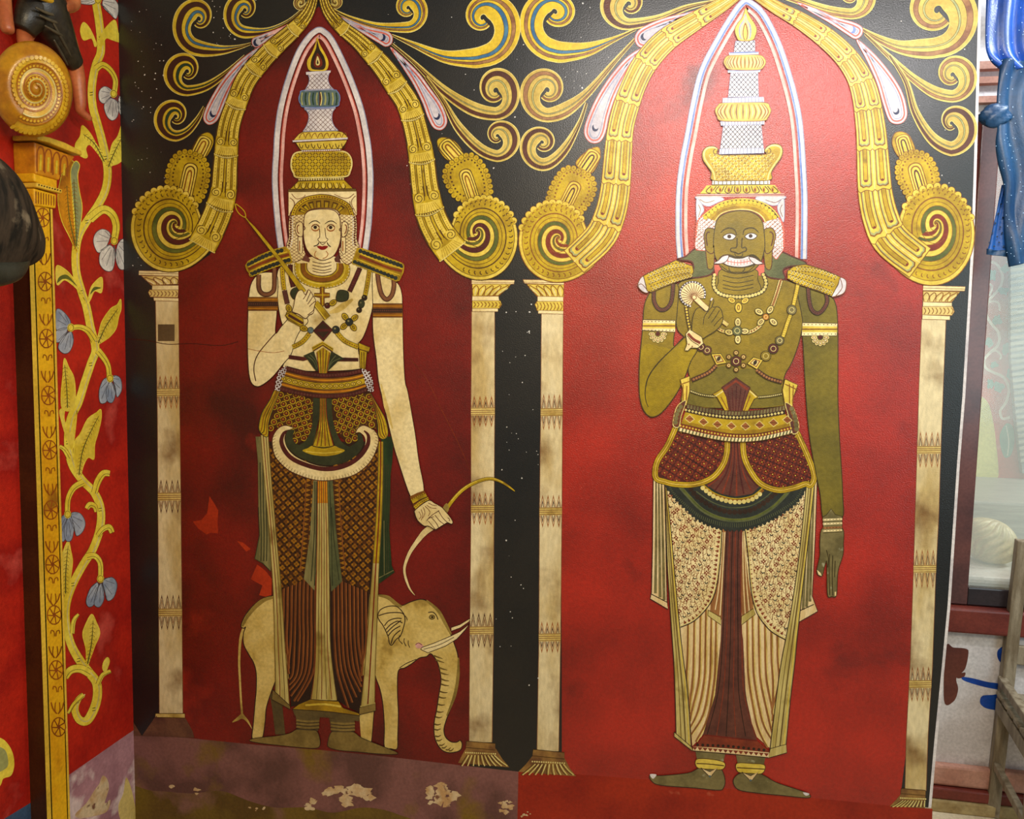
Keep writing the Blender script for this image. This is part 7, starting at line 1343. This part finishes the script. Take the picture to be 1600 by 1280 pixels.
# one continuous body grown from its joints
J = {'pelvis': (72, 0, .055, 26), 'waist': (68, -40, .06, 24), 'chest': (64, -80, .065, 30), 'neck': (62, -112, .06, 10), 'head': (62, -135, .065, 17), 'crown': (62, -152, .06, 12),
     'rhip': (90, 22, .055, 18), 'rknee': (114, 88, .055, 13), 'rcalf': (121, 118, .05, 12), 'rank': (126, 165, .05, 9), 'rheel': (124, 174, .045, 8), 'rtoe': (144, 188, .06, 4.5),
     'lhip': (50, 25, .06, 18), 'lknee': (38, 58, .03, 12), 'lfoot': (38, 80, .025, 9), 'rsh': (98, -78, .06, 12), 'relb': (117, 8, .06, 11), 'rhand': (96, 14, .10, 8), 'lsh': (30, -78, .06, 12), 'lelb': (4, -10, .07, 11), 'lwri': (8, 28, .09, 10), 'lhand': (14, 54, .10, 9)}
E_ = [('pelvis', 'waist'), ('waist', 'chest'), ('chest', 'neck'), ('neck', 'head'), ('head', 'crown'), ('pelvis', 'rhip'), ('rhip', 'rknee'), ('rknee', 'rcalf'), ('rcalf', 'rank'), ('rank', 'rheel'), ('rheel', 'rtoe'), ('pelvis', 'lhip'), ('lhip', 'lknee'), ('lknee', 'lfoot'), ('chest', 'rsh'), ('rsh', 'relb'), ('relb', 'rhand'), ('chest', 'lsh'), ('lsh', 'lelb'), ('lelb', 'lwri'), ('lwri', 'lhand')]
ks = list(J); me = bpy.data.meshes.new('statue_body'); me.from_pydata([tuple(hp_(*J[k][:3])-sbase) for k in ks], [(ks.index(a), ks.index(b)) for a, b in E_], [])
bo = bpy.data.objects.new('statue_body', me); COL.objects.link(bo); bo.parent = stt; me.materials.append(M('statue_skin'))
md = bo.modifiers.new('skin', 'SKIN'); sv = me.skin_vertices[0].data
for i, k in enumerate(ks): r = J[k][3]*PXM; sv[i].radius = (r, r); sv[i].use_root = (k == 'pelvis')
md.use_smooth_shade = True; sb = bo.modifiers.new('sub', 'SUBSURF'); sb.levels = 2; sb.render_levels = 2
def spart(name, px, rad, mat, flat=1.0):
    V, F = tube([hp_(*a) for a in px], [r*PXM for r in rad], flat=flat); o = mesh_obj(name, V, F, mat, parent=stt, base=sbase, smooth=True); o.parent = stt; return o
spart('loincloth', [(66, -8, .06), (72, 18, .06), (88, 48, .062), (104, 78, .06), (118, 100, .057)], [34, 36, 29, 21, 15], 'statue_cloth', 0.8)
spart('loincloth_leg', [(58, 8, .06), (46, 30, .058), (38, 48, .05)], [26, 22, 16], 'statue_cloth', 0.8)
spart('gold_sash', [(40, -8, .095), (62, -6, .105), (84, 4, .098), (102, 16, .075)], [4, 5, 5, 4], 'boss_yellow')
for a in ([(62, 24, .105), (84, 34, .102), (104, 38, .09)], [(56, 12, .105), (78, 22, .104), (100, 24, .09)], [(70, 40, .10), (90, 52, .098), (110, 62, .085)], [(80, 30, .102), (98, 64, .092), (114, 94, .078)], [(92, 30, .098), (106, 62, .088), (122, 92, .072)], [(84, 62, .095), (96, 84, .085), (106, 102, .075)]): spart('cloth_fold', a, [1.2, 2.4, 1.2], 'cloth_highlight')

# ------------------------------------------------------------------ dark carved piece jutting in from the left
paint('dark_carving', (62, 52, 42), (30, 28, 24), scale=16, stain=(120, 108, 88), stain_lo=0.60, stain_hi=0.68, stain_scale=14, rough=0.7, bump=0.8, sheen_bump=40, grain=(3, 3, 0.4), coat=0.0, spec=0.15)
CX = XC+0.30
def cst(x, yc, ry): q = on_x(x, yc, CX); e = (on_x(x, yc-1, CX).z-q.z); return q, ry*e
st_ = [(-90, 330, 120), (-40, 336, 112), (-10, 340, 103), (8, 345, 90), (24, 352, 72), (40, 366, 52), (54, 377, 34), (63, 380, 20), (67, 381, 6)]
V, F = [], []; n_ = 22
for i, (x, yc, ry) in enumerate(st_):
    q, r = cst(x, yc, ry)
    for j in range(n_):
        a = 2*math.pi*j/n_; wob = 1+0.06*math.sin(3*a+i*0.7)+0.04*math.sin(7*a+i)
        V.append((CX+0.8*r*math.cos(a)*wob*0.7, q.y, q.z+r*math.sin(a)*wob))
for i in range(len(st_)-1):
    for j in range(n_): F.append([i*n_+j, i*n_+(j+1) % n_, (i+1)*n_+(j+1) % n_, (i+1)*n_+j])
F += [list(range(n_-1, -1, -1)), [(len(st_)-1)*n_+j for j in range(n_)]]
cvo = empty('carved_beam_end', cst(0, 345, 1)[0]); tag(cvo, 'dark weathered rounded carving end jutting out in front of the yellow pilaster', 'carving')
o = mesh_obj('carving_body', V, F, 'dark_carving', parent=cvo, base=cvo.location, smooth=True); o.parent = cvo; sb = o.modifiers.new('sub', 'SUBSURF'); sb.levels = 1; sb.render_levels = 2
V, F = tube([on_x(-60, 425, CX+0.03), on_x(-10, 424, CX+0.03), on_x(20, 420, CX+0.03), on_x(42, 408, CX+0.03)], [r*PXM*0.85 for r in (24, 22, 17, 5)]); o = mesh_obj('lower_lip', V, F, 'blackgreen', parent=cvo, base=cvo.location, smooth=True); o.parent = cvo
V, F = tube([on_x(12, 318, CX+0.085), on_x(28, 322, CX+0.075), on_x(34, 338, CX+0.072), on_x(44, 345, CX+0.06), on_x(50, 356, CX+0.05)], [1.6*PXM]*5); o = mesh_obj('chipped_ridge', V, F, 'sash_dark', parent=cvo, base=cvo.location, smooth=True); o.parent = cvo
# ------------------------------------------------------------------ the recess past the wall's free edge: low wall, sill, glazed window, shrine behind
Y1 = 0.62
paint('whitewash', (228, 224, 226), (206, 200, 200), scale=6, stain=(150, 138, 130), stain_lo=0.58, stain_hi=0.72, stain_scale=5, rough=0.7)
paint('pink_wash', (196, 148, 130), (176, 124, 106), scale=7, rough=0.7)
paint('sill_red', (118, 52, 42), (96, 40, 34), scale=8, rough=0.4)
paint('frame_rail', (48, 42, 46), (38, 36, 42), scale=5, rough=0.25, spec=0.5, bump=0.05)
paint('frame_glare', (104, 64, 60), (80, 52, 52), scale=5, rough=0.25, spec=0.6, bump=0.05)  # glare on the frame put into the stile and head rail colour
paint('blue_paint', (24, 74, 168), (18, 56, 140), scale=10)
paint('beige_block', (172, 152, 106), (146, 122, 78), scale=16, rough=0.8)
paint('mark_brown', (104, 56, 46), (90, 48, 42))
zof = lambda y, Y=Y1: on_y(1540, y, Y).z
xof = lambda x, y=720, Y=Y1: on_y(x, y, Y).x
def surf_rec(x, y, z=0.0): q = on_y(x, y, Y1); return Vector((q.x, q.y-z, q.z))
XL, XR = 0.55, 3.2
lw = box('wall_right', (XL, Y1, 0), (XR, Y1+0.10, zof(980)), 'whitewash', kind='structure'); lw['label'] = 'low white wall with daubs of blue and brown paint'
RT = WallThing(lw, surf_rec, 0.0006)
def mark(pts, m): p = Part('paint_daub', RT); p.poly(pts, m); p.done()
mark(P(1478, 1012, 1490, 1012, 1510, 1014, 1513, 1022, 1508, 1045, 1498, 1055, 1494, 1062, 1497, 1078, 1490, 1096, 1475, 1095), 'mark_brown'); mark(P(1496, 1054, 1508, 1051, 1506, 1058, 1496, 1060), 'mark_brown')
mark(P(1504, 1058, 1520, 1060, 1545, 1066, 1575, 1070, 1575, 1079, 1550, 1076, 1525, 1070, 1505, 1063), 'blue_paint'); mark(P(1534, 1088, 1550, 1086, 1570, 1086, 1570, 1108, 1545, 1108, 1532, 1100), 'blue_paint'); mark(P(1560, 1015, 1572, 1010, 1580, 1030, 1575, 1040, 1563, 1035, 1558, 1025), 'blue_paint')
box('trim_1', (XL, Y1-0.05, zof(986)), (XR, Y1+0.12, zof(948)), 'sill_red', kind='structure', bevel=0.008)['label'] = 'red window sill'
box('trim_2', (XL, Y1-0.035, zof(1228)), (XR, Y1, zof(1196)), 'pink_wash', kind='structure', bevel=0.01)
box('trim_3', (XL, Y1-0.05, zof(1246)), (XR, Y1, zof(1229)), 'sill_red', kind='structure', bevel=0.006)
box('trim_4', (XL, Y1-0.055, 0), (XR, Y1, zof(1246.5)), 'beige_block', kind='structure', bevel=0.006)
# window: frame, glass
zb, zr, zt_ = zof(946), zof(919), zof(178)
win = empty('window_1', (xof(1560), Y1, zb)); win['kind'] = 'structure'; win['label'] = 'dark framed shrine window'
def wpart(name, lo, hi, mat, bevel=0.004):
    o = box(name, lo, hi, mat, parent=win); o.parent = win
    if bevel: md = o.modifiers.new('b', 'BEVEL'); md.width = bevel; md.segments = 2
    return o
xs0, xs1 = xof(1497), xof(1525.5)
wpart('window_frame', (xs0, Y1-0.01, zb), (xs1, Y1+0.07, zt_), 'frame_glare'); wpart('window_frame', (xs1, Y1-0.01, zb), (XR, Y1+0.07, zr), 'frame_rail'); wpart('window_frame', (xs1, Y1-0.01, zt_-0.05), (XR, Y1+0.07, zt_), 'frame_glare')
gm = bpy.data.materials.new('glass'); gm.use_nodes = True; nt = gm.node_tree; N = nt.nodes; b = N['Principled BSDF']; b.inputs['Base Color'].default_value = (0.78, 0.86, 0.80, 1); b.inputs['Roughness'].default_value = 0.08
tr = N.new('ShaderNodeBsdfTransparent'); mx = N.new('ShaderNodeMixShader'); mx.inputs[0].default_value = 0.26; nt.links.new(tr.outputs[0], mx.inputs[1]); nt.links.new(b.outputs[0], mx.inputs[2]); nt.links.new(mx.outputs[0], N['Material Output'].inputs[0])  # pale share of the mix puts the pane's reflected haze into its colour
wpart('pane', (xs1-0.005, Y1+0.02, zr-0.005), (XR, Y1+0.026, zt_-0.045), gm, 0)
# lintel bands above the window
for k, (ya, yb, m) in enumerate(((178, 164, 'whitewash'), (164, 154, 'pink_wash'), (154, 134, 'whitewash'), (134, 124, 'pink_wash'), (124, 112, 'whitewash'), (112, 100, 'pink_wash'), (100, -120, 'whitewash'))):
    box('trim_%d' % (5+k), (XL, Y1-(0.03 if m == 'pink_wash' else 0.0), zof(ya)), (XR, Y1+0.10, zof(yb)), m, kind='structure')
# the shrine behind the glass
YB = 1.85
paint('shrine_wall', (196, 96, 84), (172, 80, 74), scale=5, stain=(190, 170, 160), stain_lo=0.55, stain_hi=0.7, stain_scale=4)
paint('teal_leaf', (104, 160, 140), (84, 140, 124), scale=12); paint('shrine_vine', (226, 226, 206), (206, 208, 190)); paint('shrine_yellow', (200, 200, 110), (180, 180, 90), scale=10)
paint('platform', (150, 152, 140), (128, 130, 120), scale=10, grain=(0.6, 6, 6)); paint('mat_grey', (122, 134, 138), (86, 98, 104), scale=8, grain=(1, 1, 9)); paint('cushion', (196, 184, 134), (172, 160, 112), scale=14); paint('plinth_white', (218, 216, 206), (196, 192, 184))
def surf_in(x, y, z=0.0): q = on_y(x, y, YB); return Vector((q.x, q.y-z, q.z))
wi = box('wall_inner', (0.9, YB, 0), (4.2, YB+0.1, HT), 'shrine_wall', kind='structure'); wi['label'] = 'painted shrine wall behind the window'
box('wall_inner_side', (0.98, Y1+0.12, 0), (1.03, YB, HT), 'shrine_wall', kind='structure')
vi = Thing('painted_vine', 'white vine with teal leaves painted on the shrine wall behind the glass', 'vine', (1560, 640), surf_in, 0.001)
p = Part('stem', vi); p.line(P(1538, 408, 1556, 412, 1566, 430, 1562, 450, 1545, 470, 1541, 490, 1548, 505, 1560, 520, 1560, 538, 1548, 550, 1538, 562, 1540, 575, 1552, 582, 1568, 590, 1576, 608, 1572, 628, 1563, 642, 1566, 654, 1578, 652), 4.2, 'shrine_vine'); p.done()
for q in (P(1541, 475, 1550, 471, 1560, 474, 1562, 486), P(1545, 552, 1556, 548, 1564, 556, 1562, 562), P(1540, 440, 1550, 448, 1546, 462)): p = Part('tendril', vi); p.line(q, 3.0, 'shrine_vine'); p.done()
for x, y, r, s in ((1550, 430, 7, 9), (1568, 455, 8, 6), (1558, 500, 7, 8), (1545, 535, 7, 7), (1572, 545, 7, 9), (1553, 570, 6, 5), (1560, 605, 8, 8), (1578, 585, 6, 8), (1547, 600, 5, 8), (1570, 420, 6, 6)):
    p = Part('leaf', vi); p.poly([(x+r*math.cos(a)*(1+0.25*math.sin(3*a+x)), y+s*math.sin(a)*(1+0.25*math.cos(4*a+y))) for a in [k*2*math.pi/12 for k in range(12)]], 'teal_leaf'); p.done()
p = Part('leaf', vi); p.poly(P(1572, 662, 1583, 668, 1585, 690, 1580, 710, 1570, 715, 1564, 700, 1562, 680), 'teal_leaf'); p.line(P(1572, 665, 1576, 690, 1574, 712), 1.4, 'shrine_vine'); p.done()
yp = Thing('wall_painting', 'pale yellow-green shape painted low on the shrine wall behind the glass', 'painting', (1540, 740), surf_in, 0.001); p = Part('shape', yp); p.poly(P(1522, 620, 1534, 620, 1545, 632, 1552, 660, 1556, 690, 1560, 735, 1555, 748, 1520, 748), 'shrine_yellow'); p.done()
mt = empty('hanging_mat', on_y(1600, 690, YB-0.05)); tag(mt, 'grey fringed mat hanging on the shrine wall', 'mat')
q0 = [on_y(x, y, YB-0.05) for x, y in ((1580, 395), (1690, 395), (1690, 740), (1598, 740), (1588, 660), (1580, 560))]; n_ = len(q0); V = [tuple(a) for a in q0]+[(a.x, a.y+0.03, a.z) for a in q0]
o = mesh_obj('mat_sheet', V, [list(range(n_)), list(range(2*n_-1, n_-1, -1))]+[[i, n_+i, n_+(i+1) % n_, (i+1) % n_] for i in range(n_)], 'mat_grey', parent=mt, base=mt.location); o.parent = mt
V, F = [], []
for k in range(34):
    y = 402+k*9.6; x0 = 1580 if y < 560 else 1580+(y-560)*0.1; a, b2 = on_y(x0-1, y+1.5, YB-0.06), on_y(x0+26, y-2.5, YB-0.06); h = 0.008
    k0 = len(V); V += [(a.x, a.y, a.z-h), (a.x, a.y, a.z+h), (b2.x, b2.y, b2.z+h), (b2.x, b2.y, b2.z-h), (a.x, a.y+.01, a.z-h), (a.x, a.y+.01, a.z+h), (b2.x, b2.y+.01, b2.z+h), (b2.x, b2.y+.01, b2.z-h)]; F += [[k0, k0+3, k0+2, k0+1], [k0+4, k0+5, k0+6, k0+7], [k0, k0+1, k0+5, k0+4], [k0+2, k0+3, k0+7, k0+6], [k0+1, k0+2, k0+6, k0+5], [k0, k0+4, k0+7, k0+3]]
o = mesh_obj('fringe', V, F, 'platform', parent=mt, base=mt.location); o.parent = mt; o['kind'] = 'stuff'
zp = on_y(1560, 746, YB).z
pf = box('shrine_platform', (1.04, 1.12, 0), (4.0, YB-0.001, zp), 'platform', bevel=0.01); tag(pf, 'grey platform in front of the painted shrine wall', 'platform')
zl = on_y(1545, 880, 0.98).z
pt_ = box('white_plinth', (1.04, Y1+0.14, 0), (4.0, 1.119, zl), 'plinth_white', bevel=0.012); tag(pt_, 'white plinth under the ribbed cushion behind the glass', 'plinth')
# ribbed cushion
cc = on_y(1546, 838, 0.98); sc = (on_y(1546, 838, 0.98)-on_y(1547, 838, 0.98)).length; RX, RZ = 43*sc, 40*sc
cu = empty('ribbed_cushion', (cc.x, cc.y, zl)); tag(cu, 'cream round cushion with wavy raised ribs on the white plinth', 'cushion'); cz = zl+RZ*0.97
V, F = [], []; nu, nv = 150, 44
for i in range(nv+1):
    th = math.pi*i/nv
    for j in range(nu):
        ph = 2*math.pi*j/nu; rib = 1+0.22*abs(math.sin(9*ph+1.0*math.sin(th*4)))*math.sin(th)
        x, yy, z = math.cos(th), math.sin(th)*math.cos(ph)*rib, math.sin(th)*math.sin(ph)*rib
        a = math.radians(58); V.append((cc.x+RX*(x*math.cos(a)-z*math.sin(a)*0.9), cc.y+RX*0.8*yy, cz+RZ*(x*math.sin(a)*0.9+z*math.cos(a))))
for i in range(nv):
    for j in range(nu): F.append([i*nu+j, i*nu+(j+1) % nu, (i+1)*nu+(j+1) % nu, (i+1)*nu+j])
mnz = min(v[2] for v in V); V = [(v[0], v[1], v[2]-mnz+zl) for v in V]
o = mesh_obj('cushion_body', V, F, 'cushion', parent=cu, base=cu.location, smooth=True); o.parent = cu
# unseen fill light added to brighten the shrine
area('shrine_fill', (2.7, 1.15, 2.3), (1.5, 1.3, 1.0), 0.5, 0.3, 26, (0.93, 1.0, 0.93))
# ------------------------------------------------------------------ blue drape
YD = 0.30
paint('drape_blue', (20, 84, 186), (20, 64, 140), scale=5, grain=(4, 4, 0.8), stain=(30, 66, 104), stain_lo=0.5, stain_hi=0.6, stain_scale=4, rough=0.35, spec=0.5)
paint('drape_dark', (34, 74, 112), (24, 58, 96), scale=5, rough=0.4, spec=0.4); paint('sheer_blue', (36, 98, 180), (30, 84, 160), scale=8); paint('sequin', (180, 210, 240), (150, 190, 230), rough=0.2); paint('dot_navy', (14, 36, 70))
dr = empty('blue_drape', on_y(1590, 410, YD)); tag(dr, 'blue sequinned cloth drape knotted and hanging beside the wall edge', 'drape')
def sheet(name, left, right, m, Yb=YD, amp=0.022, fr=7.0, nu=40, thick=0.004):
    n_ = len(left); L = sp(left, 8); Rr = sp(right, 8); V, F = [], []
    for i, (a, b2) in enumerate(zip(L, Rr)):
        for j in range(nu+1):
            u = j/nu; x = a[0]+(b2[0]-a[0])*u; y = a[1]+(b2[1]-a[1])*u; q = on_y(x, y, Yb)
            V.append(Vector((q.x, q.y-amp*(0.5+0.5*math.sin(u*fr*2*math.pi+i*0.05+math.sin(i*0.11)*1.5))-amp*0.6*math.sin(math.pi*min(1, u*6)), q.z)))
    m_ = len(L)
    for i in range(m_-1):
        for j in range(nu): F.append([i*(nu+1)+j, i*(nu+1)+j+1, (i+1)*(nu+1)+j+1, (i+1)*(nu+1)+j])
    o = mesh_obj(name, V, F, m, parent=dr, base=dr.location, smooth=True); o.parent = dr; sd = o.modifiers.new('t', 'SOLIDIFY'); sd.thickness = thick; return V
VU = sheet('upper_cloth', P(1538, -60, 1537, 0, 1536, 50, 1537, 82, 1545, 98, 1560, 110), P(1670, -60, 1670, 0, 1670, 50, 1670, 82, 1670, 98, 1670, 110), 'drape_blue', amp=0.018, fr=4)
VM = sheet('lower_cloth', P(1562, 96, 1557, 125, 1554, 160, 1555, 200, 1553, 225, 1557, 255, 1565, 290, 1566, 330, 1570, 370, 1574, 400, 1577, 417), P(1670, 96, 1670, 125, 1670, 160, 1670, 200, 1670, 225, 1670, 255, 1670, 290, 1670, 330, 1670, 360, 1670, 380, 1670, 395), 'drape_dark', Yb=YD-0.01, amp=0.016, fr=2.5)
VS = sheet('sheer_hem', P(1566, 290, 1558, 320, 1551, 350, 1545, 378, 1541, 392), P(1572, 290, 1580, 320, 1585, 350, 1588, 378, 1590, 396), 'sheer_blue', Yb=YD+0.01, amp=0.008, fr=2, nu=12)
sheet('hem_band', P(1541, 390, 1540, 394, 1540, 398), P(1592, 394, 1592, 399, 1592, 404), 'drape_dark', Yb=YD+0.005, amp=0.006, fr=2, nu=12)
q = on_y(1555, 181, YD-0.02); V, F = [], []
for i in range(13):
    for j in range(20):
        th, ph = math.pi*i/12, 2*math.pi*j/20; r = 1+0.22*math.sin(4*ph+5*th); V.append((q.x+0.042*r*math.sin(th)*math.cos(ph), q.y+0.022*r*math.sin(th)*math.sin(ph), q.z+0.038*math.cos(th)))
for i in range(12):
    for j in range(20): F.append([i*20+j, i*20+(j+1) % 20, (i+1)*20+(j+1) % 20, (i+1)*20+j])
o = mesh_obj('knot', V, F, 'drape_dark', parent=dr, base=dr.location, smooth=True); o.parent = dr
def studs(name, src, cnt, r, m, lift):
    V, F = [], []
    for k in range(cnt):
        c_ = random.choice(src); c_ = Vector((c_.x+random.uniform(-.006, .006), c_.y-lift, c_.z+random.uniform(-.01, .01))); k0 = len(V)
        V += [c_+Vector((r*math.cos(a), -0.0005, r*math.sin(a))) for a in [i*math.pi/3 for i in range(6)]]; F.append(list(range(k0, k0+6)))
    o = mesh_obj(name, V, F, m, parent=dr, base=dr.location); o.parent = dr; o['kind'] = 'stuff'
studs('sequins', VU+VM, 380, 0.0013, 'sequin', 0.006)
V, F = [], []
for i in range(6):
    for j in range(4+i):
        x = 1569-i*4.6+j*7.5; y = 304+i*15+(j % 2)*6
        c_ = on_y(x, y, YD-0.008); k0 = len(V); V += [c_+Vector((0.0032*math.cos(a), 0, 0.0032*math.sin(a))) for a in [k*math.pi/3 for k in range(6)]]; F.append(list(range(k0, k0+6)))
o = mesh_obj('hem_dots', V, F, 'dot_navy', parent=dr, base=dr.location); o.parent = dr; o['kind'] = 'stuff'
# ------------------------------------------------------------------ wooden chair
paint('chair_wood', (150, 138, 116), (116, 102, 80), scale=9, grain=(4, 4, 0.6), stain=(96, 80, 58), stain_lo=0.6, stain_hi=0.72, rough=0.6)
f0 = on_z(1549, 1274, 0.0); zs = 0.47
d1 = (on_z(1602, 1112, zs)-on_z(1572, 1068, zs)); d1.z = 0; d1.normalize(); d2 = Vector((-d1.y, d1.x, 0)); d2 = d2 if d2.x > 0 else -d2
ch = empty('wooden_chair', f0); tag(ch, 'weathered wooden chair standing by the low white wall', 'chair')
def beam(name, a, b, w1, w2, mat='chair_wood', up=Vector((0, 0, 1))):
    a, b = Vector(a), Vector(b); t = (b-a).normalized(); u = d1 if abs(t.z) > 0.8 else up; v = t.cross(u).normalized(); u = v.cross(t).normalized()
    V = [p_+u*s1*w1/2+v*s2*w2/2 for p_ in (a, b) for s1, s2 in ((-1, -1), (1, -1), (1, 1), (-1, 1))]
    o = mesh_obj(name, V, [[3, 2, 1, 0], [4, 5, 6, 7], [0, 1, 5, 4], [1, 2, 6, 5], [2, 3, 7, 6], [3, 0, 4, 7]], mat, parent=ch, base=f0); o.parent = ch; md = o.modifiers.new('b', 'BEVEL'); md.width = 0.004; md.segments = 2; return o
def CP(u, v, z): return f0+d1*u+d2*v+Vector((0, 0, z))
WD, DP = 0.42, 0.42
top = on_y(1594, 842, f0.y+0.02)
lean = Vector((top.x-f0.x, 0, 0))
for v in (0, WD):
    beam('back_post', CP(0, v, 0), CP(0, v, 0)+Vector((0, 0, top.z))+Vector((lean.x*1.0, 0.0, 0)), 0.042, 0.042)
    beam('front_leg', CP(DP, v, 0), CP(DP, v, zs-0.01), 0.04, 0.04)
    beam('seat_rail', CP(0.0, v, zs-0.045), CP(DP, v, zs-0.045), 0.05, 0.028); beam('armrest', CP(0.0, v, zs+0.05), CP(DP, v, zs+0.05), 0.03, 0.028); beam('stretcher', CP(0.0, v, 0.2), CP(DP, v, 0.2), 0.03, 0.022)
for u in (0.02, DP): beam('seat_rail', CP(u, 0, zs-0.045), CP(u, WD, zs-0.045), 0.05, 0.028)
for k in range(6): beam('seat_slat', CP(0.03+k*0.072, -0.015, zs), CP(0.03+k*0.072, WD+0.015, zs), 0.016, 0.06)
for z in (0.62, 0.74, 0.88): o = beam('back_slat', CP(0, 0.0, z)+lean*(z/top.z), CP(0, WD, z)+lean*(z/top.z), 0.07, 0.018)
